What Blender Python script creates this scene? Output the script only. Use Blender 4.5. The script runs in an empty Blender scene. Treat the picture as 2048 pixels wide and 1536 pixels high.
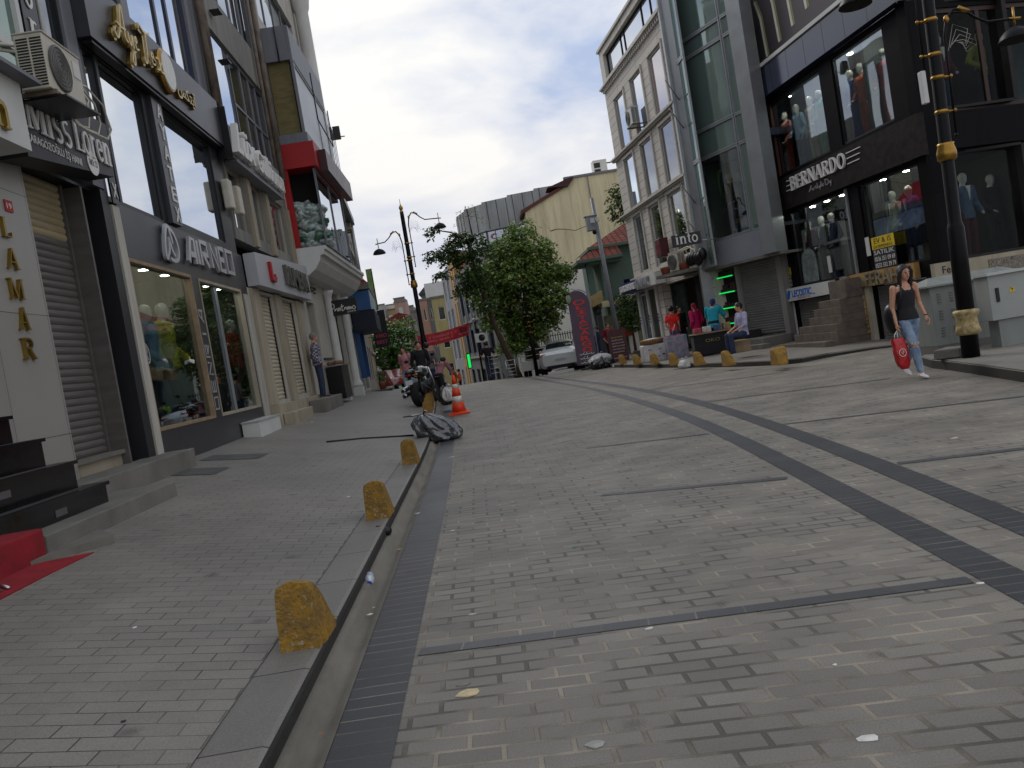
import bpy, bmesh, math, random
from mathutils import Vector, Matrix, noise
R = math.radians
S = bpy.context.scene
C = S.collection
random.seed(7)

# ------------------------------------------------------------------ camera
EYE = 1.42
FOC, PITCH, YAW, ROLL = 1700.0, R(2.405), R(2.12), R(9.5)      # focal length in photo pixels (2048 wide)
cam_data = bpy.data.cameras.new('camera')
cam = bpy.data.objects.new('camera', cam_data); C.objects.link(cam)
S.camera = cam
cam_data.sensor_width = 36.0; cam_data.lens = 36.0 * FOC / 2048.0
cam_data.clip_start = 0.05; cam_data.clip_end = 2000
_f = Vector((math.sin(YAW) * math.cos(PITCH), math.cos(YAW) * math.cos(PITCH), -math.sin(PITCH)))
_r = Vector((math.cos(YAW), -math.sin(YAW), 0)); _u = _r.cross(_f)
_ri = _r * math.cos(ROLL) - _u * math.sin(ROLL)
_ui = _ri.cross(_f)
M = Matrix((_ri, _ui, -_f)).transposed().to_4x4(); M.translation = (0, 0, EYE)
cam.matrix_world = M

# ------------------------------------------------------------------ sky and sun
world = bpy.data.worlds.new('World'); S.world = world; world.use_nodes = True
wt = world.node_tree; wt.nodes.clear()
def wn(t, **k):
    n = wt.nodes.new(t)
    for a, b in k.items(): setattr(n, a, b)
    return n
w_out = wn('ShaderNodeOutputWorld'); w_bg = wn('ShaderNodeBackground'); w_bg2 = wn('ShaderNodeBackground')
w_mix = wn('ShaderNodeMixShader'); w_sky = wn('ShaderNodeTexSky', sky_type='NISHITA', sun_disc=False)
w_sky.sun_elevation = R(38); w_sky.sun_rotation = R(-25)
w_bg.inputs['Strength'].default_value = 0.10
wt.links.new(w_sky.outputs[0], w_bg.inputs[0])
w_tc = wn('ShaderNodeTexCoord'); w_map = wn('ShaderNodeMapping'); w_map.inputs['Scale'].default_value = (1.0, 1.0, 2.6)
w_map.inputs['Location'].default_value = (3.1, 0.4, 0.35)
wt.links.new(w_tc.outputs['Generated'], w_map.inputs[0])
w_n = wn('ShaderNodeTexNoise'); w_n.inputs['Scale'].default_value = 3.1; w_n.inputs['Detail'].default_value = 8; w_n.inputs['Roughness'].default_value = .52
w_n.inputs['Distortion'].default_value = .35
wt.links.new(w_map.outputs[0], w_n.inputs[0])
w_cr = wn('ShaderNodeValToRGB')
e = w_cr.color_ramp.elements
e[0].position = .37; e[0].color = (.38, .46, .64, 1); e[1].position = .60; e[1].color = (.83, .82, .80, 1)
m_ = e.new(.48); m_.color = (.62, .65, .72, 1)
wt.links.new(w_n.outputs['Fac'], w_cr.inputs[0])
w_sep = wn('ShaderNodeSeparateXYZ'); wt.links.new(w_tc.outputs['Generated'], w_sep.inputs[0])
w_hr = wn('ShaderNodeMapRange'); w_hr.inputs[1].default_value = 0.0; w_hr.inputs[2].default_value = .30; w_hr.inputs[3].default_value = .55; w_hr.inputs[4].default_value = 0
wt.links.new(w_sep.outputs[2], w_hr.inputs[0])
w_warm = wn('ShaderNodeMixRGB'); w_warm.inputs[2].default_value = (.70, .66, .63, 1)
wt.links.new(w_hr.outputs[0], w_warm.inputs[0]); wt.links.new(w_cr.outputs[0], w_warm.inputs[1])
wt.links.new(w_warm.outputs[0], w_bg2.inputs[0]); w_bg2.inputs['Strength'].default_value = 1.0
# small gaps of clear sky between the clouds
w_n2 = wn('ShaderNodeTexNoise'); w_n2.inputs['Scale'].default_value = 2.6; w_n2.inputs['Detail'].default_value = 4
w_map2 = wn('ShaderNodeMapping'); w_map2.inputs['Scale'].default_value = (1, 1, 4.5); w_map2.inputs['Location'].default_value = (1.7, 5.2, .9)
wt.links.new(w_tc.outputs['Generated'], w_map2.inputs[0]); wt.links.new(w_map2.outputs[0], w_n2.inputs[0])
w_r2 = wn('ShaderNodeMapRange'); w_r2.inputs[1].default_value = .62; w_r2.inputs[2].default_value = .74; w_r2.inputs[3].default_value = 1; w_r2.inputs[4].default_value = .35
wt.links.new(w_n2.outputs['Fac'], w_r2.inputs[0]); wt.links.new(w_r2.outputs[0], w_mix.inputs[0])
wt.links.new(w_bg.outputs[0], w_mix.inputs[1]); wt.links.new(w_bg2.outputs[0], w_mix.inputs[2]); wt.links.new(w_mix.outputs[0], w_out.inputs[0])
sun_d = bpy.data.lights.new('sun', 'SUN'); sun = bpy.data.objects.new('sun', sun_d); C.objects.link(sun)
sun_d.energy = 1.0; sun_d.angle = R(22); sun_d.color = (1, .95, .88)
sun.rotation_euler = (R(52), 0, R(25 + 180))
S.view_settings.view_transform = 'Standard'; S.view_settings.look = 'None'
S.view_settings.exposure = 0.30; S.view_settings.gamma = 1.0
S.render.resolution_x = 1024; S.render.resolution_y = 768
try: S.cycles.max_bounces = 6; S.cycles.transparent_max_bounces = 12; S.cycles.use_denoising = True
except Exception: pass

# ------------------------------------------------------------------ survey: photo pixel -> direction, used to measure sizes on real planes
def ray(px, py):
    dx, dy = px - 1024, py - 768
    u = dx * math.cos(ROLL) - dy * math.sin(ROLL); v = dx * math.sin(ROLL) + dy * math.cos(ROLL)
    y = FOC * math.cos(PITCH) - v * math.sin(PITCH); z = -FOC * math.sin(PITCH) - v * math.cos(PITCH)
    return (u * math.cos(YAW) + y * math.sin(YAW), -u * math.sin(YAW) + y * math.cos(YAW), z)
def onY(px, py, Y):
    x, y, z = ray(px, py); return x * Y / y, EYE + z * Y / y
def onZ(px, py, Z):
    x, y, z = ray(px, py); t = (Z - EYE) / z; return x * t, y * t

class Fr:
    """A facade frame: s along the wall, n outward to the street, z up."""
    def __init__(s, O, D):
        l = math.hypot(*D); s.O = O; s.D = (D[0] / l, D[1] / l); s.N = (s.D[1], -s.D[0])
    def w(s, a, n, z):
        return Vector((s.O[0] + s.D[0] * a + s.N[0] * n, s.O[1] + s.D[1] * a + s.N[1] * n, z))
    def at(s, px, py, n=0.0):
        x, y, z = ray(px, py); ox, oy = s.O[0] + s.N[0] * n, s.O[1] + s.N[1] * n; dx, dy = s.D
        det = -x * dy + dx * y
        return (x * oy - y * ox) / det, EYE + z * (-ox * dy + dx * oy) / det
class Id:
    def w(s, a, n, z): return Vector((a, n, z))
I = Id()

# ------------------------------------------------------------------ materials (all procedural)
def lin(c):
    return tuple((v / 255 / 12.92 if v / 255 <= .04045 else ((v / 255 + .055) / 1.055) ** 2.4) for v in c) + (1,)
MATS = {}
def mat(name, col, rough=.7, metal=0.0, var=.12, scale=3.0, bump=.0, bscale=60, spec=.4, emit=0, coat=0, col2=None, alpha=1, streak=0):
    if name in MATS: return MATS[name]
    m = bpy.data.materials.new(name); m.use_nodes = True; t = m.node_tree; b = t.nodes['Principled BSDF']
    c = lin(col)
    b.inputs['Roughness'].default_value = rough; b.inputs['Metallic'].default_value = metal
    b.inputs['Specular IOR Level'].default_value = spec
    if coat: b.inputs['Coat Weight'].default_value = coat; b.inputs['Coat Roughness'].default_value = .06
    tc = t.nodes.new('ShaderNodeTexCoord')
    if var > 0 or col2:
        n = t.nodes.new('ShaderNodeTexNoise'); n.inputs['Scale'].default_value = scale; n.inputs['Detail'].default_value = 6; n.inputs['Roughness'].default_value = .6
        src = tc.outputs['Object']
        if streak:
            mp = t.nodes.new('ShaderNodeMapping'); mp.inputs['Scale'].default_value = (1, 1, 1.0 / streak); t.links.new(src, mp.inputs[0]); src = mp.outputs[0]
        t.links.new(src, n.inputs[0])
        mx = t.nodes.new('ShaderNodeMixRGB')
        if col2: mx.inputs[1].default_value = lin(col2); mx.inputs[2].default_value = c
        else:
            mx.inputs[1].default_value = tuple(v * (1 - var * 1.6) for v in c[:3]) + (1,); mx.inputs[2].default_value = tuple(min(1, v * (1 + var * 1.1)) for v in c[:3]) + (1,)
        rp = t.nodes.new('ShaderNodeMapRange'); rp.inputs[1].default_value = .32; rp.inputs[2].default_value = .68
        t.links.new(n.outputs['Fac'], rp.inputs[0]); t.links.new(rp.outputs[0], mx.inputs[0]); t.links.new(mx.outputs[0], b.inputs['Base Color'])
        if streak >= 3:   # rain streaks and soot
            ms_ = t.nodes.new('ShaderNodeMapping'); ms_.inputs['Scale'].default_value = (5, 5, .35); t.links.new(tc.outputs['Object'], ms_.inputs[0])
            ns = t.nodes.new('ShaderNodeTexNoise'); ns.inputs['Scale'].default_value = 1; ns.inputs['Detail'].default_value = 7; ns.inputs['Roughness'].default_value = .7; t.links.new(ms_.outputs[0], ns.inputs[0])
            rs = t.nodes.new('ShaderNodeMapRange'); rs.inputs[1].default_value = .48; rs.inputs[2].default_value = .68; rs.inputs[3].default_value = 1; rs.inputs[4].default_value = .76; t.links.new(ns.outputs['Fac'], rs.inputs[0])
            ml_ = t.nodes.new('ShaderNodeMixRGB'); ml_.blend_type = 'MULTIPLY'; ml_.inputs[0].default_value = 1; t.links.new(mx.outputs[0], ml_.inputs[1]); t.links.new(rs.outputs[0], ml_.inputs[2]); t.links.new(ml_.outputs[0], b.inputs['Base Color'])
        r2 = t.nodes.new('ShaderNodeMapRange'); r2.inputs[3].default_value = max(0, rough - .1); r2.inputs[4].default_value = min(1, rough + .12)
        t.links.new(n.outputs['Fac'], r2.inputs[0]); t.links.new(r2.outputs[0], b.inputs['Roughness'])
    else: b.inputs['Base Color'].default_value = c
    if bump:
        n2 = t.nodes.new('ShaderNodeTexNoise'); n2.inputs['Scale'].default_value = bscale; n2.inputs['Detail'].default_value = 4
        t.links.new(tc.outputs['Object'], n2.inputs[0])
        bp = t.nodes.new('ShaderNodeBump'); bp.inputs['Strength'].default_value = bump; bp.inputs['Distance'].default_value = .02
        t.links.new(n2.outputs['Fac'], bp.inputs['Height']); t.links.new(bp.outputs[0], b.inputs['Normal'])
    if emit:
        b.inputs['Emission Color'].default_value = c; b.inputs['Emission Strength'].default_value = emit
    if alpha < 1: b.inputs['Alpha'].default_value = alpha
    MATS[name] = m; return m

def glass(name, tint=(150, 170, 165), refl=.35, through=True, rough=.015, gl=(235, 240, 245)):
    """window glass: a mirror layer over either clear or dark backing; refl = share mirrored face-on"""
    if name in MATS: return MATS[name]
    m = bpy.data.materials.new(name); m.use_nodes = True; t = m.node_tree; t.nodes.clear()
    o = t.nodes.new('ShaderNodeOutputMaterial'); mx = t.nodes.new('ShaderNodeMixShader')
    g = t.nodes.new('ShaderNodeBsdfGlossy'); g.inputs['Roughness'].default_value = rough; g.inputs['Color'].default_value = lin(gl)
    if through:
        a = t.nodes.new('ShaderNodeBsdfTransparent'); a.inputs[0].default_value = lin(tint)
    else:
        a = t.nodes.new('ShaderNodeBsdfDiffuse'); a.inputs[0].default_value = lin(tint)
    lw = t.nodes.new('ShaderNodeLayerWeight'); lw.inputs[0].default_value = .5
    pw = t.nodes.new('ShaderNodeMath'); pw.operation = 'POWER'; pw.inputs[1].default_value = 6
    t.links.new(lw.outputs['Facing'], pw.inputs[0])
    mr = t.nodes.new('ShaderNodeMapRange'); mr.inputs[3].default_value = refl; mr.inputs[4].default_value = .95
    t.links.new(pw.outputs[0], mr.inputs[0]); t.links.new(mr.outputs[0], mx.inputs[0])
    # panes are never perfectly flat
    tc = t.nodes.new('ShaderNodeTexCoord'); n = t.nodes.new('ShaderNodeTexNoise'); n.inputs['Scale'].default_value = .9; n.inputs['Detail'].default_value = 1
    t.links.new(tc.outputs['Object'], n.inputs[0])
    bp = t.nodes.new('ShaderNodeBump'); bp.inputs['Strength'].default_value = .06; bp.inputs['Distance'].default_value = .05
    t.links.new(n.outputs['Fac'], bp.inputs['Height']); t.links.new(bp.outputs[0], g.inputs['Normal'])
    t.links.new(a.outputs[0], mx.inputs[1]); t.links.new(g.outputs[0], mx.inputs[2]); t.links.new(mx.outputs[0], o.inputs[0])
    MATS[name] = m; return m

def pavers(name, c1, c2, mort, bw, rh, mortar=.006, offset=.5, var=.25, spots=True, rough=.62, bump=.25, spec=.5):
    """brick paving laid out in metres through the UV map"""
    m = bpy.data.materials.new(name); m.use_nodes = True; t = m.node_tree; b = t.nodes['Principled BSDF']
    uv = t.nodes.new('ShaderNodeUVMap'); tc = t.nodes.new('ShaderNodeTexCoord')
    wob = t.nodes.new('ShaderNodeTexNoise'); wob.inputs['Scale'].default_value = 2.2; wob.inputs['Detail'].default_value = 5
    t.links.new(tc.outputs['Object'], wob.inputs[0])
    ad = t.nodes.new('ShaderNodeMixRGB'); ad.blend_type = 'ADD'; ad.inputs[0].default_value = .014
    t.links.new(uv.outputs[0], ad.inputs[1]); t.links.new(wob.outputs['Color'], ad.inputs[2])
    br = t.nodes.new('ShaderNodeTexBrick'); br.inputs['Scale'].default_value = 1
    br.inputs['Color1'].default_value = lin(c1); br.inputs['Color2'].default_value = lin(c2); br.inputs['Mortar'].default_value = lin(mort)
    br.inputs['Brick Width'].default_value = bw; br.inputs['Row Height'].default_value = rh; br.inputs['Mortar Size'].default_value = mortar
    br.inputs['Mortar Smooth'].default_value = .25; br.offset = offset; br.inputs['Bias'].default_value = 0
    t.links.new(ad.outputs[0], br.inputs[0])
    mm = t.nodes.new('ShaderNodeMixRGB'); mm.inputs[1].default_value = tuple(v * .28 for v in lin(mort)[:3]) + (1,); mm.inputs[2].default_value = lin(mort)
    mw = t.nodes.new('ShaderNodeMapRange'); mw.inputs[1].default_value = .42; mw.inputs[2].default_value = .62; t.links.new(wob.outputs['Fac'], mw.inputs[0]); t.links.new(mw.outputs[0], mm.inputs[0]); t.links.new(mm.outputs[0], br.inputs['Mortar'])
    big = t.nodes.new('ShaderNodeTexNoise'); big.inputs['Scale'].default_value = .7; big.inputs['Detail'].default_value = 8; big.inputs['Roughness'].default_value = .65
    t.links.new(tc.outputs['Object'], big.inputs[0])
    mr = t.nodes.new('ShaderNodeMapRange'); mr.inputs[1].default_value = .3; mr.inputs[2].default_value = .7; mr.inputs[3].default_value = 1 - var; mr.inputs[4].default_value = 1 + var
    t.links.new(big.outputs['Fac'], mr.inputs[0])
    mu = t.nodes.new('ShaderNodeMixRGB'); mu.blend_type = 'MULTIPLY'; mu.inputs[0].default_value = 1
    t.links.new(br.outputs['Color'], mu.inputs[1]); t.links.new(mr.outputs[0], mu.inputs[2])
    fine = t.nodes.new('ShaderNodeTexNoise'); fine.inputs['Scale'].default_value = 130; fine.inputs['Detail'].default_value = 3
    t.links.new(tc.outputs['Object'], fine.inputs[0])
    mf = t.nodes.new('ShaderNodeMapRange'); mf.inputs[1].default_value = .3; mf.inputs[2].default_value = .7; mf.inputs[3].default_value = .82; mf.inputs[4].default_value = 1.18
    t.links.new(fine.outputs['Fac'], mf.inputs[0])
    mu2 = t.nodes.new('ShaderNodeMixRGB'); mu2.blend_type = 'MULTIPLY'; mu2.inputs[0].default_value = 1
    t.links.new(mu.outputs[0], mu2.inputs[1]); t.links.new(mf.outputs[0], mu2.inputs[2])
    last = mu2.outputs[0]
    if spots:
        vo = t.nodes.new('ShaderNodeTexVoronoi'); vo.inputs['Scale'].default_value = 1.9; vo.inputs['Randomness'].default_value = 1
        wv = t.nodes.new('ShaderNodeMixRGB'); wv.blend_type = 'ADD'; wv.inputs[0].default_value = .10
        t.links.new(tc.outputs['Object'], wv.inputs[1]); t.links.new(fine.outputs['Color'], wv.inputs[2])
        t.links.new(wv.outputs[0], vo.inputs[0])
        vr = t.nodes.new('ShaderNodeMapRange'); vr.inputs[1].default_value = .06; vr.inputs[2].default_value = .12; vr.inputs[3].default_value = .58; vr.inputs[4].default_value = 1
        t.links.new(vo.outputs['Distance'], vr.inputs[0])
        mu3 = t.nodes.new('ShaderNodeMixRGB'); mu3.blend_type = 'MULTIPLY'; mu3.inputs[0].default_value = 1
        t.links.new(last, mu3.inputs[1]); t.links.new(vr.outputs[0], mu3.inputs[2]); last = mu3.outputs[0]
    t.links.new(last, b.inputs['Base Color']); b.inputs['Specular IOR Level'].default_value = spec
    rr = t.nodes.new('ShaderNodeMapRange'); rr.inputs[3].default_value = rough - .12; rr.inputs[4].default_value = rough + .15
    t.links.new(big.outputs['Fac'], rr.inputs[0]); t.links.new(rr.outputs[0], b.inputs['Roughness'])
    bp = t.nodes.new('ShaderNodeBump'); bp.inputs['Strength'].default_value = bump; bp.inputs['Distance'].default_value = .01; bp.invert = True
    t.links.new(br.outputs['Fac'], bp.inputs['Height'])
    bp2 = t.nodes.new('ShaderNodeBump'); bp2.inputs['Strength'].default_value = .25; bp2.inputs['Distance'].default_value = .004
    t.links.new(fine.outputs['Fac'], bp2.inputs['Height']); t.links.new(bp.outputs[0], bp2.inputs['Normal']); t.links.new(bp2.outputs[0], b.inputs['Normal'])
    MATS[name] = m; return m

# ------------------------------------------------------------------ mesh builder
def empty(name, loc, rz=0):
    o = bpy.data.objects.new(name, None); C.objects.link(o); o.location = loc; o.rotation_euler = (0, 0, rz); o.empty_display_size = .2
    return o
def tag(o, label=None, cat=None, group=None, kind=None):
    if label: o['label'] = label
    if cat: o['category'] = cat
    if group: o['group'] = group
    if kind: o['kind'] = kind
    return o
def thing(name, label, cat, loc, rz=0, group=None):
    return tag(empty(name, loc, rz), label, cat, group)
def top_of(o):
    while o.parent: o = o.parent
    return o
def basis(o): return Matrix.Translation(o.location) @ o.rotation_euler.to_matrix().to_4x4() @ Matrix.Diagonal((*o.scale, 1))

class MB:
    def __init__(s): s.v = []; s.f = []; s.uv = []; s.mi = []; s.m = 0; s.sm = []; s.smooth = False
    def face(s, idx, uv=None):
        s.f.append(idx); s.uv.append(uv or [(0, 0)] * len(idx)); s.mi.append(s.m); s.sm.append(s.smooth)
    def poly(s, pts, uv=None):
        b = len(s.v); s.v += [tuple(p) for p in pts]; s.face(list(range(b, b + len(pts))), uv); return s
    def box(s, fr, s0, s1, n0, n1, z0, z1, bev=0):
        if s0 > s1: s0, s1 = s1, s0
        if n0 > n1: n0, n1 = n1, n0
        if z0 > z1: z0, z1 = z1, z0
        P = lambda a, n, z: fr.w(a, n, z)
        q = [((s0, n1, z0), (s1, n1, z0), (s1, n1, z1), (s0, n1, z1), 0), ((s1, n0, z0), (s0, n0, z0), (s0, n0, z1), (s1, n0, z1), 0),
             ((s0, n0, z0), (s0, n1, z0), (s0, n1, z1), (s0, n0, z1), 1), ((s1, n1, z0), (s1, n0, z0), (s1, n0, z1), (s1, n1, z1), 1),
             ((s0, n1, z1), (s1, n1, z1), (s1, n0, z1), (s0, n0, z1), 2), ((s0, n0, z0), (s1, n0, z0), (s1, n1, z0), (s0, n1, z0), 2)]
        base = len(s.v); ids = {}
        for c in ((a, n, z) for a in (s0, s1) for n in (n0, n1) for z in (z0, z1)):
            ids[c] = len(s.v); s.v.append(tuple(P(*c)))
        for *c, k in q:
            uv = [((p[0], p[2]) if k == 0 else (p[1], p[2]) if k == 1 else (p[0], p[1])) for p in c]
            s.face([ids[p] for p in c], uv)
        return s
    def prism(s, fr, pts, n0, n1):
        """polygon in (s,z), extruded along n"""
        k = len(pts); b = len(s.v)
        s.v += [tuple(fr.w(a, n1, z)) for a, z in pts] + [tuple(fr.w(a, n0, z)) for a, z in pts]
        s.face([b + i for i in range(k)], [(a, z) for a, z in pts]); s.face([b + k + i for i in reversed(range(k))], [(a, z) for a, z in reversed(pts)])
        for i in range(k):
            j = (i + 1) % k; s.face([b + j, b + i, b + k + i, b + k + j], [(0, 0), (0, 1), (1, 1), (1, 0)])
        return s
    def hprism(s, pts, z0, z1):
        """polygon in world (x,y), extruded up"""
        k = len(pts); b = len(s.v)
        s.v += [(x, y, z1) for x, y in pts] + [(x, y, z0) for x, y in pts]
        s.face([b + i for i in range(k)], [tuple(p) for p in pts]); s.face([b + k + i for i in reversed(range(k))])
        L = 0
        for i in range(k):
            j = (i + 1) % k; d = math.dist(pts[i], pts[j])
            s.face([b + j, b + i, b + k + i, b + k + j], [(L + d, z1), (L, z1), (L, z0), (L + d, z0)]); L += d
        return s
    def tube(s, pts, r, seg=8, cap=True, flat=1.0):
        pts = [Vector(p) for p in pts]; n = len(pts); rs = r if isinstance(r, (list, tuple)) else [r] * n
        b = len(s.v); up = None; sm = s.smooth; s.smooth = True
        for i, p in enumerate(pts):
            d = (pts[min(i + 1, n - 1)] - pts[max(i - 1, 0)]).normalized()
            if up is None: up = Vector((0, 0, 1)) if abs(d.z) < .9 else Vector((1, 0, 0))
            a = d.cross(up).normalized(); c = a.cross(d); up = c
            for k in range(seg):
                t = 2 * math.pi * k / seg; s.v.append(tuple(p + a * math.cos(t) * rs[i] + c * math.sin(t) * rs[i] * flat))
        for i in range(n - 1):
            for k in range(seg):
                k2 = (k + 1) % seg; s.face([b + i * seg + k, b + i * seg + k2, b + (i + 1) * seg + k2, b + (i + 1) * seg + k])
        if cap: s.face([b + k for k in reversed(range(seg))]); s.face([b + (n - 1) * seg + k for k in range(seg)])
        s.smooth = sm; return s
    def lathe(s, o, prof, seg=16, ax=(0, 0, 1), smooth=True, sx=1, sy=1):
        """profile [(r,h)] turned about ax through o"""
        o = Vector(o); ax = Vector(ax).normalized(); e1 = ax.orthogonal().normalized(); e2 = ax.cross(e1); b = len(s.v); sm = s.smooth; s.smooth = smooth
        for r, h in prof:
            for k in range(seg):
                t = 2 * math.pi * k / seg; s.v.append(tuple(o + ax * h + e1 * r * math.cos(t) * sx + e2 * r * math.sin(t) * sy))
        for i in range(len(prof) - 1):
            for k in range(seg):
                k2 = (k + 1) % seg; s.face([b + i * seg + k, b + i * seg + k2, b + (i + 1) * seg + k2, b + (i + 1) * seg + k])
        s.smooth = False
        s.face([b + k for k in reversed(range(seg))]); s.face([b + (len(prof) - 1) * seg + k for k in range(seg)])
        s.smooth = sm; return s
    def ball(s, o, r, seg=12, rings=8, sc=(1, 1, 1)):
        o = Vector(o); b = len(s.v); sm = s.smooth; s.smooth = True
        for i in range(rings + 1):
            a = math.pi * i / rings; rr = max(math.sin(a), .02)
            for k in range(seg):
                t = 2 * math.pi * k / seg; s.v.append((o.x + r * rr * math.cos(t) * sc[0], o.y + r * rr * math.sin(t) * sc[1], o.z + r * math.cos(a) * sc[2]))
        for i in range(rings):
            for k in range(seg):
                k2 = (k + 1) % seg; s.face([b + i * seg + k2, b + i * seg + k, b + (i + 1) * seg + k, b + (i + 1) * seg + k2])
        s.face([b + k for k in range(seg)]); s.face([b + rings * seg + k for k in reversed(range(seg))])
        s.smooth = sm; return s
    def grid(s, P, nu, nv, uvf=None):
        """P(i,j) -> point"""
        b = len(s.v)
        for j in range(nv + 1):
            for i in range(nu + 1): s.v.append(tuple(P(i, j)))
        for j in range(nv):
            for i in range(nu):
                q = [b + j * (nu + 1) + i, b + j * (nu + 1) + i + 1, b + (j + 1) * (nu + 1) + i + 1, b + (j + 1) * (nu + 1) + i]
                s.face(q, [uvf(*s.v[k]) for k in q] if uvf else None)
        return s
    def obj(s, name, m, parent=None, loc=None, rz=0, local=False, mods=None):
        me = bpy.data.meshes.new(name)
        if parent is not None: inv = Matrix.Identity(4) if local else basis(top_of(parent)).inverted()
        elif loc is not None: inv = Matrix.Identity(4) if local else (Matrix.Translation(loc) @ Matrix.Rotation(rz, 4, 'Z')).inverted()
        else:
            xs = [v[0] for v in s.v]; ys = [v[1] for v in s.v]; zs = [v[2] for v in s.v]
            loc = ((min(xs) + max(xs)) / 2, (min(ys) + max(ys)) / 2, min(zs)); inv = Matrix.Translation(loc).inverted()
        me.from_pydata([tuple(inv @ Vector(v)) for v in s.v], [], s.f)
        l = me.uv_layers.new(name='UVMap'); k = 0
        flat = []
        for u in s.uv:
            for p in u: flat += [p[0], p[1]]
        l.data.foreach_set('uv', flat)
        me.polygons.foreach_set('material_index', s.mi); me.polygons.foreach_set('use_smooth', s.sm)
        for q in (m if isinstance(m, (list, tuple)) else [m]): me.materials.append(q)
        me.validate(); me.update()
        o = bpy.data.objects.new(name, me); C.objects.link(o)
        if parent is not None: o.parent = parent
        else: o.location = loc; o.rotation_euler = (0, 0, rz)
        return o

def copy_tree(o, parent=None):
    c = o.copy(); C.objects.link(c)
    if parent is not None: c.parent = parent
    for ch in [x for x in C.objects if x.parent == o]: copy_tree(ch, c)
    return c
def dup(root, loc, rz, label, group=None):
    c = copy_tree(root); c.location = loc; c.rotation_euler = (0, 0, rz); c['label'] = label
    if group: c['group'] = group
    return c
def bevel(o, w, seg=2):
    b = o.modifiers.new('bevel', 'BEVEL'); b.width = w; b.segments = seg; b.limit_method = 'ANGLE'; b.angle_limit = R(40); return o

def wall(fr, s0, s1, z0, z1, holes, n0=-.3, n1=0.0, mb=None):
    """a slab of wall with rectangular openings; clean reveals, no hidden coplanar faces"""
    m = mb or MB()
    S_ = sorted({s0, s1} | {min(max(h[i], s0), s1) for h in holes for i in (0, 1)}); Z_ = sorted({z0, z1} | {min(max(h[i], z0), z1) for h in holes for i in (2, 3)})
    def solid(i, j):
        if i < 0 or j < 0 or i >= len(S_) - 1 or j >= len(Z_) - 1: return False
        a = (S_[i] + S_[i + 1]) / 2; z = (Z_[j] + Z_[j + 1]) / 2
        return not any(h[0] < a < h[1] and h[2] < z < h[3] for h in holes)
    for i in range(len(S_) - 1):
        for j in range(len(Z_) - 1):
            if not solid(i, j): continue
            a, b, c, d = S_[i], S_[i + 1], Z_[j], Z_[j + 1]
            m.poly([fr.w(a, n1, c), fr.w(b, n1, c), fr.w(b, n1, d), fr.w(a, n1, d)], [(a, c), (b, c), (b, d), (a, d)])
            m.poly([fr.w(b, n0, c), fr.w(a, n0, c), fr.w(a, n0, d), fr.w(b, n0, d)], [(b, c), (a, c), (a, d), (b, d)])
            if not solid(i - 1, j): m.poly([fr.w(a, n0, c), fr.w(a, n1, c), fr.w(a, n1, d), fr.w(a, n0, d)], [(n0, c), (n1, c), (n1, d), (n0, d)])
            if not solid(i + 1, j): m.poly([fr.w(b, n1, c), fr.w(b, n0, c), fr.w(b, n0, d), fr.w(b, n1, d)], [(n1, c), (n0, c), (n0, d), (n1, d)])
            if not solid(i, j - 1): m.poly([fr.w(a, n0, c), fr.w(b, n0, c), fr.w(b, n1, c), fr.w(a, n1, c)], [(a, n0), (b, n0), (b, n1), (a, n1)])
            if not solid(i, j + 1): m.poly([fr.w(a, n1, d), fr.w(b, n1, d), fr.w(b, n0, d), fr.w(a, n0, d)], [(a, n1), (b, n1), (b, n0), (a, n0)])
    return m
def shell(fr, s0, s1, depth, z0, z1, mb=None, n1=-.3):
    """the sides, back and roof behind a front wall"""
    m = mb or MB()
    m.box(fr, s0, s0 + .2, -depth, n1, z0, z1); m.box(fr, s1 - .2, s1, -depth, n1, z0, z1)
    m.box(fr, s0 + .2, s1 - .2, -depth, -depth + .2, z0, z1); m.box(fr, s0 + .2, s1 - .2, -depth + .2, n1, z1 - .25, z1)
    return m
def window(fr, root, s0, s1, z0, z1, n, fm, gm, nv=0, nh=0, fw=.05, fd=.06, name='window', vs=None, hs=None):
    m = MB(); m.box(fr, s0, s1, n, n + fd, z0, z0 + fw); m.box(fr, s0, s1, n, n + fd, z1 - fw, z1)
    m.box(fr, s0, s0 + fw, n, n + fd, z0 + fw, z1 - fw); m.box(fr, s1 - fw, s1, n, n + fd, z0 + fw, z1 - fw)
    for a in (vs if vs is not None else [s0 + (s1 - s0) * (i + 1) / (nv + 1) for i in range(nv)]): m.box(fr, a - fw / 2, a + fw / 2, n, n + fd - .004, z0 + fw, z1 - fw)
    for a in (hs if hs is not None else [z0 + (z1 - z0) * (i + 1) / (nh + 1) for i in range(nh)]): m.box(fr, s0 + fw, s1 - fw, n, n + fd - .008, a - fw / 2, a + fw / 2)
    w = m.obj(name, fm, root)
    MB().box(fr, s0 + fw * .6, s1 - fw * .6, n + fd * .3, n + fd * .3 + .008, z0 + fw * .6, z1 - fw * .6).obj('pane', gm, w)
    return w
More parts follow.
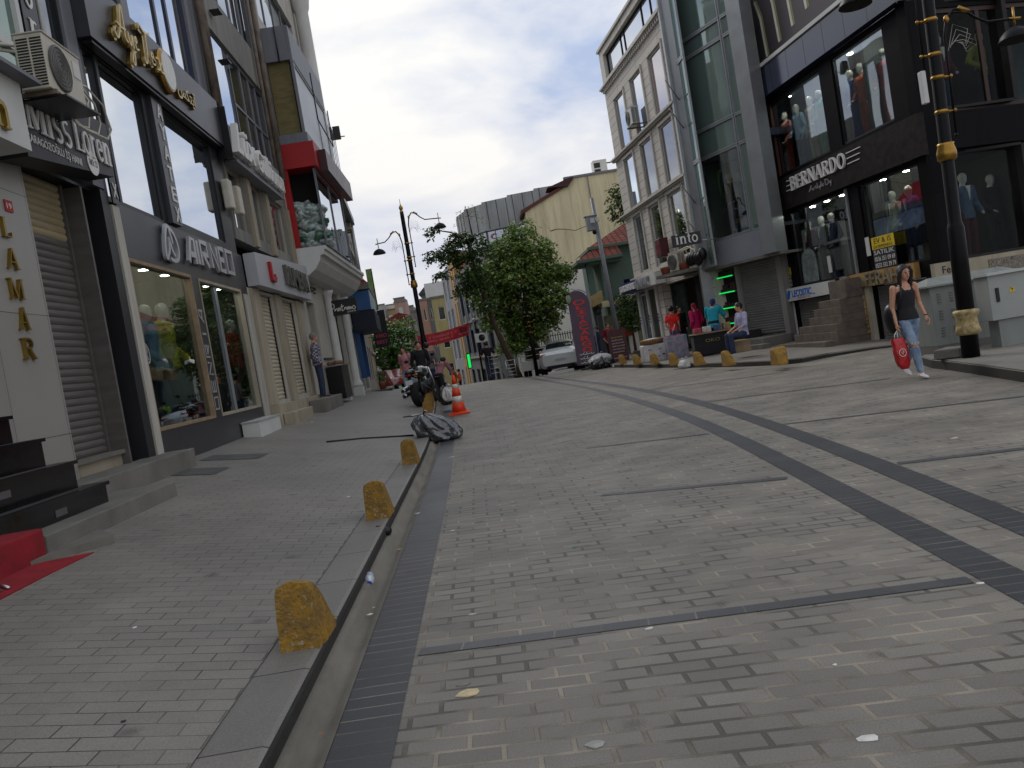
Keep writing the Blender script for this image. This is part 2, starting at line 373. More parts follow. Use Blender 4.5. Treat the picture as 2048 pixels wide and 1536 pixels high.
def shutter(fr, root, s0, s1, z0, z1, n, m_, pitch=.085, name='roller_shutter', split=None):
    m = MB(); k = max(3, int((z1 - z0) / pitch)); h = (z1 - z0) / k; b = 0
    prof = [(0, 0), (.014, .22), (.020, .5), (.014, .78), (0, 1)]
    for i in range(k):
        z = z0 + i * h
        if split and z > split: m.m = 1
        for (d0, t0), (d1, t1) in zip(prof[:-1], prof[1:]):
            m.poly([fr.w(s0, n + d0, z + t0 * h), fr.w(s1, n + d0, z + t0 * h), fr.w(s1, n + d1, z + t1 * h), fr.w(s0, n + d1, z + t1 * h)], [(s0, z), (s1, z), (s1, z), (s0, z)])
    m.m = 0
    m.box(fr, s0 - .05, s0, n - .02, n + .05, z0, z1); m.box(fr, s1, s1 + .05, n - .02, n + .05, z0, z1)
    return m.obj(name, m_, root)

# ------------------------------------------------------------------ lettering
def text(s, fr, s0, s1, z0, z1, n, m, parent, name='lettering', ext=.01, bold=0.0, shear=0, top=False, label=None):
    cu = bpy.data.curves.new('txt', 'FONT'); cu.body = s; cu.extrude = 1.0; cu.offset = bold; cu.shear = shear; cu.resolution_u = 3
    o = bpy.data.objects.new('txt', cu); C.objects.link(o)
    dg = bpy.context.evaluated_depsgraph_get(); me = bpy.data.meshes.new_from_object(o.evaluated_get(dg))
    bpy.data.objects.remove(o); bpy.data.curves.remove(cu)
    vs = [tuple(v.co) for v in me.vertices]; fs = [list(p.vertices) for p in me.polygons]; bpy.data.meshes.remove(me)
    if not vs: return None
    x0, x1 = min(v[0] for v in vs), max(v[0] for v in vs); y0, y1 = min(v[1] for v in vs), max(v[1] for v in vs)
    b = MB(); b.v = [tuple(fr.w(s0 + (v[0] - x0) / max(x1 - x0, 1e-6) * (s1 - s0), n + (v[2] + 1) * .5 * ext, z0 + (v[1] - y0) / max(y1 - y0, 1e-6) * (z1 - z0))) for v in vs]
    for f in fs: b.face(f)
    return b.obj(name, m, parent)
def arc(cx, cy, rx, ry, a0, a1, k=10):
    return [(cx + rx * math.cos(R(a0 + (a1 - a0) * i / k)), cy + ry * math.sin(R(a0 + (a1 - a0) * i / k))) for i in range(k + 1)]
# serif capitals: strokes of (points, width); serifs are thin bars
def _v(x, y0=0, y1=1, w=.15): return ([(x, y0), (x, y1)], w)
def _s(x, y, h=.13): return ([(x - h, y), (x + h, y)], .045)
GL = {
 'L': (.62, [_v(.15), _s(.15, .022), _s(.15, .978), ([(.15, .03), (.58, .03)], .05), ([(.57, 0), (.58, .26)], .05)]),
 'A': (.80, [([(.08, 0), (.38, 1)], .05), ([(.40, 1), (.66, 0)], .14), ([(.2, .32), (.56, .32)], .05), _s(.09, .022, .09), _s(.66, .022)]),
 'M': (.98, [_v(.13, w=.05), ([(.14, 1), (.47, .05)], .14), ([(.47, .05), (.80, 1)], .05), _v(.82), _s(.13, .022, .09), _s(.82, .022), _s(.1, .978, .09), _s(.85, .978, .1)]),
 'R': (.78, [_v(.15), _s(.15, .022), _s(.15, .978), ([(.15, .975)] + arc(.38, .75, .2, .225, 90, -90) + [(.15, .525)], .09), ([(.36, .52), (.62, .02)], .14), _s(.65, .022, .08)]),
 'B': (.72, [_v(.15), _s(.13, .022, .09), _s(.13, .978, .09), ([(.15, .975)] + arc(.36, .76, .18, .215, 90, -90) + [(.15, .545)], .09), ([(.36, .53)] + arc(.38, .275, .21, .25, 90, -90) + [(.15, .025)], .1)]),
 'E': (.66, [_v(.15), _s(.13, .022, .09), _s(.13, .978, .09), ([(.15, .975), (.57, .975)], .05), ([(.56, 1), (.57, .78)], .04), ([(.15, .51), (.45, .51)], .05), ([(.45, .42), (.45, .6)], .04), ([(.15, .025), (.58, .025)], .05), ([(.58, 0), (.6, .24)], .04)]),
 'N': (.84, [_v(.14, w=.05), ([(.12, 1), (.68, .03)], .14), _v(.70, w=.05), _s(.14, .022), _s(.08, .978, .07), _s(.70, .978)]),
 'D': (.80, [_v(.15), _s(.13, .022, .09), _s(.13, .978, .09), ([(.15, .975), (.32, .975)] + arc(.32, .5, .34, .475, 90, -90, 14) + [(.15, .025)], .1)]),
 'O': (.82, [(arc(.40, .5, .31, .47, 0, 360, 22), .11)]),
 'F': (.6, [_v(.15), _s(.15, .022), _s(.13, .978, .09), ([(.15, .975), (.55, .975)], .05), ([(.54, 1), (.55, .78)], .04), ([(.15, .51), (.45, .51)], .05)]),
 'H': (.82, [_v(.15), _v(.66), _s(.15, .022), _s(.15, .978), _s(.66, .022), _s(.66, .978), ([(.15, .5), (.66, .5)], .06)]),
 'K': (.8, [_v(.15), _s(.15, .022), _s(.15, .978), ([(.18, .4), (.62, .97)], .05), ([(.3, .55), (.65, .03)], .13), _s(.66, .022, .08)]),
 'i': (.36, [_v(.17, 0, .66), _s(.17, .022, .12), ([(.04, .65), (.2, .65)], .04), ([(.17, .80), (.17, .93)], .15)]),
 's': (.50, [(arc(.24, .49, .15, .155, 40, 250, 9) + arc(.25, .175, .16, .155, 80, -140, 9), .09)]),
 'o': (.60, [(arc(.29, .33, .21, .30, 0, 360, 18), .11)]),
 'e': (.56, [([(.12, .35), (.46, .35)] + arc(.29, .33, .19, .30, 5, 320, 16), .09)]),
 'r': (.52, [_v(.17, 0, .65), _s(.17, .022, .13), ([(.04, .64), (.2, .64)], .04), ([(.2, .42)] + arc(.33, .48, .12, .13, 150, 40, 6), .08)]),
 'n': (.70, [_v(.17, 0, .65), _s(.17, .022, .12), ([(.03, .64), (.2, .64)], .04), ([(.2, .42)] + arc(.36, .44, .16, .18, 150, 0, 8) + [(.52, 0)], .12), _s(.52, .022, .12)]),
 't': (.42, [_v(.19, .1, .86, .13), ([(.04, .62), (.38, .62)], .05), ([(.19, .12)] + arc(.29, .12, .1, .09, 180, 300, 6), .08)]),
 ' ': (.35, []),
}
def ribbon(mb, fr, pts, w, n0, n1, T):
    """a flat stroke with thickness; T maps glyph (x,y) -> (s,z)"""
    P = [Vector(T(*p)) for p in pts]; k = len(P)
    closed = k > 3 and (P[0] - P[-1]).length < 1e-6
    L, Rr = [], []
    for i in range(k):
        a = P[i - 1] if i else (P[-2] if closed else P[0]); c = P[i + 1] if i < k - 1 else (P[1] if closed else P[-1])
        d = (c - a); d = d.normalized() if d.length > 1e-9 else Vector((1, 0)); nn = Vector((-d.y, d.x)) * w / 2
        L.append(P[i] + nn); Rr.append(P[i] - nn)
    for i in range(k - 1):
        mb.prism(fr, [tuple(L[i]), tuple(Rr[i]), tuple(Rr[i + 1]), tuple(L[i + 1])], n0, n1)
def serif(s, fr, s0, s1, z0, z1, n, m, parent, name='lettering', ext=.02, vertical=False, lean=0):
    b = MB(); H = z1 - z0
    if vertical:
        k = len(s); h = H / (k + (k - 1) * .35)
        for i, c in enumerate(s):
            w, st = GL[c]; zb = z1 - h * (1 + 1.35 * i)
            for p, sw in st: ribbon(b, fr, p, sw * h * .9, n, n + ext, lambda x, y: (s0 + x / w * (s1 - s0), zb + y * h))
    else:
        tot = sum(GL[c][0] for c in s); x = 0; kx = (s1 - s0) / tot
        for c in s:
            w, st = GL[c]; b = MB()
            for j, (p, sw) in enumerate(st): ribbon(b, fr, p, sw * min(kx, H) * 1.05, n, n + ext + j * .0004, lambda X, Y: (s0 + (x + X) * kx + lean * Y * H, z0 + Y * H))
            x += w
            if st: o = b.obj('letter' if len(s) > 1 else name, m, parent)
        return o
    return b.obj(name, m, parent)
def script(strokes, fr, s0, s1, z0, z1, n, w, m, parent, name='lettering', ext=.02):
    """handwritten lettering from strokes in a 0..1 box"""
    b = MB()
    for j, st in enumerate(strokes):
        P = [Vector((x, y, 0)) for x, y in st]; Q = []
        for i in range(len(P) - 1):
            p0, p1, p2, p3 = P[max(i - 1, 0)], P[i], P[i + 1], P[min(i + 2, len(P) - 1)]
            for t in (0, .25, .5, .75):
                Q.append(.5 * ((2 * p1) + (p2 - p0) * t + (2 * p0 - 5 * p1 + 4 * p2 - p3) * t * t + (3 * p1 - p0 - 3 * p2 + p3) * t ** 3))
        Q.append(P[-1])
        ribbon(b, fr, [(q.x, q.y) for q in Q], w, n, n + ext + j * .0006, lambda x, y: (s0 + x * (s1 - s0), z0 + y * (z1 - z0)))
    return b.obj(name, m, parent)
# ------------------------------------------------------------------ ground
def sm(a, b, x):
    t = min(1, max(0, (x - a) / (b - a))); return t * t * (3 - 2 * t)
def gz(x, y):
    """height of the road: a gentle rise on the left, a crest near 36 m, then the street falls away"""
    up = .2 * sm(13, 25, y) * (1 - sm(0, 3.5, x))
    fall = max(0, y - 35) * sm(35, 46, y) * .085 * (1 - sm(2.2, 4.6, x - max(0, y - 46) * .2))
    if y > 160: fall = min(fall, 125 * .085 + 0)
    return up - fall
LK = [(-3, -.98), (13, -.98), (18, -1.09), (24, -1.3), (32, -1.62), (40, -2.1), (60, -3.6), (90, -6.5)]
def pl(pts, t):
    if t <= pts[0][0]: return pts[0][1]
    for (a, b), (c, d) in zip(pts[:-1], pts[1:]):
        if t <= c: return b + (d - b) * (t - a) / (c - a)
    return pts[-1][1]
def xk(y):   # left kerb, smoothed
    return (pl(LK, y - 1.5) + pl(LK, y) + pl(LK, y + 1.5)) / 3
def walk_z(x, y):
    return gz(x, y) + .12 + .139 * max(0, xk(y) - .17 - x) * (1 - .15 * sm(15, 28, y))

M_road = pavers('road_pavers', (121, 116, 107), (106, 102, 95), (142, 132, 116), .25, .115, .0115, var=.28, bump=.6)
M_walk = pavers('pavement_pavers', (122, 117, 109), (114, 110, 103), (94, 90, 83), .25, .115, .004, var=.24, bump=.2)
M_dark = pavers('dark_basalt_pavers', (48, 50, 54), (41, 43, 47), (118, 112, 100), .6, .115, .005, offset=0, var=.15, bump=.15, rough=.5)
M_darkrow = pavers('dark_basalt_row', (66, 67, 69), (57, 58, 61), (114, 108, 98), .23, .4, .005, offset=0, var=.15, bump=.15, rough=.5)
M_kerb = pavers('kerb_granite', (118, 114, 107), (110, 107, 101), (60, 57, 53), 2.0, .78, .006, offset=0, var=.12, spots=False, bump=.2)
M_gut = mat('gutter_concrete', (112, 107, 97), .8, var=.2, scale=1.3, bump=.3, bscale=25, streak=.3)
M_slab = mat('grey_concrete', (110, 107, 100), .8, var=.16, scale=2, bump=.25, bscale=40)
M_earth = mat('bare_ground', (92, 88, 82), .9, var=.15, scale=.3)

def kk(y): return .15 + .22 * sm(3.5, 9.5, y)
def road_uv(x, y, z): return (x, y + kk(y) * (x + .5))
ys = [-3 + .5 * i for i in range(60)] + [27 + i for i in range(24)] + [51 + 3 * i for i in range(24)]
xs_r = [0, .35, 1.2, 2, 2.6, 3.2, 3.8, 4.4, 5, 5.6, 6.4, 7.5, 9, 12, 16, 20]
m = MB(); m.smooth = True
m.grid(lambda i, j: (xk(ys[j]) + .16 + xs_r[i], ys[j], gz(xk(ys[j]) + .16 + xs_r[i], ys[j])), len(xs_r) - 1, len(ys) - 1, road_uv)
tag(m.obj('road', M_road, loc=(0, 0, 0)), kind='structure')
# wide earth sheet under everything
gx = [-700, -300, -120, -60, -30, -15, -8, -5.3, -3, 0, 3, 6, 9, 15, 30, 60, 120, 300, 700]; gy = [-200, -60, -20, -3, 5, 15, 25, 35, 40, 46, 60, 80, 110, 150, 200, 300, 500, 900]
def low(x, y):
    z = gz(x, y) - .06 if -6 < x < 12 else (gz(x, y) - .1)
    if y > 160: z += (y - 160) * .09
    return z - (.0 if x > -1 else .05)
m = MB(); m.smooth = True
m.grid(lambda i, j: (gx[i], gy[j], low(gx[i], gy[j])), len(gx) - 1, len(gy) - 1)
tag(m.obj('ground', M_earth, loc=(0, 0, 0)), kind='structure')
# left pavement
m = MB(); m.smooth = True
nt = 8
m.grid(lambda i, j: (lambda x: (x, ys[j], walk_z(x, ys[j])))((xk(ys[j]) - .27) + (-5.4 - (xk(ys[j]) - .27)) * i / nt if xk(ys[j]) > -5 else xk(ys[j]) - .27 - .4 * i), nt, len(ys) - 1, lambda x, y, z: (x, y + .06 * x))
m.f = [list(reversed(f)) for f in m.f]; m.uv = [list(reversed(u)) for u in m.uv]
tag(m.obj('pavement', M_walk, loc=(0, 0, 0)), kind='structure')
# left kerb stones, rounded at the arris, and the concave gutter
prof = [(-.28, .001), (-.27, .006), (-.02, .006), (0, -.012), (.004, -.13)]
kp = [(-.27, .122), (-.275, .128), (-.03, .126), (-.008, .118), (0, .10), (0, .02)]
m = MB(); m.grid(lambda i, j: (xk(ys[j]) + kp[i][0], ys[j], gz(xk(ys[j]), ys[j]) + kp[i][1]), len(kp) - 1, len(ys) - 1, lambda x, y, z: (x * 0 + .3 if 1 else 0, y))
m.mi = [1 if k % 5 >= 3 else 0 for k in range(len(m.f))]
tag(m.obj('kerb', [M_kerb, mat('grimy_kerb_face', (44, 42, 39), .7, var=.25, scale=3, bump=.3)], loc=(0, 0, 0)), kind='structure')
gp = [(0, .046), (.032, .043), (.045, .032), (.07, -.012), (.095, -.022), (.12, -.014), (.142, .003), (.165, .008)]
m = MB(); m.smooth = True
m.grid(lambda i, j: (xk(ys[j]) + gp[i][0] * (1.05), ys[j], gz(xk(ys[j]), ys[j]) + gp[i][1]), len(gp) - 1, len(ys) - 1)
tag(m.obj('gutter', M_gut, loc=(0, 0, 0)), kind='structure')
# dark soldier-course strips let into the road
def strip(name, cl, w, mt, h=.004, uvdir=1):
    """cl: [(y, x)] centre line"""
    m = MB(); Y = [cl[0][0] + (cl[-1][0] - cl[0][0]) * i / 90 for i in range(91)]
    def cx(y): return (pl(cl, y - 1.2) + pl(cl, y) + pl(cl, y + 1.2)) / 3
    m.grid(lambda i, j: (cx(Y[j]) + (i - .5) * w, Y[j], gz(cx(Y[j]), Y[j]) + h), 1, 90, lambda x, y, z: (.02 + (x - cx(y) + w / 2) / w * .55, y + kk(y) * x * uvdir))
    return tag(m.obj(name, mt, loc=(0, 0, 0)), kind='structure')
strip('paving_band', [(-2, -.70), (10, -.66), (18, -.8), (24, -.98), (32, -1.3), (40, -1.75)], .27, M_dark, uvdir=.5)
strip('paving_band', [(.5, 1.95), (3.6, 2.22), (4.6, 2.31), (5.6, 2.40), (7, 2.54), (8.5, 2.66), (10.4, 2.81), (12.6, 2.92), (16, 2.97), (21, 2.9), (30, 2.35), (40, 1.7)], .215, M_dark)
strip('paving_band', [(1.5, 2.4), (4.4, 2.81), (5.4, 2.92), (6.7, 3.06), (7.8, 3.18), (9.2, 3.28), (11.5, 3.46), (14, 3.57), (17.5, 3.6), (22, 3.5), (30, 2.95), (40, 2.2)], .215, M_dark)
def cross(x0, y0, x1, y1, w=.10):
    m = MB(); d = Vector((x1 - x0, y1 - y0, 0)); L = d.length; d.normalize(); nn = Vector((-d.y, d.x, 0)) * w / 2; k = 12
    m.grid(lambda i, j: (lambda p: (p.x, p.y, gz(p.x, p.y) + .004))(Vector((x0, y0, 0)) + d * L * j / k + nn * (1 - 2 * i)), 1, k, lambda x, y, z: ((Vector((x, y, 0)) - Vector((x0, y0, 0))).dot(d), .2))
    return tag(m.obj('paving_row', M_darkrow, loc=(0, 0, 0)), kind='structure')
cross(-.52, 4.20, 2.10, 3.83); cross(.9, 7.46, 2.34, 6.80); cross(3.18, 6.62, 6.2, 5.75); cross(3.45, 9.86, 7.0, 8.3, .08); cross(1.2, 10.75, 2.62, 10.15, .07)
cross(3.66, 13.95, 6.2, 12.75, .08); cross(3.2, 3.0, 4.4, 2.7); cross(3.7, 18.6, 6.2, 17.2, .09)

# right-hand pavement in front of the shops: kerb line K and building line F
def pave(name, K, F, hz, fz, mt=M_walk, nu=5):
    k = len(K) - 1; m = MB(); m.smooth = True
    m.grid(lambda i, j: (K[j][0] + (F[j][0] - K[j][0]) * i / nu, K[j][1] + (F[j][1] - K[j][1]) * i / nu, gz(K[j][0], K[j][1]) + hz[j] + (fz[j] - hz[j]) * i / nu), nu, k, lambda x, y, z: (x, y))
    o = tag(m.obj(name, mt, loc=(0, 0, 0)), kind='structure')
    e = MB(); h = .11; p0 = None
    def kp_(j, a, dz):
        d = Vector((F[j][0] - K[j][0], F[j][1] - K[j][1], 0)).normalized(); return (K[j][0] + d.x * a, K[j][1] + d.y * a, gz(K[j][0], K[j][1]) + dz)
    pr = [(-.002, -.04), (-.002, -1), (.03, -2), (.24, -2)]
    e.grid(lambda i, j: kp_(j, pr[i][0], {-.04: -.05, -1: hz[j] - .02, -2: hz[j] + .006}[pr[i][1]]), 3, k, lambda x, y, z: (.3, y + x))
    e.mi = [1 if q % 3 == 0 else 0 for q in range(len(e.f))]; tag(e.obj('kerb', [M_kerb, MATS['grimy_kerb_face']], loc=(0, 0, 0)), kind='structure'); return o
K = [(5.0, 44), (5.0, 38), (5.08, 35.5), (5.26, 33), (5.65, 28.5), (6.15, 23.7), (6.55, 21), (6.95, 19.35), (7.3, 19.0), (8.0, 19.3), (9.05, 19.35), (10.0, 18.6), (11.2, 17.9)]
F = [(13, 44), (13, 38), (12, 36), (11, 35), (10.5, 30), (10.6, 26), (10.6, 24), (10.6, 22), (10.8, 21), (10.9, 20), (11, 19.7), (11.4, 19.2), (12, 18.8)]
hz = [.13] * 7 + [.12, .11, .09, .06, .05, .06]; fz = [.25, .25, .33, .36, .36, .30, .25, .16, .12, .1, .08, .06, .06]
pave('pavement', K, F, hz, fz)
K2 = [(5.6, 6.0), (6.0, 8.2), (6.42, 9.89), (6.72, 11.2), (6.98, 12.4), (7.12, 13.2), (7.35, 13.9), (7.8, 14.5), (8.6, 15.0), (10, 15.4), (14, 16.2)]
F2 = [(14, 4), (14, 6), (14, 7.5), (14, 8.6), (14, 9.6), (14, 10.6), (14, 11.6), (14, 12.6), (14, 13.4), (14.4, 14.4), (15, 16.3)]
pave('pavement', K2, F2, [.15] * 11, [.28] * 9 + [.2, .16])
def rz_(x, y):  # height of the right-hand island pavement
    return .15 + .018 * max(0, x - 6.5)
# ------------------------------------------------------------------ materials for the buildings
M_marble = pavers('marble_cladding', (146, 143, 137), (140, 137, 131), (58, 56, 53), 1.05, 1.3, .004, offset=0, var=.07, spots=False, rough=.35, bump=.1)
M_white = mat('white_paint', (196, 196, 192), .5, var=.06, scale=1.5)
M_offwhite = mat('offwhite_render', (172, 168, 158), .75, var=.14, scale=1.1, bump=.12, bscale=30, streak=4)
M_beige = mat('beige_stone', (158, 148, 128), .7, var=.14, scale=1.4, bump=.12, streak=3)
M_greywall = mat('weathered_grey_render', (128, 126, 120), .8, var=.24, scale=.9, bump=.2, bscale=20, streak=5)
M_anth = mat('anthracite_composite', (52, 53, 57), .38, var=.10, scale=.6, spec=.5)
M_anth2 = mat('anthracite_darker', (38, 39, 42), .45, var=.1, scale=.7)
M_black = mat('black_paint', (20, 20, 22), .35, var=.15, scale=2)
M_blackgl = mat('black_granite', (14, 14, 16), .14, var=.3, scale=14, spec=.6)
M_chrome = mat('brushed_steel', (190, 190, 192), .3, metal=1, var=.05)
M_gold = mat('brass_letter', (156, 130, 62), .3, metal=.9, var=.12, scale=9)
M_goldp = mat('gold_paint', (158, 122, 58), .32, metal=.9, var=.15, scale=8)
M_ltr = mat('white_letter', (214, 212, 208), .5, var=.03)
M_silver = mat('silver_letter', (176, 176, 180), .35, metal=.4, var=.04)
M_red = mat('red_panel', (158, 22, 26), .5, var=.1, scale=1)
M_redc = mat('red_carpet', (140, 24, 34), .95, var=.22, scale=5, bump=.5, bscale=300)
M_navy = mat('navy_frame', (30, 34, 58), .4, var=.08)
M_shutA = mat('beige_shutter_metal', (156, 142, 112), .5, var=.1, scale=2, streak=.2)
M_shutB = mat('grey_brown_shutter_metal', (94, 90, 86), .5, var=.13, scale=2, streak=.2)
M_shutC = mat('cream_shutter_metal', (178, 168, 148), .5, var=.1, scale=2, streak=.3)
M_shutD = mat('grey_shutter_metal', (112, 112, 108), .45, var=.12, scale=1.5, streak=.3)
M_alu = mat('aluminium', (148, 150, 152), .35, metal=.5, var=.08, scale=2)
M_greyp = mat('grey_painted_panel', (112, 114, 120), .5, var=.14, scale=1.2, streak=4)
M_cream = mat('cream_plastic', (186, 180, 164), .5, var=.08, scale=6)
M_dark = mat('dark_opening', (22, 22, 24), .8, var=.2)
M_wood = mat('light_wood', (140, 120, 94), .55, var=.15, scale=6)
M_rust = mat('rusty_pipe', (110, 98, 86), .6, var=.3, scale=4)
G_mir = glass('mirrored_glass', (40, 46, 50), .86, through=False, gl=(226, 232, 240))
G_mid = glass('tinted_glass', (34, 42, 42), .42, through=False)
G_green = glass('green_tinted_glass', (92, 108, 102), .30, through=False, gl=(205, 222, 218))
G_shop = glass('shop_glass', (215, 222, 220), .22, through=True)
G_dark = glass('dark_window_glass', (24, 28, 32), .25, through=False)
M_sock = mat('dark_granite_plinth', (70, 68, 66), .5, var=.2, scale=8)

L = Fr((-4.5, 0), (0, 1))

# ================================================================== marble-clad shop building (nearest on the left)
A = thing('shop_building', 'white marble clad shop building with brass letters beside its doorway, leftmost in the photo', 'building', (-4.5, 7.0, .5))
shell(L, 3.0, 9.5, 8, .2, 16).obj('side_wall', M_offwhite, A)
wall(L, 3.0, 9.48, .2, 4.75, [(3.4, 7.3, 1.5, 3.9)], -.3, 0).obj('wall', M_marble, A)
MB().box(L, 3.4, 7.3, -.28, -.24, 1.5, 3.9).obj('door', M_blackgl, A)
m = MB(); m.box(L, 3.0, 8.72, .02, .5, 4.13, 4.80); m.obj('fascia', M_white, A)
m = MB(); m.box(L, 3.0, 8.85, .0, .66, 4.80, 4.84); m.obj('canopy_lip', M_greyp, A)
window(L, A, 3.1, 10.0, 4.9, 8.6, -.02, M_white, G_green, vs=[9.1], hs=[5.6], fw=.09, fd=.09)
wall(L, 3.0, 10.2, 4.76, 16, [(3.06, 10.06, 4.86, 8.66), (3.6, 9.2, 9.6, 12.2), (3.6, 9.2, 13, 15.2)], -.3, -.03).obj('upper_wall', M_offwhite, A)
window(L, A, 3.6, 9.2, 9.6, 12.2, -.15, M_white, G_mir, nv=3); window(L, A, 3.6, 9.2, 13, 15.2, -.15, M_white, G_mir, nv=3)
t = thing('shop_sign', 'brass letters L A M A R running down the white marble wall', 'sign', (-4.49, 8.9, 2.1))
for ch, (x0, y0), (x1, y1) in [('L', (0, 430), (26, 476)), ('A', (10, 492), (42, 540)), ('M', (15, 553), (53, 600)), ('A', (34, 612), (64, 660)), ('R', (42, 674), (78, 718))]:
    s0, z1 = L.at(x0, y0, .03); s1, z0 = L.at(x1, y1, .03)
    serif(ch, L, s0, s1 - .01, z0, z1 - .01, .003, M_gold, t, 'letter', ext=.035)
t = thing('shop_sign', 'gold letter n at the cut-off edge of the white projecting fascia', 'sign', (-4.0, 8.1, 4.2))
serif('n', L, 8.02, 8.32, 4.22, 4.60, .503, M_gold, t, 'letter', ext=.05)
m = MB(); m.box(L, 8.98, 9.13, .003, .012, 3.66, 3.78)
pq = tag(m.obj('number_plaque', M_red), 'small red house number plaque high on the white marble wall', 'plaque')
text('19', L, 9.01, 9.10, 3.69, 3.75, .0125, M_ltr, pq, 'number', ext=.002)
# vertical banner sign "...or"
t = thing('banner_sign', 'narrow black vertical sign ending in pale letters or, above the air conditioner', 'sign', (-4.46, 10.3, 5.9))
MB().box(L, 10.08, 10.46, .0, .06, 5.72, 8.4).obj('board', M_black, t)
serif('r', L, 10.17, 10.37, 5.86, 6.22, .064, M_ltr, t, 'letter', ext=.01); serif('o', L, 10.17, 10.37, 6.24, 6.58, .064, M_ltr, t, 'letter', ext=.01)
serif('i', L, 10.2, 10.34, 6.66, 7.05, .064, M_ltr, t, 'letter', ext=.01)

# ================================================================== narrow shuttered entrance building
B = thing('entrance_building', 'narrow dark grey building with tall half beige roller shutter under the air conditioner', 'building', (-4.5, 10.6, .55))
wall(L, 9.5, 11.68, .3, 4.4, [(9.56, 11.42, .3, 4.36)], -.5, -.12).obj('wall', M_anth2, B)
MB().box(L, 9.56, 10.92, -.34, -.12, .3, .92).obj('threshold', M_beige, B)
MB().box(L, 9.5, 10.98, -.3, -.06, .92, .97).obj('sill', M_slab, B)
shutter(L, B, 9.6, 10.86, .97, 4.34, -.28, [M_shutB, M_shutA], .088, split=3.62)
MB().box(L, 10.92, 10.97, -.32, -.02, .55, 4.3).obj('guide_rail', M_shutB, B)
MB().box(L, 10.98, 11.42, -.40, -.36, .55, 4.3).obj('recess_panel', M_black, B)
MB().box(L, 11.42, 11.66, -.12, .02, .5, 4.36).obj('side_panel', M_anth2, B)
m = MB(); m.box(L, 10.2, 10.52, -.2, -.02, 4.41, 12); m.box(L, 11.35, 11.7, -.2, -.02, 4.41, 12); m.obj('upper_wall', M_greyp, B)
window(L, B, 10.52, 11.35, 4.9, 11.6, -.12, M_black, G_dark, hs=[6.9, 8.6, 10.2])
MB().box(L, 9.5, 11.68, -8, -.52, 4.41, 12).obj('body', M_anth2, B)
m = MB()
for s_ in (10.15, 10.58): m.tube([L.w(s_, .03, 4.9), L.w(s_ + .02, .035, 7), L.w(s_, .03, 11)], .03, 6)
m.obj('conduit', M_white, B)
t = thing('shop_sign', 'dark grey sign board reading Miss Loren above the roller shutter', 'sign', (-4.15, 10.1, 4.2))
m = MB(); m.prism(L, [(8.95, 4.16), (11.13, 4.40), (11.16, 5.08), (8.95, 4.95)], .02, .35); m.obj('board', M_anth2, t)
serif('Miss', L, 9.03, 10.02, 4.48, 4.93, .352, M_ltr, t, ext=.02); serif('Loren', L, 10.12, 11.08, 4.51, 4.93, .352, M_ltr, t, ext=.02)
text('KARAGÖZOĞLU İŞ HANI', L, 8.99, 10.2, 4.31, 4.45, .352, M_ltr, t, ext=.006)
m = MB(); m.lathe(L.w(10.52, .352, 4.44), [(.15, 0), (.15, .006)], 20, (1, 0, 0), smooth=False); o = m.obj('number_badge', M_ltr, t)
text('NO: 21', L, 10.42, 10.62, 4.40, 4.48, .36, M_black, o, ext=.002)

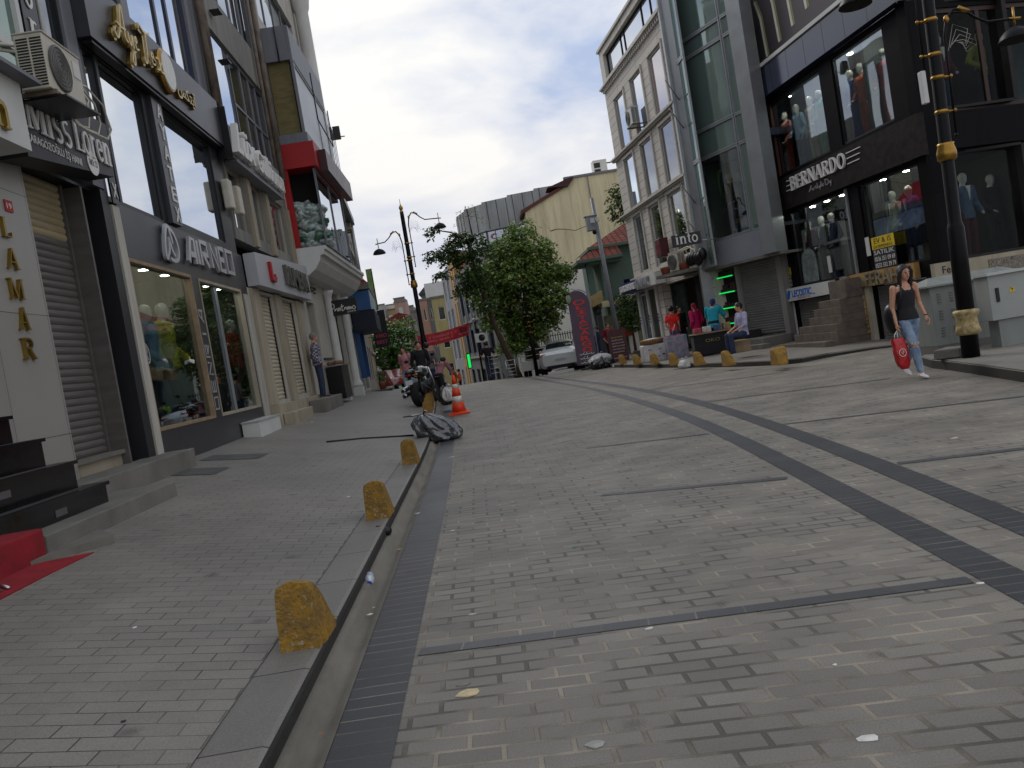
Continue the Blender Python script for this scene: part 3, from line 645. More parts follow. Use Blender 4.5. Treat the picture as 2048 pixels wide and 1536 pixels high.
# ---- air conditioner outdoor unit
def ac_unit(name_label, fr, s0, z0, n0, w=.82, h=.56, d=.29, yellow=0, hoses=True, side=-1, cmat=None):
    t = thing('air_conditioner', name_label, 'air conditioner', fr.w(s0 + w / 2, n0, z0))
    body = MB(); body.box(fr, s0, s0 + w, n0, n0 + d, z0, z0 + h); body.box(fr, s0 - .01, s0 + w + .01, n0 - .01, n0 + d + .012, z0 + h, z0 + h + .02)
    cs = bevel(body.obj('casing', cmat or M_cream, t), .012)
    g = MB(); cc = fr.w(s0 + w * .36, n0 + d + .003, z0 + h * .5); ax = Vector((fr.N[0], fr.N[1], 0))
    g.lathe(cc, [(h * .41, 0), (h * .43, .012), (h * .40, .014)], 28, ax); o = g.obj('fan_grille', mat('fan_grille_grey', (86, 86, 82), .6, var=.2, scale=30), t)
    g = MB()
    for r in (.08, .16, .24, .32, .39):
        pts = [cc + ax * .02 + Vector((fr.D[0], fr.D[1], 0)) * math.cos(R(a)) * r * h + Vector((0, 0, 1)) * math.sin(R(a)) * r * h for a in range(0, 361, 20)]
        g.tube(pts, .004, 4, cap=False)
    g.obj('guard_rings', mat('guard_wire', (120, 118, 112), .5), o)
    g = MB()   # slots in the end that faces down the street
    for k in range(17):
        for c in (0, 1):
            z = z0 + .03 + k * (h - .06) / 17; e = s0 - .004 if side < 0 else s0 + w + .001
            g.box(fr, e, e + .003, n0 + .025 + c * d * .47, n0 + .025 + c * d * .47 + d * .40, z, z + .016)
    g.obj('side_slots', M_dark, t)
    g = MB(); g.box(fr, s0 + .05, s0 + .09, n0 - .12 - n0 * .5, n0 + d + .03, z0 - .05, z0 - .004); g.box(fr, s0 + w - .09, s0 + w - .05, n0 - .12 - n0 * .5, n0 + d + .03, z0 - .05, z0 - .004)
    g.obj('bracket', M_rust, t)
    if hoses:
        g = MB(); e = s0 + w
        for q, (rr, dz) in enumerate(((.8, .0), (1.1, .06), (.5, -.05))):
            g.tube([fr.w(e, n0 + .1, z0 + .3 + dz), fr.w(e + rr * .4, n0 + .15, z0 + .36 + dz), fr.w(e + rr * .8, n0 + .13, z0 + .28 + dz), fr.w(e + rr, n0 + .1, z0 + .1), fr.w(e + rr * .85, n0 + .1, z0 - .06), fr.w(e + rr * .3, n0 + .1, z0 - .10), fr.w(e - .05, n0 + .1, z0 - .03)], .013, 6)
        g.tube([fr.w(s0 + .2, .1, z0 + h + .05), fr.w(s0 + .6, n0 - .1, z0 + h + .12), fr.w(e + .4, n0, z0 + h + .02), fr.w(e + .8, n0, z0 + h - .18), fr.w(e + .5, n0 + .1, z0 + .2), fr.w(e, n0 + .1, z0 + .25)], .022, 7)
        g.tube([fr.w(s0 + .3, .1, z0 + h + .02), fr.w(s0 + .7, n0 - .1, z0 + h + .07), fr.w(e + .1, n0, z0 + h + .0), fr.w(e + .25, n0, z0 + h - .22), fr.w(e + .02, n0 + .08, z0 + .28)], .018, 7)
        g.obj('hose', M_cream, t)
        MB().box(fr, s0 + w * .76, s0 + w * .94, n0 + d + .001, n0 + d + .006, z0 + h * .55, z0 + h * .86).obj('rating_label', M_white, t)
    return t
t = ac_unit('cream outdoor air conditioner with looping hoses on a bracket above the Miss Loren sign', L, 8.92, 4.80, .42)
m = MB(); m.prism(L, [(9.0, 4.72), (9.8, 4.74), (9.8, 4.76), (9.0, 4.74)], .05, .82); m.obj('tray', M_black, t)

# ================================================================== anthracite shop building with two display windows
D = thing('shop_building', 'anthracite clad shop building with two big display windows and mirrored upper windows', 'building', (-4.5, 14.8, .6))
shell(L, 11.7, 18.15, 8, .3, 13, n1=-1.4).obj('side_wall', M_greywall, D)
W1 = (11.98, 14.56, 1.08, 3.52); W2 = (14.93, 17.6, 1.08, 3.50)
wall(L, 11.93, 18.15, .3, 4.27, [W1, W2], -.14, 0).obj('cladding', M_anth, D)
MB().box(L, 11.70, 11.93, -.1, .035, .45, 4.20).obj('pilaster', M_offwhite, D)
MB().box(L, 17.75, 18.14, -.02, .03, .6, 3.42).obj('end_pilaster', M_offwhite, D)
for nm, (a, b, c, d) in (('w', W1), ('x', W2)):
    m = MB(); m.box(L, a, b, -.12, .012, c, c + .05); m.box(L, a, b, -.12, .012, d - .05, d); m.box(L, a, a + .04, -.12, .012, c + .05, d - .05); m.box(L, b - .05, b, -.12, .014, c + .05, d - .05)
    w_ = m.obj('display_window', M_wood if nm == 'w' else M_beige, D)
    MB().box(L, a + .03, b - .03, -.07, -.062, c + .04, d - .04).obj('pane', G_shop, w_)
    if nm == 'x':
        MB().box(L, a + 1.05, a + 1.08, -.06, -.02, c + .05, d - .05).obj('mullion', M_alu, w_)
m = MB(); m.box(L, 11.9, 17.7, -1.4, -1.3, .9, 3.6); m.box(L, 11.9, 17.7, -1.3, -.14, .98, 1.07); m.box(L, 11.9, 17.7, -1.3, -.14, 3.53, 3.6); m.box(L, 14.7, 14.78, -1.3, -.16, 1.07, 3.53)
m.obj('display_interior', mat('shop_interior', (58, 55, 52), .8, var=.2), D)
m = MB(); m.box(L, 12.4, 14.2, -1.29, -1.2, 1.3, 3.2); m.obj('backdrop', mat('teal_poster', (60, 110, 116), .6, var=.3, scale=3), D)
for a in (12.4, 13.3, 14.2, 15.4, 16.4, 17.2):
    m = MB(); m.lathe(L.w(a, -.28, 3.529), [(.08, 0), (.08, .01)], 12, (0, 0, -1), smooth=False); m.obj('added_light_disc', mat('added_disc_glow', (255, 250, 238), .3, var=0, emit=30), D)  # glowing discs added under the ceiling to brighten the window figures
# upper mirrored storey
U1 = (12.28, 13.86, 4.33, 6.40); U2 = (14.62, 17.3, 4.42, 6.36); U0 = (11.80, 12.2, 4.33, 6.4)
wall(L, 11.7, 18.0, 4.271, 6.45, [U0, U1, U2], -.25, -.03).obj('upper_cladding', M_anth2, D)
for (a, b, c, d) in (U0, U1, U2): window(L, D, a, b, c, d, -.12, M_black, G_mir, fw=.035)
# vertical mullion sign
t = thing('banner_sign', 'white letters A Y A T E X down the dark mullion between the mirrored windows', 'sign', (-4.5, 14.25, 4.4))
MB().box(L, 14.05, 14.5, -.028, .05, 4.32, 6.42).obj('board', M_anth, t)
for i, ch in enumerate('AYATEX'): text(ch, L, 14.22, 14.44, 6.40 - .34 * (i + 1), 6.40 - .34 * i - .09, .052, M_ltr, t, 'letter', ext=.012, bold=.01)
t = thing('banner_sign', 'small black strip with a white letter X beside the pale pilaster', 'sign', (-4.5, 11.8, 4.3))
MB().box(L, 11.70, 11.9, .04, .06, 4.22, 4.7).obj('board', M_black, t); text('X', L, 11.74, 11.88, 4.3, 4.5, .062, M_ltr, t, 'letter', ext=.01)
# big dark band with gold script
bnd = MB(); bnd.box(L, 11.72, 17.75, -.2, .16, 6.45, 7.36); bnd.obj('upper_fascia', M_anth, D)
m = MB(); m.box(L, 11.8, 17.7, .0, .13, 6.40, 6.448); m.obj('fascia_soffit', M_black, D)
GW = [(11.9, 12.9, 7.6, 9.0), (13.0, 13.3, 7.55, 9.6), (13.9, 15.1, 7.6, 10.4), (15.2, 17.3, 7.6, 10.4)]
wall(L, 11.72, 18.0, 7.361, 13, [(12.0, 13.7, 7.5, 9.9), (14.0, 17.4, 7.5, 10.4), (12.2, 17.2, 11.1, 12.6)], -.25, -.03).obj('top_wall', M_greyp, D)
window(L, D, 12.0, 13.7, 7.5, 9.9, -.15, M_navy, G_mir, nv=1, hs=[8.2, 9.1], fw=.09); window(L, D, 14.0, 17.4, 7.5, 10.4, -.15, M_navy, G_mir, vs=[15.6, 16.3], hs=[], fw=.10); window(L, D, 12.2, 17.2, 11.1, 12.6, -.15, M_navy, G_mir, nv=3, fw=.08)
m = MB(); m.tube([L.w(17.95, .1, 7.4), L.w(17.95, .1, 10), L.w(17.95, .1, 13)], .07, 8); m.obj('drainpipe', M_rust, D)
t = thing('shop_sign', 'gold script lettering with an oval mirror disc on the dark upper fascia', 'sign', (-4.2, 14, 6.6))
A_ = [[(.02, .34), (.0, .22), (.04, .14), (.09, .34), (.15, .82), (.185, 1.0), (.18, .6), (.175, .3), (.21, .24)], [(.06, .5), (.13, .46), (.2, .5)],
      [(.235, .5), (.235, .3), (.26, .24), (.30, .5)], [(.30, .5), (.295, .1), (.27, -.18), (.24, -.1), (.30, .2)], [(.335, .36), (.375, .46), (.36, .54), (.338, .42), (.35, .26), (.395, .3)],
      [(.46, .86), (.47, .98), (.56, .88), (.66, .98)], [(.57, .9), (.555, .5), (.53, .2), (.49, .12), (.475, .24)], [(.62, .36), (.665, .46), (.65, .54), (.625, .42), (.64, .26), (.69, .3)], [(.72, .5), (.77, .5), (.79, .26), (.85, .26)], [(.85, .52), (.80, .42), (.76, .26), (.71, .22)]]
script(A_, L, 12.35, 14.6, 6.58, 7.26, .24, .032, mat('pale_gold_face', (206, 184, 128), .4, metal=.3, var=.08), t, ext=.03)
script(A_, L, 12.37, 14.62, 6.57, 7.25, .165, .042, M_gold, t, 'lettering_back', ext=.05)
m = MB(); m.lathe(L.w(14.56, .165, 6.90), [(.36, 0), (.37, .05), (.33, .09)], 28, (1, 0, 0), smooth=False); o = m.obj('mirror_frame', M_goldp, t)
m = MB(); m.lathe(L.w(14.56, .257, 6.90), [(.31, 0), (.30, .01)], 28, (1, 0, 0), smooth=False); m.obj('mirror_disc', mat('pale_disc', (186, 182, 170), .25, var=.1, scale=6), o)
text('ﺲﻜﺘﻳآ', L, 15.0, 16.0, 6.62, 6.95, .163, M_gold, t, 'arabic_lettering', ext=.06, bold=.02)
# air neo sign
t = thing('shop_sign', 'silver AIR NEO letters and curved A emblem on anthracite fascia', 'sign', (-4.48, 15.2, 3.7))
def emblem(fr, s0, s1, z0, z1, n, ext, w, par):
    return script([[(.18, .12), (.05, .0), (.0, .12), (.12, .55), (.38, 1.0), (.55, .78), (.62, .5)], [(.38, 1.0), (.8, .82), (1.0, .42), (.86, .08), (.55, -.02), (.30, .02)], [(.18, .12), (.32, .30), (.40, .62), (.5, .30), (.66, .14)]], fr, s0, s1, z0, z1, n, w, M_silver, par, 'emblem', ext=ext)
emblem(L, 13.36, 13.98, 3.66, 4.20, .03, .05, .06, t)
sl = [('A', 14.42, 14.86), ('I', 14.93, 15.02), ('R', 15.12, 15.55), ('N', 15.72, 16.12), ('E', 16.22, 16.58), ('O', 16.68, 17.15)]
def strokes(fr, s0, s1, z0, z1, n, ext, pts, w, par, nm='letter', mt=None):
    b = MB()
    for i, p in enumerate(pts): ribbon(b, fr, p, w, n, n + ext + i * .0005, lambda x, y: (s0 + x * (s1 - s0), z0 + y * (z1 - z0)))
    return b.obj(nm, mt or M_silver, par)
SQ = {'A': [[(0, 0), (.55, 1), (1, 1), (1, 0)], [(.35, .35), (1, .35)]], 'I': [[(.5, 0), (.5, 1)]], 'R': [[(0, 0), (0, 1), (1, 1), (1, .5), (.2, .5)], [(.3, .5), (1, 0)]],
      'N': [[(0, 0), (0, 1), (1, 0), (1, 1)]], 'E': [[(1, 1), (0, 1), (0, 0), (1, 0)], [(0, .5), (.9, .5)]], 'O': [[(0, 0), (0, 1), (1, 1), (1, 0), (0, 0)]]}
for ch, a, b in sl:
    zz = 3.72 + (a - 14.4) * .02; strokes(L, a + .03, b - .03, zz, zz + .42, .03, .05, SQ[ch], .10, t)
t = thing('window_decal', 'small silver A emblem stuck on the dark cladding by the first display window', 'sign', (-4.49, 11.98, 2.3))
emblem(L, 11.94, 12.12, 2.05, 2.32, .004, .006, .025, t)
t = thing('window_decal', 'vertical row of pale block letters on the mullion between the display windows', 'sign', (-4.49, 14.75, 1.2))
for i, ch in enumerate('OENRIA'):
    strokes(L, 14.64, 14.84, 1.22 + i * .30, 1.42 + i * .30, .003, .006, [[(1 - y, x) for x, y in p] for p in SQ[ch]], .04, t)
# steps in front of the shop
t = thing('entrance_step', 'white block step in front of the second display window', 'step', (-4.3, 16.7, .6))
m = MB(); m.box(L, 15.9, 17.5, .02, .36, .5, .85); bevel(m.obj('step_block', M_white, t), .01)
m = MB(); m.box(L, 15.88, 17.52, .015, .38, .851, .875); m.obj('tread', mat('pale_tread', (170, 170, 166), .5, var=.08), t)

# ================================================================== steps of the near shops
t = thing('entrance_steps', 'glossy black granite steps leading up to the marble clad shop', 'steps', (-4.0, 6.5, .5))
for i, (n_, z_) in enumerate(((.80, .80), (.55, 1.05), (.30, 1.31), (.05, 1.57))):
    m = MB(); m.box(L, 4.2, 8.32 - .02 * i, n_ - .28 if i < 3 else -.2, n_ - .02, .35, z_ - .035); m.box(L, 4.2, 8.34 - .02 * i, n_ - .30 if i < 3 else -.2, n_ + .012, z_ - .034, z_)
    q = m.obj('step', M_blackgl, t)
    if i < 3:
        g = MB()
        for a in (.05, .09, .13): g.box(L, 4.2, 8.25, n_ - a - .012, n_ - a, z_ + .0005, z_ + .003)
        g.obj('grip_strips', mat('grip_strip_grey', (70, 70, 72), .6), q)
    m = MB(); m.box(L, 7.3 - .35 * i, 7.5 - .35 * i, n_ - .019, n_ - .014, z_ - .16, z_ - .10); m.obj('step_label', mat('taped_label', (88, 84, 84), .6), t)
t = thing('concrete_steps', 'two worn grey concrete platforms below the roller shutter entrance', 'steps', (-4.2, 9.5, .45))
for nm, a, b, n_, z_ in (('platform', 6.55, 9.35, 1.06, .60), ('platform', 8.3, 12.0, .42, .78)):
    m = MB(); m.box(L, a, b, -.1, n_, .2, z_); bevel(m.obj(nm, M_slab, t), .012)
t = thing('ramp_block', 'low wedge of concrete at the corner of the red carpeted step', 'ramp', (-3.3, 6.6, .4))
m = MB(); m.hprism([(-3.44, 6.2), (-3.12, 6.95), (-3.44, 7.4)], .3, .47); m.obj('wedge', M_slab, t)
t = thing('carpeted_step', 'step wrapped in red carpet at the left edge', 'step', (-3.9, 5.6, .4))
m = MB(); m.box(L, 3.2, 6.5, .2, 1.08, .2, .67); bevel(m.obj('carpet_block', M_redc, t), .02)
def mat_on_walk(name, pts, mt, h=.008, th=.006):
    m = MB(); k = len(pts); q = [(x, y, walk_z(x, y)) for x, y in pts]; b = 0
    m.poly([(x, y, z + h) for x, y, z in q]); 
    for i in range(k):
        j = (i + 1) % k; m.poly([(q[j][0], q[j][1], q[j][2] + h), (q[i][0], q[i][1], q[i][2] + h), (q[i][0], q[i][1], q[i][2] - .004), (q[j][0], q[j][1], q[j][2] - .004)])
    return m.obj(name, mt)
tag(mat_on_walk('red_carpet', [(-3.42, 3.3), (-3.16, 3.6), (-3.16, 6.0), (-3.14, 6.62), (-3.42, 6.3)], M_redc), 'flat red carpet strip lying on the pavement at the left edge', 'carpet')
t = thing('doormat', 'worn brown doormat with a metal edge on the red carpet', 'doormat', (-3.3, 5.5, .43))
m = MB(); m.poly([(x, y, walk_z(x, y) + .014) for x, y in [(-3.4, 4.6), (-3.24, 4.6), (-3.24, 5.55), (-3.4, 5.7)]]); m.obj('mat', mat('brown_mat', (74, 62, 50), .95, var=.3, scale=20), t)
m = MB(); m.tube([(-3.4, 5.72, walk_z(-3.4, 5.72) + .018), (-3.22, 5.58, walk_z(-3.22, 5.58) + .018)], .012, 6); m.obj('metal_edge', M_chrome, t)

# ================================================================== beige shop building with twin cream shutters
E_ = thing('shop_building', 'beige and grey shop building with two cream roller shutters at street level', 'building', (-4.5, 21.2, .65))
shell(L, 18.16, 24.15, 8, .3, 13.5).obj('side_wall', M_greywall, E_)
SH = [(19.15, 20.35, 1.12, 3.54), (21.15, 22.75, 1.15, 3.54)]
wall(L, 18.16, 24.15, .35, 3.6, SH, -.3, 0).obj('wall', M_offwhite, E_)
for a in (18.3, 20.42, 22.85):
    MB().box(L, a, a + (.62 if a < 22 else .5), .003, .07, 1.05, 3.59).obj('pilaster', M_beige, E_)
for h in SH: shutter(L, E_, h[0], h[1], h[2], h[3], -.12, [M_shutC], .09)
MB().box(L, 18.2, 24.1, .0, .22, .4, 1.04).obj('plinth', M_beige, E_)
m = MB(); m.prism(L, [(18.3, 3.62), (24.1, 3.66), (24.15, 4.62), (18.3, 4.32)], .0, .25); m.obj('fascia', mat('pale_lilac_fascia', (168, 168, 172), .45, var=.06, scale=.8), E_)
t = thing('shop_sign', 'weathered dark letters on the pale fascia over the cream shutters', 'sign', (-4.24, 21.5, 3.8))
text('RUMEKA', L, 20.9, 23.6, 3.82, 4.32, .253, mat('tarnished_letter', (92, 90, 84), .5, metal=.4, var=.2, scale=6), t, ext=.08, bold=.02)
strokes(L, 19.4, 19.75, 3.80, 4.22, .253, .07, [[(0, 1), (0, .1), (.8, .1), (1, .3)]], .14, t, 'red_mark', M_red)
W3 = [(18.35, 19.5, 4.9, 6.25), (20.0, 21.2, 4.9, 6.25), (21.9, 23.6, 4.9, 6.25)]
wall(L, 18.16, 24.15, 4.63, 13.5, W3 + [(18.4, 23.9, 7.0, 9.4), (18.4, 23.9, 10.4, 12.6)], -.3, -.02).obj('upper_wall', M_greywall, E_)
for h in W3: window(L, E_, *h, -.15, M_beige, G_mir, fw=.05)
window(L, E_, 18.4, 23.9, 7.0, 9.4, -.15, M_greyp, G_mid, vs=[20.6, 21.6, 22.4, 23.1], hs=[8.2], fw=.06)
window(L, E_, 18.4, 23.9, 10.4, 12.6, -.15, M_greyp, G_mid, nv=4, fw=.06)
m = MB(); m.box(L, 18.38, 20.5, -.09, -.083, 7.05, 9.35); m.obj('mirror_film_pane', G_mir, E_)
for a, b in ((19.6, 4.64), (21.35, 4.64), (23.75, 4.64)): MB().box(L, a, a + .32, -.018, .06, b, 6.21).obj('pilaster', M_beige, E_)
for a, q in ((23.2, .05), (23.9, .08), (18.3, .07)): m = MB(); m.tube([L.w(a, .08, 7.0), L.w(a, .08, 10), L.w(a + .05, .08, 13.4)], q, 8); m.obj('drainpipe', M_rust, E_)
m = MB()
for z_ in (8.7, 9.8, 10.6): m.box(L, 19.2, 19.5, 0, .22, z_, z_ + .03)
m.obj('wall_hook', M_black, E_)
t = thing('shop_sign', 'projecting grey sign board with raised white script letters above the cream shutters', 'sign', (-4.05, 19, 5.9))
m = MB(); m.box(L, 17.78, 22.6, .08, .24, 6.28, 6.96); m.obj('board', M_greyp, t)
MB().box(L, 17.77, 17.775, .01, .30, 6.2, 7.25).obj('end_plate', M_black, t)
MB().box(L, 18.2, 22.6, .01, .26, 6.22, 6.275).obj('soffit', M_greyp, t)
text('Lüx', L, 18.0, 19.6, 6.36, 7.02, .243, M_ltr, t, ext=.13, bold=.02, shear=.3); text('Güllü', L, 19.8, 21.2, 6.36, 6.9, .243, M_ltr, t, ext=.12, bold=.02, shear=.2); text('GARDEN', L, 21.3, 22.5, 6.36, 6.72, .243, M_ltr, t, ext=.1, bold=.01)
t = thing('wall_lamp_box', 'cream plastic junction box on the pillar between the two upper shop windows', 'fitting', (-4.4, 17.9, 5.2))
for a in (17.55, 18.25):
    m = MB(); m.box(L, a, a + .28, .0, .16, 5.15, 5.75); bevel(m.obj('casing', M_cream, t), .03)
t = thing('entrance_step', 'stone block step in front of the cream shutters', 'step', (-4.3, 18.9, .62))
m = MB(); m.box(L, 18.4, 20.4, .23, .48, .5, .84); bevel(m.obj('step_block', M_beige, t), .015)
m = MB(); m.box(L, 21.3, 24.1, .23, .62, .6, .95); 
t = thing('entrance_step', 'grey concrete platform the man in the checked shirt stands on', 'step', (-4.2, 23.9, .7)); bevel(m.obj('step_block', M_slab, t), .02)

# ================================================================== ornate building with bay, balcony and arched shutter
F_ = thing('arcade_building', 'white ornate building with a boxed bay window, curved balcony and arched shutter', 'building', (-4.5, 28.5, .7))
shell(L, 24.16, 32.6, 8, .3, 15.8).obj('side_wall', M_greywall, F_)
hol = [(24.5, 25.7, .3, 3.7), (28.2, 30.6, .3, 3.6)]
m = wall(L, 24.16, 32.6, .35, 3.9, hol, -.3, 0)
m.obj('wall', M_offwhite, F_)
# arch over the shutter: spandrels cut as a fan of quads
m = MB(); cx, cz, rr = 29.4, 3.6, 1.2
for i in range(12):
    a0, a1 = 180 - 15 * i, 165 - 15 * i
    p0 = (cx + rr * math.cos(R(a0)), cz + rr * math.sin(R(a0))); p1 = (cx + rr * math.cos(R(a1)), cz + rr * math.sin(R(a1)))
    m.prism(L, [p0, (p0[0], 4.95), (p1[0], 4.95), p1], -.3, 0)
m.box(L, 24.16, 28.2, -.3, 0, 3.9, 4.95); m.box(L, 30.6, 32.6, -.3, 0, 3.9, 4.95); m.obj('arch_wall', M_offwhite, F_)
m = MB()
for i in range(12):
    a0, a1 = R(180 - 15 * i), R(165 - 15 * i)
    m.prism(L, [(cx + rr * math.cos(a0), cz + rr * math.sin(a0)), (cx + (rr + .2) * math.cos(a0), cz + (rr + .2) * math.sin(a0)), (cx + (rr + .2) * math.cos(a1), cz + (rr + .2) * math.sin(a1)), (cx + rr * math.cos(a1), cz + rr * math.sin(a1))], .003, .09)
m.obj('arch_moulding', M_white, F_)
shutter(L, F_, 28.2, 30.6, .95, 4.8, -.2, [mat('pale_grey_shutter', (150, 150, 148), .45, var=.1, streak=.3)], .11, name='arched_shutter')
script([[(.0, .5), (.2, .9), (.3, .3), (.5, .8), (.7, .4), (.9, .7)], [(.1, .1), (.4, .2), (.8, .1)]], L, 28.9, 30.0, 1.9, 2.5, -.17, .03, M_black, F_, 'graffiti', ext=.003)
for a in (27.65, 30.9):
    m = MB(); m.box(L, a - .22, a + .22, .0, .33, .5, .95); m.lathe(L.w(a, .12, .95), [(.21, 0), (.22, .1), (.16, .2), (.14, .32), (.13, 3.0), (.14, 3.05), (.19, 3.15), (.21, 3.25)], 16)
    m.obj('column', M_white, F_)
m = MB(); a = 32.0
m.box(L, a - .3, a + .3, .0, .5, 4.9, 5.6); m.lathe(L.w(a, .3, 5.6), [(.26, 0), (.25, .3), (.25, 4.9), (.28, 5.0), (.24, 5.1), (.24, 9.2), (.3, 9.35), (.34, 9.6), (.4, 9.8)], 18); m.obj('tall_column', M_white, F_)
MB().box(L, 24.5, 25.7, -.28, -.22, .5, 3.66).obj('door', mat('green_grey_door', (84, 92, 84), .5, var=.2), F_)
MB().box(L, 25.75, 27.3, .002, .05, 2.0, 2.05).obj('ledge', M_black, F_)
t = thing('shop_sign', 'dark cut-out script lettering on the white wall above the man in the checked shirt', 'sign', (-4.45, 25.2, 4))
text('ﺔﻌﻤﺟ', L, 24.4, 26.2, 4.0, 4.34, .003, MATS['tarnished_letter'], t, ext=.08, bold=.01)
# balcony: a swept cornice
m = MB(); pr = [(.0, 4.3), (.28, 4.36), (.5, 4.5), (.66, 4.72), (.70, 4.86), (.80, 4.88), (.82, 5.0), (.87, 5.02), (.87, 5.12), (.0, 5.14)]
for (n_, z_), (n2, z2) in zip(pr[:-1], pr[1:]): m.poly([L.w(24.1, n_, z_), L.w(32.4, n_, z_), L.w(32.4, n2, z2), L.w(24.1, n2, z2)])
m.poly([L.w(24.1, n_, z_) for n_, z_ in reversed(pr)]); m.poly([L.w(32.4, n_, z_) for n_, z_ in pr]); m.obj('balcony_cornice', M_white, F_)
# bay: red lower storey with open end full of bags, grey framed upper storey
wall(L, 24.16, 32.6, 4.951, 15.8, [(29.6, 31.4, 5.3, 7.2), (29.6, 31.4, 8.4, 10.6), (25, 31, 12, 14)], -.3, 0).obj('upper_wall', M_offwhite, F_)
window(L, F_, 29.6, 31.4, 5.3, 7.2, -.15, M_greyp, G_mir); window(L, F_, 29.6, 31.4, 8.4, 10.6, -.15, M_greyp, G_mir, nv=1); window(L, F_, 25, 31, 12, 14, -.15, M_greyp, G_mid, nv=3)
m = MB(); m.box(L, 24.2, 24.32, .0, .18, 5.145, 7.35); m.box(L, 24.17, 29.3, .0, 1.02, 7.36, 8.05); m.obj('red_cladding', M_red, F_)
MB().box(L, 24.7, 29.6, 1.03, 1.25, 7.3, 7.9).obj('brown_sign_box', mat('dark_maroon_box', (58, 26, 28), .4, var=.15), F_)
window(L, F_, 24.35, 29.2, 5.15, 7.34, .86, M_greyp, G_mir, vs=[26.6], fw=.04)
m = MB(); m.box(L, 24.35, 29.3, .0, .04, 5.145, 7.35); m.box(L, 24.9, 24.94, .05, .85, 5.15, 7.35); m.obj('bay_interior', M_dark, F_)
m = MB(); m.box(L, 24.2, 29.3, .0, .90, 8.06, 8.32); m.box(L, 24.2, 29.3, .0, .86, 10.35, 11.3); m.box(L, 24.2, 24.26, .0, .12, 8.32, 10.35); m.box(L, 24.2, 24.26, .78, .86, 8.32, 10.35); m.obj('bay_frame', M_greyp, F_)
MB().box(L, 24.34, 24.36, .12, .72, 8.32, 10.35).obj('khaki_blind', mat('khaki_blind', (112, 102, 66), .8, var=.16, scale=3, streak=.3), F_)
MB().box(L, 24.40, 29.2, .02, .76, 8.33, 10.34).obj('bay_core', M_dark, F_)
window(L, F_, 24.4, 29.3, 8.33, 10.34, .78, M_alu, mat('painted_sky_pane', (168, 170, 172), .35, var=.06), vs=[27.6], fw=.05)  # pale pane colour stands in for the sky mirrored in this glass
for p in ([(24.15, .5, 11.28), (24.15, .5, 10.3)], [(26.2, 1.0, 10.6), (26.2, 1.0, 9.2), (28.8, 1.0, 9.0), (28.8, 1.0, 10.2)]): m = MB(); m.tube([L.w(*q) for q in p], .02, 5); m.obj('bracket_rod', M_black, F_)
t = thing('bag_pile', 'green and clear plastic bags of clothes piled behind the open end of the red bay', 'bags', (-4.1, 24.6, 5.2))
rb = random.Random(4); gm = [mat('green_plastic_bag', (74, 112, 92), .3, var=.3, scale=6, bump=.6, bscale=18), mat('clear_plastic_bag', (158, 172, 168), .25, var=.25, scale=6, bump=.7, bscale=18)]
for k in range(26):
    m = MB(); c = L.w(24.66 + rb.uniform(-.04, .16), .22 + (k % 4) * .165 + rb.uniform(-.05, .05), 5.26 + (k // 4) * .185 + rb.random() * .06); m.ball(c, rb.uniform(.15, .21), 26, 16, (1, 1.3, .72)); q_ = Vector((k * 3.1, 0, 0))
    m.v = [tuple(c + (Vector(v) - c) * (.9 + .9 * abs(noise.noise(Vector(v) * 6 + q_)) + .5 * abs(noise.noise(Vector(v) * 14 + q_)))) for v in m.v]; m.obj('bag', gm[rb.random() < .62], t)
# perpendicular sign
t = thing('hanging_sign', 'black projecting sign with white script Pantamo jeans', 'sign', (-4.0, 27.6, 3.4))
P_ = Fr((-4.5, 27.6), (1, .03))
m = MB(); m.box(P_, .05, 1.02, -.03, .03, 3.36, 3.82); m.box(P_, 0, 1.0, -.02, .02, 3.82, 3.86); m.obj('board', M_black, t)
script([[(.06, .15), (.1, .85), (.22, .8), (.2, .5), (.09, .45)], [(.24, .45), (.22, .25), (.3, .45), (.32, .2)], [(.36, .5), (.36, .2), (.42, .48), (.44, .2)], [(.5, .75), (.49, .2), (.54, .25)], [(.45, .55), (.57, .57)], [(.6, .45), (.57, .25), (.64, .45), (.66, .2)], [(.69, .48), (.7, .2), (.75, .48), (.77, .2), (.82, .45), (.84, .2)], [(.92, .5), (.87, .32), (.92, .18), (.98, .34), (.92, .5)]], P_, .1, .98, 3.42, 3.80, .031, .022, M_ltr, t, ext=.005)
text('JEANS', P_, .68, .96, 3.40, 3.46, .031, M_ltr, t, ext=.004)
t = thing('display_cabinet', 'low dark cabinet with a tray of goods on top beside the man on the step', 'cabinet', (-4.1, 26.2, .8))
m = MB(); m.box(L, 25.6, 26.9, .05, .5, .75, 1.75); m.obj('body', M_black, t); MB().box(L, 25.55, 26.95, .03, .55, 1.751, 1.79).obj('top', M_chrome, t); m = MB()
for k in range(16): m.ball(L.w(25.65 + (k % 8) * .16, .15 + (k // 8) * .2, 1.85), .07, 7, 5)
m.obj('goods', mat('brown_goods', (110, 80, 54), .7, var=.4, scale=20), t)

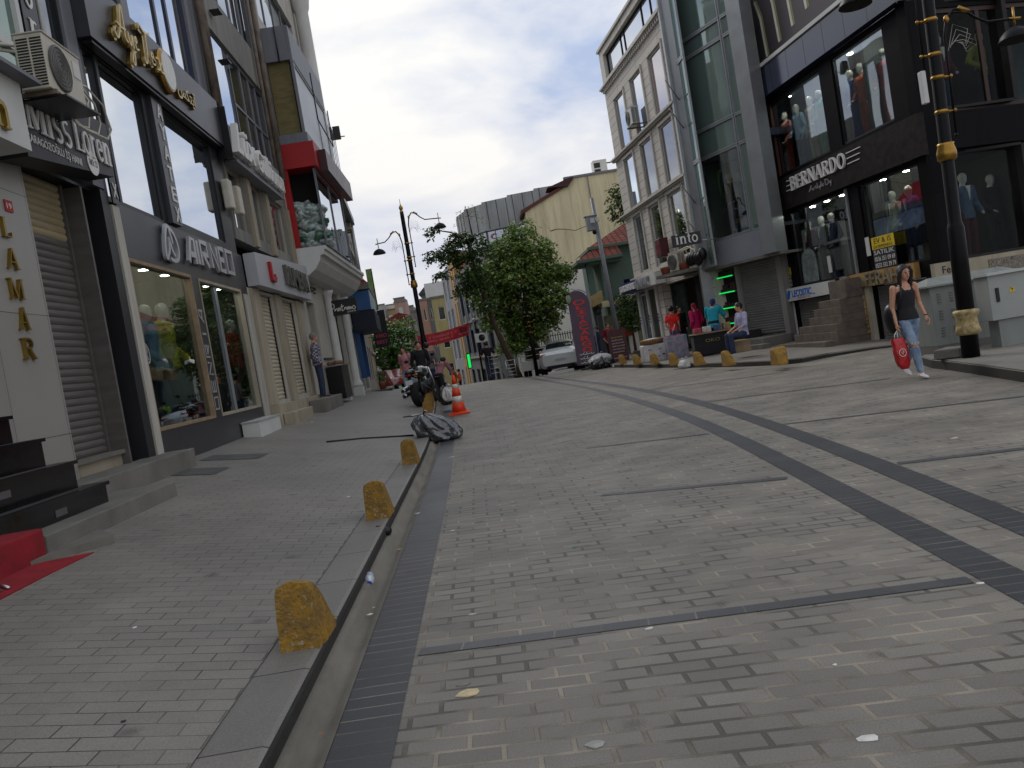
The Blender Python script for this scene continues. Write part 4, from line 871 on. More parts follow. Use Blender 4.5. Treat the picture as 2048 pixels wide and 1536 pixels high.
# ================================================================== blue-fronted shop and the houses beyond
H_ = thing('shop_building', 'narrow shop building with a bright blue boxed fascia and red canopy', 'building', (-4.9, 37, .8))
L2 = Fr((-4.5, 32.6), (-.075, 1))
shell(L2, .02, 7.4, 8, 0, 13.0).obj('side_wall', M_greywall, H_)
wall(L2, .02, 7.4, 0, 13.0, [(.6, 3.2, .7, 3.2), (3.8, 6.6, .7, 3.2), (1, 3, 5.4, 7.4), (4, 6.4, 5.4, 7.4)], -.3, 0).obj('wall', M_offwhite, H_)
MB().box(L2, .6, 3.2, -.25, -.2, .7, 3.2).obj('blue_door', mat('bright_blue_panel', (30, 78, 128), .45, var=.1), H_)
for a, q in ((1.6, .2), (5, .2)): m = MB(); m.box(L2, a, a + .1, 0, q, 1.2, 3.5); m.obj('side_panel', MATS['bright_blue_panel'], H_)
window(L2, H_, 3.8, 6.6, .9, 3.2, -.2, M_alu, G_mid, nv=1); window(L2, H_, 1, 3, 5.4, 7.4, -.2, M_white, G_mir); window(L2, H_, 4, 6.4, 5.4, 7.4, -.2, M_white, G_mir)
m = MB(); m.box(L2, 1.2, 6.6, .02, .85, 3.85, 4.62); m.obj('blue_fascia', MATS['bright_blue_panel'], H_)
m = MB(); m.box(L2, 1.2, 6.6, .85, .88, 3.85, 4.62); m.obj('fascia_face', mat('pale_print_panel', (150, 164, 180), .4, var=.3, scale=2), H_)
m = MB(); m.box(L2, 1.25, 6.6, .05, .95, 3.1, 3.84); m.obj('awning_box', mat('dark_blue_awning', (18, 26, 44), .6, var=.2), H_)
m = MB(); m.prism(Fr(tuple(L2.w(1.4, 0, 0))[:2], (1, .07)), [(.02, 4.95), (.85, 4.95), (.05, 5.9)], -3, 0); m.obj('red_canopy', mat('red_canvas', (172, 32, 40), .8, var=.1), H_)
MB().box(L2, 1.1, 6.8, .0, .9, 4.66, 4.92).obj('ledge', M_slab, H_)
t = ac_unit('air conditioner high on the wall above the blue fascia', L2, 6.2, 7.9, .12, w=.9, h=.75, hoses=False)
def terrace(label, fr, s0, s1, z0, z1, col, wins, fm, gm, group=None, band=None, depth=8, extra=None, nm='building'):
    t = thing(nm, label, 'building', fr.w((s0 + s1) / 2, 0, z0), group=group)
    cm = mat('render_%02x%02x%02x' % col, col, .8, var=.14, scale=.5, bump=.1, bscale=12, streak=4)
    wall(fr, s0, s1, z0, z1, wins, -.25, 0).obj('wall', cm, t); shell(fr, s0, s1, depth, z0, z1, n1=-.25).obj('side_wall', cm, t)
    for w in wins: window(fr, t, *w, -.14, fm, gm, nv=1 if w[1] - w[0] > .9 else 0, fw=.07)
    if band:
        m = MB()
        for z in band: m.box(fr, s0 - .05, s1 + .05, .002, .12, z, z + .14)
        m.obj('string_course', M_offwhite, t)
    if extra: extra(t)
    return t
def gridw(s0, s1, n, z0, h, rows, dz, w=None):
    st = (s1 - s0) / n; w = w or st * .55
    return [(s0 + st * (i + .5) - w / 2, s0 + st * (i + .5) + w / 2, z0 + dz * r, z0 + dz * r + h) for r in range(rows) for i in range(n)]
L3 = Fr(tuple(L2.w(7.42, 0, 0))[:2], (-.085, 1))
def ex1(t):
    m = MB(); m.box(L2, .3, 7.2, .02, .55, 8.2, 8.5); m.box(L2, .5, 7.2, .02, .35, 8.5, 12.2); m.obj('dark_canopy', M_black, t)
    m = MB()
    for a in (1.2, 2.4, 3.6, 4.8): m.box(L2, a, a + .7, .36, .39, 8.8, 12.0)
    m.obj('glazed_strip', G_mir, t)
    m = MB(); m.tube([L2.w(6.8, .4, 5), L2.w(6.8, .4, 8.15)], .09, 8); m.obj('drainpipe', M_alu, t)
terrace('grey building with mirrored windows beyond the blue shop on the left', L3, .02, 8, -.5, 10.2, (134, 130, 124), gridw(.3, 7.7, 3, 1.0, 1.7, 3, 2.9), M_black, G_mir, band=[4.2, 7.4])
ex1(H_)
L4 = Fr(tuple(L3.w(8.05, 0, 0))[:2], (-.10, 1))
terrace('cream building with flat eaves further down the left side', L4, 0, 9, -1.5, 9.4, (150, 138, 108), gridw(.3, 8.7, 4, -.2, 1.6, 3, 2.9), M_white, G_mid, band=[2.4, 5.3])
L5 = Fr(tuple(L4.w(9.1, 0, 0))[:2], (-.11, 1))
terrace('low dark grey building at the far end of the left side', L5, 0, 14, -3, 7.0, (96, 92, 88), gridw(.3, 13.7, 5, -1, 1.6, 3, 2.7), M_white, G_mid)
t = thing('roof_sign', 'dark bracketed box sign projecting from the roofline on the left', 'sign', L3.w(7.2, .3, 9.5))
m = MB(); m.box(L2, 7.0, 7.3, .3, .62, 12.2, 12.75); m.obj('box', M_black, t); m = MB(); m.tube([L2.w(7.2, 0, 12.3), L2.w(7.2, .8, 12.3)], .03, 5); m.obj('bracket', M_alu, t)
X1 = Fr((-5.12, 46), (1, .02))
t = thing('hanging_sign', 'tall green lit projecting sign on the left side of the street', 'sign', (-4.9, 46, 4.5))
MB().box(X1, .02, .30, -.9, -.82, 4.75, 6.9).obj('board', mat('green_print_sign', (128, 160, 84), .5, col2=(86, 110, 60), scale=2), t); m = MB(); m.box(X1, .0, .34, -.95, -.905, 4.7, 6.95); m.box(X1, .3, .34, -.9, -.8, 4.7, 6.95); m.obj('frame', M_black, t)
t = thing('hanging_sign', 'black projecting sign with pink letters below the green sign', 'sign', (-5.1, 46.4, 2.6))
MB().box(X1, -.1, .66, -.42, -.34, 2.62, 4.6).obj('board', M_black, t)
pk = mat('pink_letter', (170, 60, 84), .5, var=.05); text('KEBO', X1, .0, .58, 3.14, 3.34, -.339, pk, t, ext=.01, bold=.01); text('BEST', X1, .0, .58, 2.80, 3.0, -.339, pk, t, ext=.01, bold=.01)
t = thing('flower_pots', 'potted plants on dark steps outside the blue shop', 'plants', (-4.2, 36.5, .6))
m = MB(); m.box(L2, 2.2, 6.4, .2, 1.1, .1, .62); m.obj('dark_steps', M_sock, t)
for k in range(3):
    p = L2.w(2.8 + k * 1.2, .7, .62); m = MB(); m.lathe(p, [(.10, 0), (.14, .25), (.15, .27)], 10); m.obj('pot', mat('terracotta', (140, 78, 56), .8, var=.2), t)
    m = MB()
    for q in range(26): 
        a = rb.uniform(0, 6.28); r_ = rb.uniform(.02, .22); b_ = p + Vector((math.cos(a) * r_, math.sin(a) * r_, .3 + rb.random() * .4)); e1 = Vector((rb.uniform(-1, 1), rb.uniform(-1, 1), rb.uniform(-.4, .8))).normalized() * .09; e2 = e1.orthogonal().normalized() * .03
        m.poly([b_ - e1, b_ + e2, b_ + e1, b_ - e2])
    m.obj('foliage', mat('pot_leaf', (66, 92, 44), .6, var=.3), t)
# ------------------------------------------------------------------ figures: lofted limbs fused into one skin by a voxel remesh
def fuse(name, mb, voxel, m, parent, smooth=4, local=True):
    o = mb.obj('tmp', m, parent, local=local)
    a = o.modifiers.new('r', 'REMESH'); a.mode = 'VOXEL'; a.voxel_size = voxel; a.use_smooth_shade = True
    b = o.modifiers.new('s', 'SMOOTH'); b.iterations = smooth; b.factor = .5
    dg = bpy.context.evaluated_depsgraph_get(); me = bpy.data.meshes.new_from_object(o.evaluated_get(dg)); me.name = name
    for mt in list(me.materials): pass
    old = o.data; o.modifiers.clear(); o.data = me; bpy.data.meshes.remove(old); o.name = name
    if not me.materials: me.materials.append(m)
    return o
def loft(mb, rings, seg=12):
    """rings: (center, rx, ry) horizontal ellipses joined upward"""
    b = len(mb.v)
    for c, rx, ry in rings:
        for k in range(seg):
            t = 2 * math.pi * k / seg; mb.v.append((c[0] + rx * math.cos(t), c[1] + ry * math.sin(t), c[2]))
    for i in range(len(rings) - 1):
        for k in range(seg):
            k2 = (k + 1) % seg; mb.face([b + i * seg + k, b + i * seg + k2, b + (i + 1) * seg + k2, b + (i + 1) * seg + k])
    mb.face([b + k for k in reversed(range(seg))]); mb.face([b + (len(rings) - 1) * seg + k for k in range(seg)])
def V3(t): return Vector(t)
STAND = dict(head=(0, .01, .935), neck=(0, -.01, .865), chest=(0, 0, .76), waist=(0, 0, .62), hip=(0, 0, .53),
             shL=(-.108, 0, .815), elL=(-.135, -.02, .635), wrL=(-.14, .03, .49), shR=(.108, 0, .815), elR=(.135, -.02, .635), wrR=(.14, .03, .49),
             hpL=(-.052, 0, .52), knL=(-.058, .012, .285), anL=(-.062, 0, .045), hpR=(.052, 0, .52), knR=(.058, .012, .285), anR=(.062, 0, .045))
def limb(mb, pts, rs, seg=10):
    P, Q = [], []
    for i in range(len(pts) - 1):
        for t in (0, .25, .5, .75):
            P.append(pts[i].lerp(pts[i + 1], t)); Q.append(rs[i] + (rs[i + 1] - rs[i]) * t)
    P.append(pts[-1]); Q.append(rs[-1]); mb.tube(P, Q, seg)
    for p, r in zip(pts, rs): mb.ball(p, r * .99, 10, 6)
def hand(mb, w, d, side, H, curl=.6):
    """palm, four unequal bent fingers and a thumb leaving the side of the palm; w wrist, d direction of the hand"""
    d = d.normalized(); out = Vector((side, 0, 0)); fwd = d.cross(out).normalized(); k = H / 1.7
    pal = w + d * .045 * k; loft_pts = [w, w + d * .04 * k, w + d * .08 * k]
    mb.tube(loft_pts, [.026 * k, .036 * k, .034 * k], 10, flat=.55)
    for i, (a, ln) in enumerate(((-.027, .070), (-.009, .078), (.009, .073), (.026, .058))):
        b = w + d * .078 * k + Vector((0, 1, 0)) * a * k
        bend = Vector((-side, 0, 0)) * .35 * curl
        p1 = b + (d + bend).normalized() * ln * .45 * k; p2 = p1 + (d + bend * 3).normalized() * ln * .32 * k; p3 = p2 + (d + bend * 6).normalized() * ln * .23 * k
        mb.tube([b - d * .015 * k, b, p1, p2, p3], [.0095 * k, .0095 * k, .009 * k, .008 * k, .0065 * k], 7)
    tb = w + d * .025 * k + Vector((0, 1, 0)) * .028 * k
    mb.tube([tb - Vector((0, 1, 0)) * .02 * k, tb + (d * .5 + Vector((0, 1, 0)) * .8) * .03 * k, tb + (d * .9 + Vector((0, 1, 0)) * .6 + Vector((-side * .3, 0, 0))) * .055 * k], [.013 * k, .011 * k, .009 * k], 7)
def skeleton(H, pose=None):
    j = dict(STAND); j.update(pose or {}); return {k: Vector(v) * H for k, v in j.items()}
def body(root, H, pose, m, voxel=.012, build=1.0, face=True, fingers=True, headless=False, name='body', feet=True, shod=False):
    j = skeleton(H, pose); k = H / 1.7 * build; b = MB(); z = Vector((0, 0, 1))
    c, w, h = j['chest'], j['waist'], j['hip']
    loft(b, [(h - z * .05 * k, .10 * k, .085 * k), (h, .155 * k, .105 * k), (h.lerp(w, .5), .140 * k, .10 * k), (w, .118 * k, .085 * k), (w.lerp(c, .55), .138 * k, .098 * k), (c, .155 * k, .108 * k), (c + z * .05 * k, .150 * k, .098 * k), (c + z * .095 * k, .115 * k, .075 * k), (j['neck'] - z * .03 * k, .062 * k, .058 * k), (j['neck'] + z * .02 * k, .05 * k, .052 * k)], 16)
    for s, sx in (('L', -1), ('R', 1)):
        limb(b, [j['sh' + s], j['el' + s], j['wr' + s]], [.052 * k, .039 * k, .026 * k])
        limb(b, [j['hp' + s], j['kn' + s], j['an' + s]], [.082 * k, .054 * k, .038 * k])
        limb(b, [j['kn' + s] - Vector((0, .012 * k, .06 * k)), j['kn' + s].lerp(j['an' + s], .4) - Vector((0, .014 * k, 0)), j['an' + s]], [.045 * k, .053 * k, .036 * k])
        if fingers: hand(b, j['wr' + s], j['wr' + s] - j['el' + s], sx, H, (pose or {}).get('_curl' + s, .5) if pose else .5)
        else: b.ball(j['wr' + s] + (j['wr' + s] - j['el' + s]).normalized() * .06 * k, .045 * k, 8, 6, (.6, .8, 1.1))
        if feet:
            a = j['an' + s]; f = Vector((pose or {}).get('_ft' + s, (0, 1, 0))) if pose else Vector((0, 1, 0))
            b.tube([a - f * .05 * k - z * .02 * k, a + f * .03 * k - z * .035 * k, a + f * .12 * k - z * .052 * k, a + f * .17 * k - z * .058 * k], [.036 * k, .042 * k, .040 * k, .026 * k], 10, flat=.62)
    if not headless:
        hd = j['head']; nk = j['neck']; f = Vector((pose or {}).get('_look', (0, 1, 0))) if pose else Vector((0, 1, 0)); f = f.normalized(); sd = f.cross(z)
        kk_ = H / 1.7
        limb(b, [nk - z * .02 * kk_, nk.lerp(hd, .6)], [.052 * kk_, .05 * kk_])
        b.ball(hd + z * .018 * kk_ - f * .008 * kk_, .098 * kk_, 16, 12, (.80, .96, 1.02)); b.ball(hd - z * .035 * kk_ + f * .022 * kk_, .072 * kk_, 14, 10, (.80, .90, 1.05)); b.ball(hd - z * .09 * kk_ + f * .045 * kk_, .028 * kk_, 8, 6, (1.1, .9, .8))
        if face:
            b.tube([hd + f * .085 * kk_ + z * .02 * kk_, hd + f * .108 * kk_ - z * .02 * kk_, hd + f * .09 * kk_ - z * .028 * kk_], [.007 * kk_, .014 * kk_, .008 * kk_], 6)
            for q in (-1, 1): b.ball(hd + sd * q * .080 * kk_ - z * .005 * kk_, .026 * kk_, 8, 6, (.4, .7, 1.1))
    return fuse(name, b, voxel, m, root), j
def garment_top(root, H, pose, m, name='top', sleeve=1.0, lo=.5, thick=.014, voxel=.013, build=1.0, neck=0, flare=0):
    j = skeleton(H, pose); k = H / 1.7 * build; b = MB(); z = Vector((0, 0, 1)); t = thick
    c, w, h = j['chest'], j['waist'], j['hip']; base = h + z * (lo - .53) * H
    loft(b, [(base, .158 * k + t + flare, .112 * k + t + flare), (base.lerp(w, .5), .150 * k + t + flare * .5, .106 * k + t), (w, .126 * k + t, .092 * k + t), (w.lerp(c, .55), .142 * k + t, .102 * k + t), (c, .158 * k + t, .110 * k + t), (c + z * .05 * k, .152 * k + t, .098 * k + t), (c + z * .09 * k, .118 * k + t, .075 * k + t), (j['neck'] - z * (.03 - neck) * k, .066 * k + t, .062 * k + t)], 18)
    for s in 'LR':
        if sleeve > 0:
            e, q = j['el' + s], j['wr' + s]; p = [j['sh' + s]]
            if sleeve <= .5: p.append(j['sh' + s].lerp(e, sleeve * 2)); r = [.056 * k + t, .050 * k + t]
            else: p += [e, e.lerp(q, sleeve * 2 - 1)]; r = [.056 * k + t, .042 * k + t, .034 * k + t]
            limb(b, p, r)
    return fuse(name, b, voxel, m, root, 3)
def garment_legs(root, H, pose, m, name='trousers', to=1.0, thick=.012, voxel=.013, build=1.0, wide=0):
    j = skeleton(H, pose); k = H / 1.7 * build; b = MB(); z = Vector((0, 0, 1)); t = thick; h = j['hip']; w = j['waist']
    loft(b, [(h - z * .07 * k, .09 * k, .08 * k), (h - z * .02 * k, .150 * k + t, .108 * k + t), (h + z * .03 * k, .156 * k + t, .108 * k + t), (h.lerp(w, .55), .142 * k + t, .10 * k + t)], 16)
    for s in 'LR':
        a = j['kn' + s].lerp(j['an' + s], max(0, to * 2 - 1)) if to > .5 else j['hp' + s].lerp(j['kn' + s], to * 2)
        if to > .5: limb(b, [j['hp' + s], j['kn' + s], a], [.084 * k + t, .060 * k + t + wide * .4, .046 * k + t + wide])
        else: limb(b, [j['hp' + s], a], [.086 * k + t, .07 * k + t])
    return fuse(name, b, voxel, m, root, 3)
def hair(root, H, pose, m, long=0, name='hair', voxel=.012):
    j = skeleton(H, pose); kk_ = H / 1.7; hd = j['head']; f = Vector((pose or {}).get('_look', (0, 1, 0))).normalized() if pose else Vector((0, 1, 0)); z = Vector((0, 0, 1)); b = MB()
    b.ball(hd + z * .032 * kk_ - f * .022 * kk_, .105 * kk_, 16, 12, (.86, .98, 1.0))
    if long: b.tube([hd - f * .06 * kk_ + z * .02, hd - f * .085 * kk_ - z * .1 * kk_, hd - f * .07 * kk_ - z * long * kk_], [.085 * kk_, .08 * kk_, .04 * kk_], 12, flat=.6)
    return fuse(name, b, voxel, m, root, 2)
def shoes(root, H, pose, m, name='shoe', build=1.0, top=.02):
    j = skeleton(H, pose); k = H / 1.7 * build; z = Vector((0, 0, 1))
    for s in 'LR':
        a = j['an' + s]; f = Vector((pose or {}).get('_ft' + s, (0, 1, 0))) if pose else Vector((0, 1, 0)); f = f.normalized(); b = MB()
        b.tube([a - f * .07 * k - z * .03 * k, a - f * .02 * k - z * .025 * k, a + f * .06 * k - z * .035 * k, a + f * .13 * k - z * .048 * k, a + f * .19 * k - z * .052 * k], [.036 * k, .044 * k, .046 * k, .044 * k, .028 * k], 12, flat=.62)
        b.tube([a - f * .01 * k - z * .03 * k, a + z * top * k], [.046 * k, .042 * k], 10)
        fuse(name, b, .011, m, root, 2)
M_skin = mat('skin', (186, 138, 112), .55, var=.06, scale=12); M_skin2 = mat('tanned_skin', (158, 110, 84), .55, var=.06, scale=12)
M_mann = mat('glossy_mannequin', (196, 192, 186), .3, var=.04)
M_hair = mat('dark_hair', (28, 22, 20), .5, var=.3, scale=40); M_hairg = mat('grey_hair', (120, 114, 108), .7, var=.2, scale=40)
def cloth(name, col, **k): return mat(name, col, .85, var=k.pop('var', .16), scale=k.pop('scale', 9), bump=.45, bscale=k.pop('bscale', 13), **k)

MANN = {}
def mannequin(label, fr, s, n, z, top, legs, H=1.82, rz=0, kind='suit', shirt=None, tie=None, hat=False, face=0):
    """a shop-window figure; meshes of each kind are made once and shared, colours sit on the object"""
    key = kind
    ang = math.atan2(fr.N[1], fr.N[0]) - math.pi / 2 + rz
    t = thing('mannequin', label, 'mannequin', fr.w(s, n, z), ang)
    pose = dict(elL=(-.17, -.02, .64), wrL=(-.12, .10, .53), elR=(.165, -.03, .635), wrR=(.17, .02, .485)) if kind != 'b' else dict(elL=(-.15, -.03, .63), wrL=(-.16, .04, .49), elR=(.19, -.01, .66), wrR=(.11, .09, .56), knL=(-.08, .03, .285), anL=(-.09, .06, .045))
    if key not in MANN:
        b, _ = body(t, 1.82, pose, M_mann, .02, face=False, fingers=True)
        tp = garment_top(t, 1.82, pose, top, 'jacket', sleeve=.98, lo=.46, thick=.02, voxel=.02)
        lg = garment_legs(t, 1.82, pose, legs, 'trousers', wide=.008, voxel=.02)
        MANN[key] = (b.data, tp.data, lg.data)
        parts = (b, tp, lg)
    else:
        parts = []
        for nm, me in zip(('body', 'jacket', 'trousers'), MANN[key]):
            o = bpy.data.objects.new(nm, me); C.objects.link(o); o.parent = t; parts.append(o)
    for o, mt in zip(parts, (M_mann, top, legs)): o.material_slots[0].link = 'OBJECT'; o.material_slots[0].material = mt
    t.scale = (H / 1.82,) * 3
    if shirt:
        m = MB(); F0 = Fr((0, 0), (1, 0))
        G0 = Fr((0, .145), (-1, 0)); m.prism(G0, [(-.05, 1.53), (.05, 1.53), (.0, 1.22)], -.03, .006); m.obj('shirt_front', shirt, t, local=True)
    if tie:
        m = MB(); G0 = Fr((0, .145), (-1, 0)); m.prism(G0, [(-.014, 1.52), (.014, 1.52), (.024, 1.28), (0, 1.22), (-.024, 1.28)], .007, .013); m.obj('tie', tie, t, local=True)
    m = MB(); m.lathe((0, -.02, 0), [(.16, -.012), (.16, 0), (.02, .01)], 16); m.obj('stand', M_chrome, t, local=True)
    if hat:
        m = MB(); m.lathe((0, .0, 1.76), [(.15, 0), (.15, .01), (.1, .02), (.09, .1), (.05, .12)], 16); m.obj('hat', top, t, local=True)
    return t
# ------------------------------------------------------------------ right side
M_stone = pavers('white_rusticated_stone', (196, 190, 180), (184, 178, 168), (96, 90, 84), 2.6, .285, .010, offset=0, var=.09, spots=False, rough=.7, bump=.5)
M_stonep = mat('white_stone_plain', (192, 187, 178), .7, var=.09, scale=1.2, bump=.1, streak=3)
M_lamp = mat('warm_bulb', (255, 226, 170), .3, var=0, emit=5)
M_spot = mat('ceiling_spot_glow', (255, 250, 238), .3, var=0, emit=90)
M_grn = mat('green_neon', (18, 220, 90), .3, var=0, emit=.8)

Wt = Fr((7.0, 36), (.0845, -1))
W = thing('stucco_building', 'white rusticated stone building of four storeys with tall windows', 'building', Wt.w(4.6, 0, .3))
c1 = [(1.95, 3.25), (4.3, 5.65), (6.65, 8.05)]
up = [(a, b, z0, z1) for z0, z1 in ((6.12, 8.05), (8.45, 10.45)) for a, b in c1]
g2 = [(1.95, 3.05, 3.55, 5.75), (4.1, 5.4, 3.55, 5.75), (6.4, 7.9, 3.55, 5.75)]
grd = [(.9, 3.6, .0, 2.8), (4.2, 8.4, .0, 2.8)]
wall(Wt, .72, 8.7, .0, 11.3, up + g2 + grd, -.3, 0).obj('wall', M_stone, W)
shell(Wt, .72, 8.7, 7, .0, 12.7).obj('side_wall', M_stonep, W)
wall(Wt, .72, 8.7, 11.301, 12.75, [(1.3, 8.6, 11.55, 12.5)], -.3, 0).obj('attic_wall', M_stonep, W)
for h in up[1:3]: window(Wt, W, *h, -.07, M_offwhite, glass('violet_print_glass', (74, 66, 84), .32, through=False), fw=.05)
for h in up[3:5] + up[:1]: window(Wt, W, *h, -.07, M_offwhite, G_mir, fw=.05)
window(Wt, W, *up[5], -.07, M_offwhite, glass('print_film_glass', (150, 110, 120), .5, through=False), fw=.05)
window(Wt, W, 1.3, 8.6, 11.55, 12.5, -.2, M_dark, G_mir, vs=[3.4, 3.9, 6.2, 7.2], fw=.06)
m = MB()
for z0, a in ((3.30, .10), (5.92, .12), (8.26, .12), (11.2, .11)): m.box(Wt, .62, 8.72, .003, a, z0, z0 + .05); m.box(Wt, .6, 8.74, .003, a * 1.6, z0 + .052, z0 + .12)
for h in up + g2: m.box(Wt, h[0] - .12, h[0] - .02, .003, .05, h[2] - .0, h[3] + .03); m.box(Wt, h[1] + .02, h[1] + .12, .003, .05, h[2], h[3] + .03); m.box(Wt, h[0] - .12, h[1] + .12, .003, .06, h[3] + .032, h[3] + .12)
k = .8
while k < 8.6: m.box(Wt, k, k + .08, .003, .1, 11.08, 11.19); m.box(Wt, k, k + .08, .003, .07, 5.82, 5.91); k += .22
m.obj('stone_trim', M_stonep, W); MB().box(Wt, .66, 8.72, -.35, .08, 12.76, 12.86).obj('roof_edge', M_stonep, W)
for i, h in enumerate(g2):
    w_ = window(Wt, W, *h, -.1, M_white, G_shop, nv=0, fw=.05)
MB().box(Wt, 1.0, 8.6, -2.6, -2.5, 3.4, 5.8).obj('room_back', mat('green_room_wall', (120, 124, 108), .8, var=.4, scale=1.2), W); MB().box(Wt, 1.0, 8.6, -2.5, -.31, 5.8, 5.85).obj('room_ceiling', M_white, W); MB().box(Wt, 1.0, 8.6, -2.5, -.31, 3.35, 3.4).obj('room_floor', M_wood, W)
for i, (a, n_) in enumerate(((4.6, -.9), (5.1, -1.4), (6.9, -.8), (7.5, -1.1), (7.9, -.7))):
    m = MB(); m.ball(Wt.w(a, n_, 5.42), .075, 10, 8); q = m.obj('globe_lamp', M_lamp, W); m = MB(); m.tube([Wt.w(a, n_, 5.5), Wt.w(a, n_, 5.8)], .01, 4); m.obj('cord', M_black, q)
MB().box(Wt, 1.96, 3.04, -.12, -.08, 5.2, 5.72).obj('window_blind', M_anth2, W)
for a, b in ((1.0, 3.4),): MB().box(Wt, a, b, -1.2, -1.1, .3, 2.8).obj('shop_back', mat('pale_green_shop', (104, 124, 112), .7, var=.4, scale=3), W)
window(Wt, W, 1.0, 2.1, .7, 2.7, -.1, M_white, G_shop, fw=.07)
m = MB()
for a in (.9, 2.2, 3.4): m.box(Wt, a, a + .16, .003, .08, .3, 2.85)
m.obj('shopfront_post', M_white, W); m = MB(); bl_ = mat('royal_blue_paint', (34, 46, 120), .5, var=.08)
for a in (.9, 2.2, 3.4):
    m.box(Wt, a - .005, a + .165, .081, .09, .55, .85)
    for z_ in (1.5, 1.62, 1.74): m.box(Wt, a - .005, a + .165, .081, .09, z_, z_ + .05)
m.obj('blue_stripes', bl_, W)
MB().box(Wt, .9, 3.5, -1, .6, .02, .45).obj('entrance_plinth', M_sock, W)
MB().box(Wt, 4.2, 8.4, -1.6, -1.5, .2, 2.8).obj('shop_interior', mat('cluttered_shelves', (74, 68, 66), .8, var=.7, scale=5, col2=(40, 36, 36)), W)
t = thing('shop_sign', 'blue and white fascia sign with crowded 3D letters on the white stone building', 'sign', Wt.w(2.3, .3, 2.9))
MB().box(Wt, -.15, 2.4, .02, .42, 2.86, 3.28).obj('blue_board', bl_, t); MB().box(Wt, 2.4, 4.9, .02, .44, 2.86, 3.29).obj('white_board', M_white, t)
m = MB()
for z_ in (2.90, 3.02, 3.14): m.box(Wt, -.38, -.155, .02, .42, z_, z_ + .05)
m.obj('white_bars', M_white, t)
text('EUROSPORT', Wt, .0, 2.3, 2.94, 3.2, .423, M_ltr, t, ext=.08, bold=.03); text('KINVAX', Wt, 2.5, 4.2, 2.9, 3.24, .443, M_silver, t, ext=.08, bold=.03)
tag(ac_unit('white air conditioner on the third floor of the white stone building', Wt, 4.35, 8.72, .12, w=.75, h=.6, hoses=False, side=1, cmat=M_white), None)
t = thing('sign_box', 'small dark red sign box on the white stone pier', 'sign', Wt.w(6.0, .1, 3.5))
m = MB(); m.box(Wt, 5.55, 6.1, .13, .45, 3.72, 4.38); bevel(m.obj('box', mat('dark_red_box', (74, 24, 30), .5, var=.2), t), .03); text('KIRAL', Wt, 5.6, 6.05, 4.08, 4.2, .452, mat('dull_red_letter', (150, 40, 46), .5), t, ext=.006); text('IK', Wt, 5.65, 5.95, 3.86, 4.0, .452, MATS['dull_red_letter'], t, ext=.006)
t = thing('rooftop_unit', 'white ventilation unit with dark louvres on the yellow rooftop', 'ventilation unit', (11.1, 61.5, 12.5))
R0 = Fr((10.65, 61.5), (1, 0)); m = MB(); m.box(R0, 0, 1.0, -.9, 0, 12.3, 13.75); m.obj('housing', M_white, t); m = MB()
for q in range(2): m.box(R0, .06, .5, .003, .02, 12.75 + q * .45, 13.1 + q * .45)
m.obj('louvre', M_black, t); m = MB(); m.tube([R0.w(.95, -.3, 13.5), R0.w(2.2, -.3, 13.5), R0.w(2.2, -.3, 12.4)], .05, 6); m.obj('pipe', M_dark, t)

# ================================================================== grey glass-fronted bay building
Gt = Fr((7.25, 28.5), (.4, -1))
G = thing('glass_building', 'grey metal clad building with a large green glass bay over roller shutters', 'building', Gt.w(3, 0, .3))
PN = [(1.86, 4.2, 10.0, 13.0), (1.86, 4.2, 7.15, 9.35), (1.86, 4.2, 3.78, 6.18)]
m = MB(); m.box(Gt, 1.3, 4.85, -.25, 0, 2.88, 3.66); m.obj('lower_fascia', mat('blue_grey_panel', (132, 134, 142), .4, var=.1, scale=.8), G)
m = MB(); m.box(Gt, 4.28, 4.86, -.3, .12, 2.88, 14); m.box(Gt, 1.22, 1.78, -.3, .10, 2.88, 14); m.obj('metal_column', M_alu, G)
for z0, z1 in ((3.67, 6.25), (6.26, 7.1), (7.11, 9.4), (9.41, 9.95), (9.96, 14)):
    big = z1 - z0 > 1.5
    window(Gt, G, 1.79, 3.78, z0, z1, -.1, M_alu, G_shop if z0 < 4 else G_green, fw=.05, fd=.1)
    window(Gt, G, 3.79, 4.27, z0, z1, -.1, M_alu, G_green, fw=.045, fd=.08)
m = MB(); m.box(Gt, 1.0, 4.8, -3.2, -3.0, 3.67, 14); m.box(Gt, 1.0, 4.8, -3.0, -.2, 6.2, 6.4); m.box(Gt, 1.3, 4.8, -3.0, -.12, 3.60, 3.70); m.obj('interior', mat('dim_blue_interior', (44, 48, 62), .8, var=.3), G)
MB().box(Gt, 1.0, 4.86, -.3, .15, 14.01, 14.3).obj('parapet', M_alu, G)
# narrow glazed return facing the street, with the open panes
G2 = Fr(tuple(Wt.w(8.72, 0, 0))[:2], (.02, -1)); ln = 1.15
window(G2, G, 0, ln, 2.9, 6.2, -.1, M_alu, G_green, fw=.06); window(G2, G, 0, ln, 6.21, 9.4, -.1, M_alu, G_green, fw=.06); window(G2, G, 0, ln, 9.41, 14, -.1, M_alu, G_green, nv=0, fw=.06)
MB().box(G2, -.05, .1, -.2, .16, .3, 14).obj('downpipe', M_alu, G)
m = MB()
for z_ in (3.9, 5.0, 7.4, 8.3): m.tube([G2.w(.25, .0, z_), G2.w(.75, .5, z_ + .55)], .02, 5)
m.obj('stay_bars', M_alu, G)
MB().box(Gt, .3, 4.25, -8, -.62, .0, 2.86).obj('ground_wall', M_greywall, G)
MB().box(Gt, .3, 4.86, -.8, .02, 2.80, 2.875).obj('soffit', M_slab, G)
shutter(Gt, G, 2.42, 3.98, .56, 2.79, -.58, [M_shutD], .075)
MB().box(Gt, 4.04, 4.25, -.615, -.5, .0, 2.79).obj('side_pier', M_greywall, G)
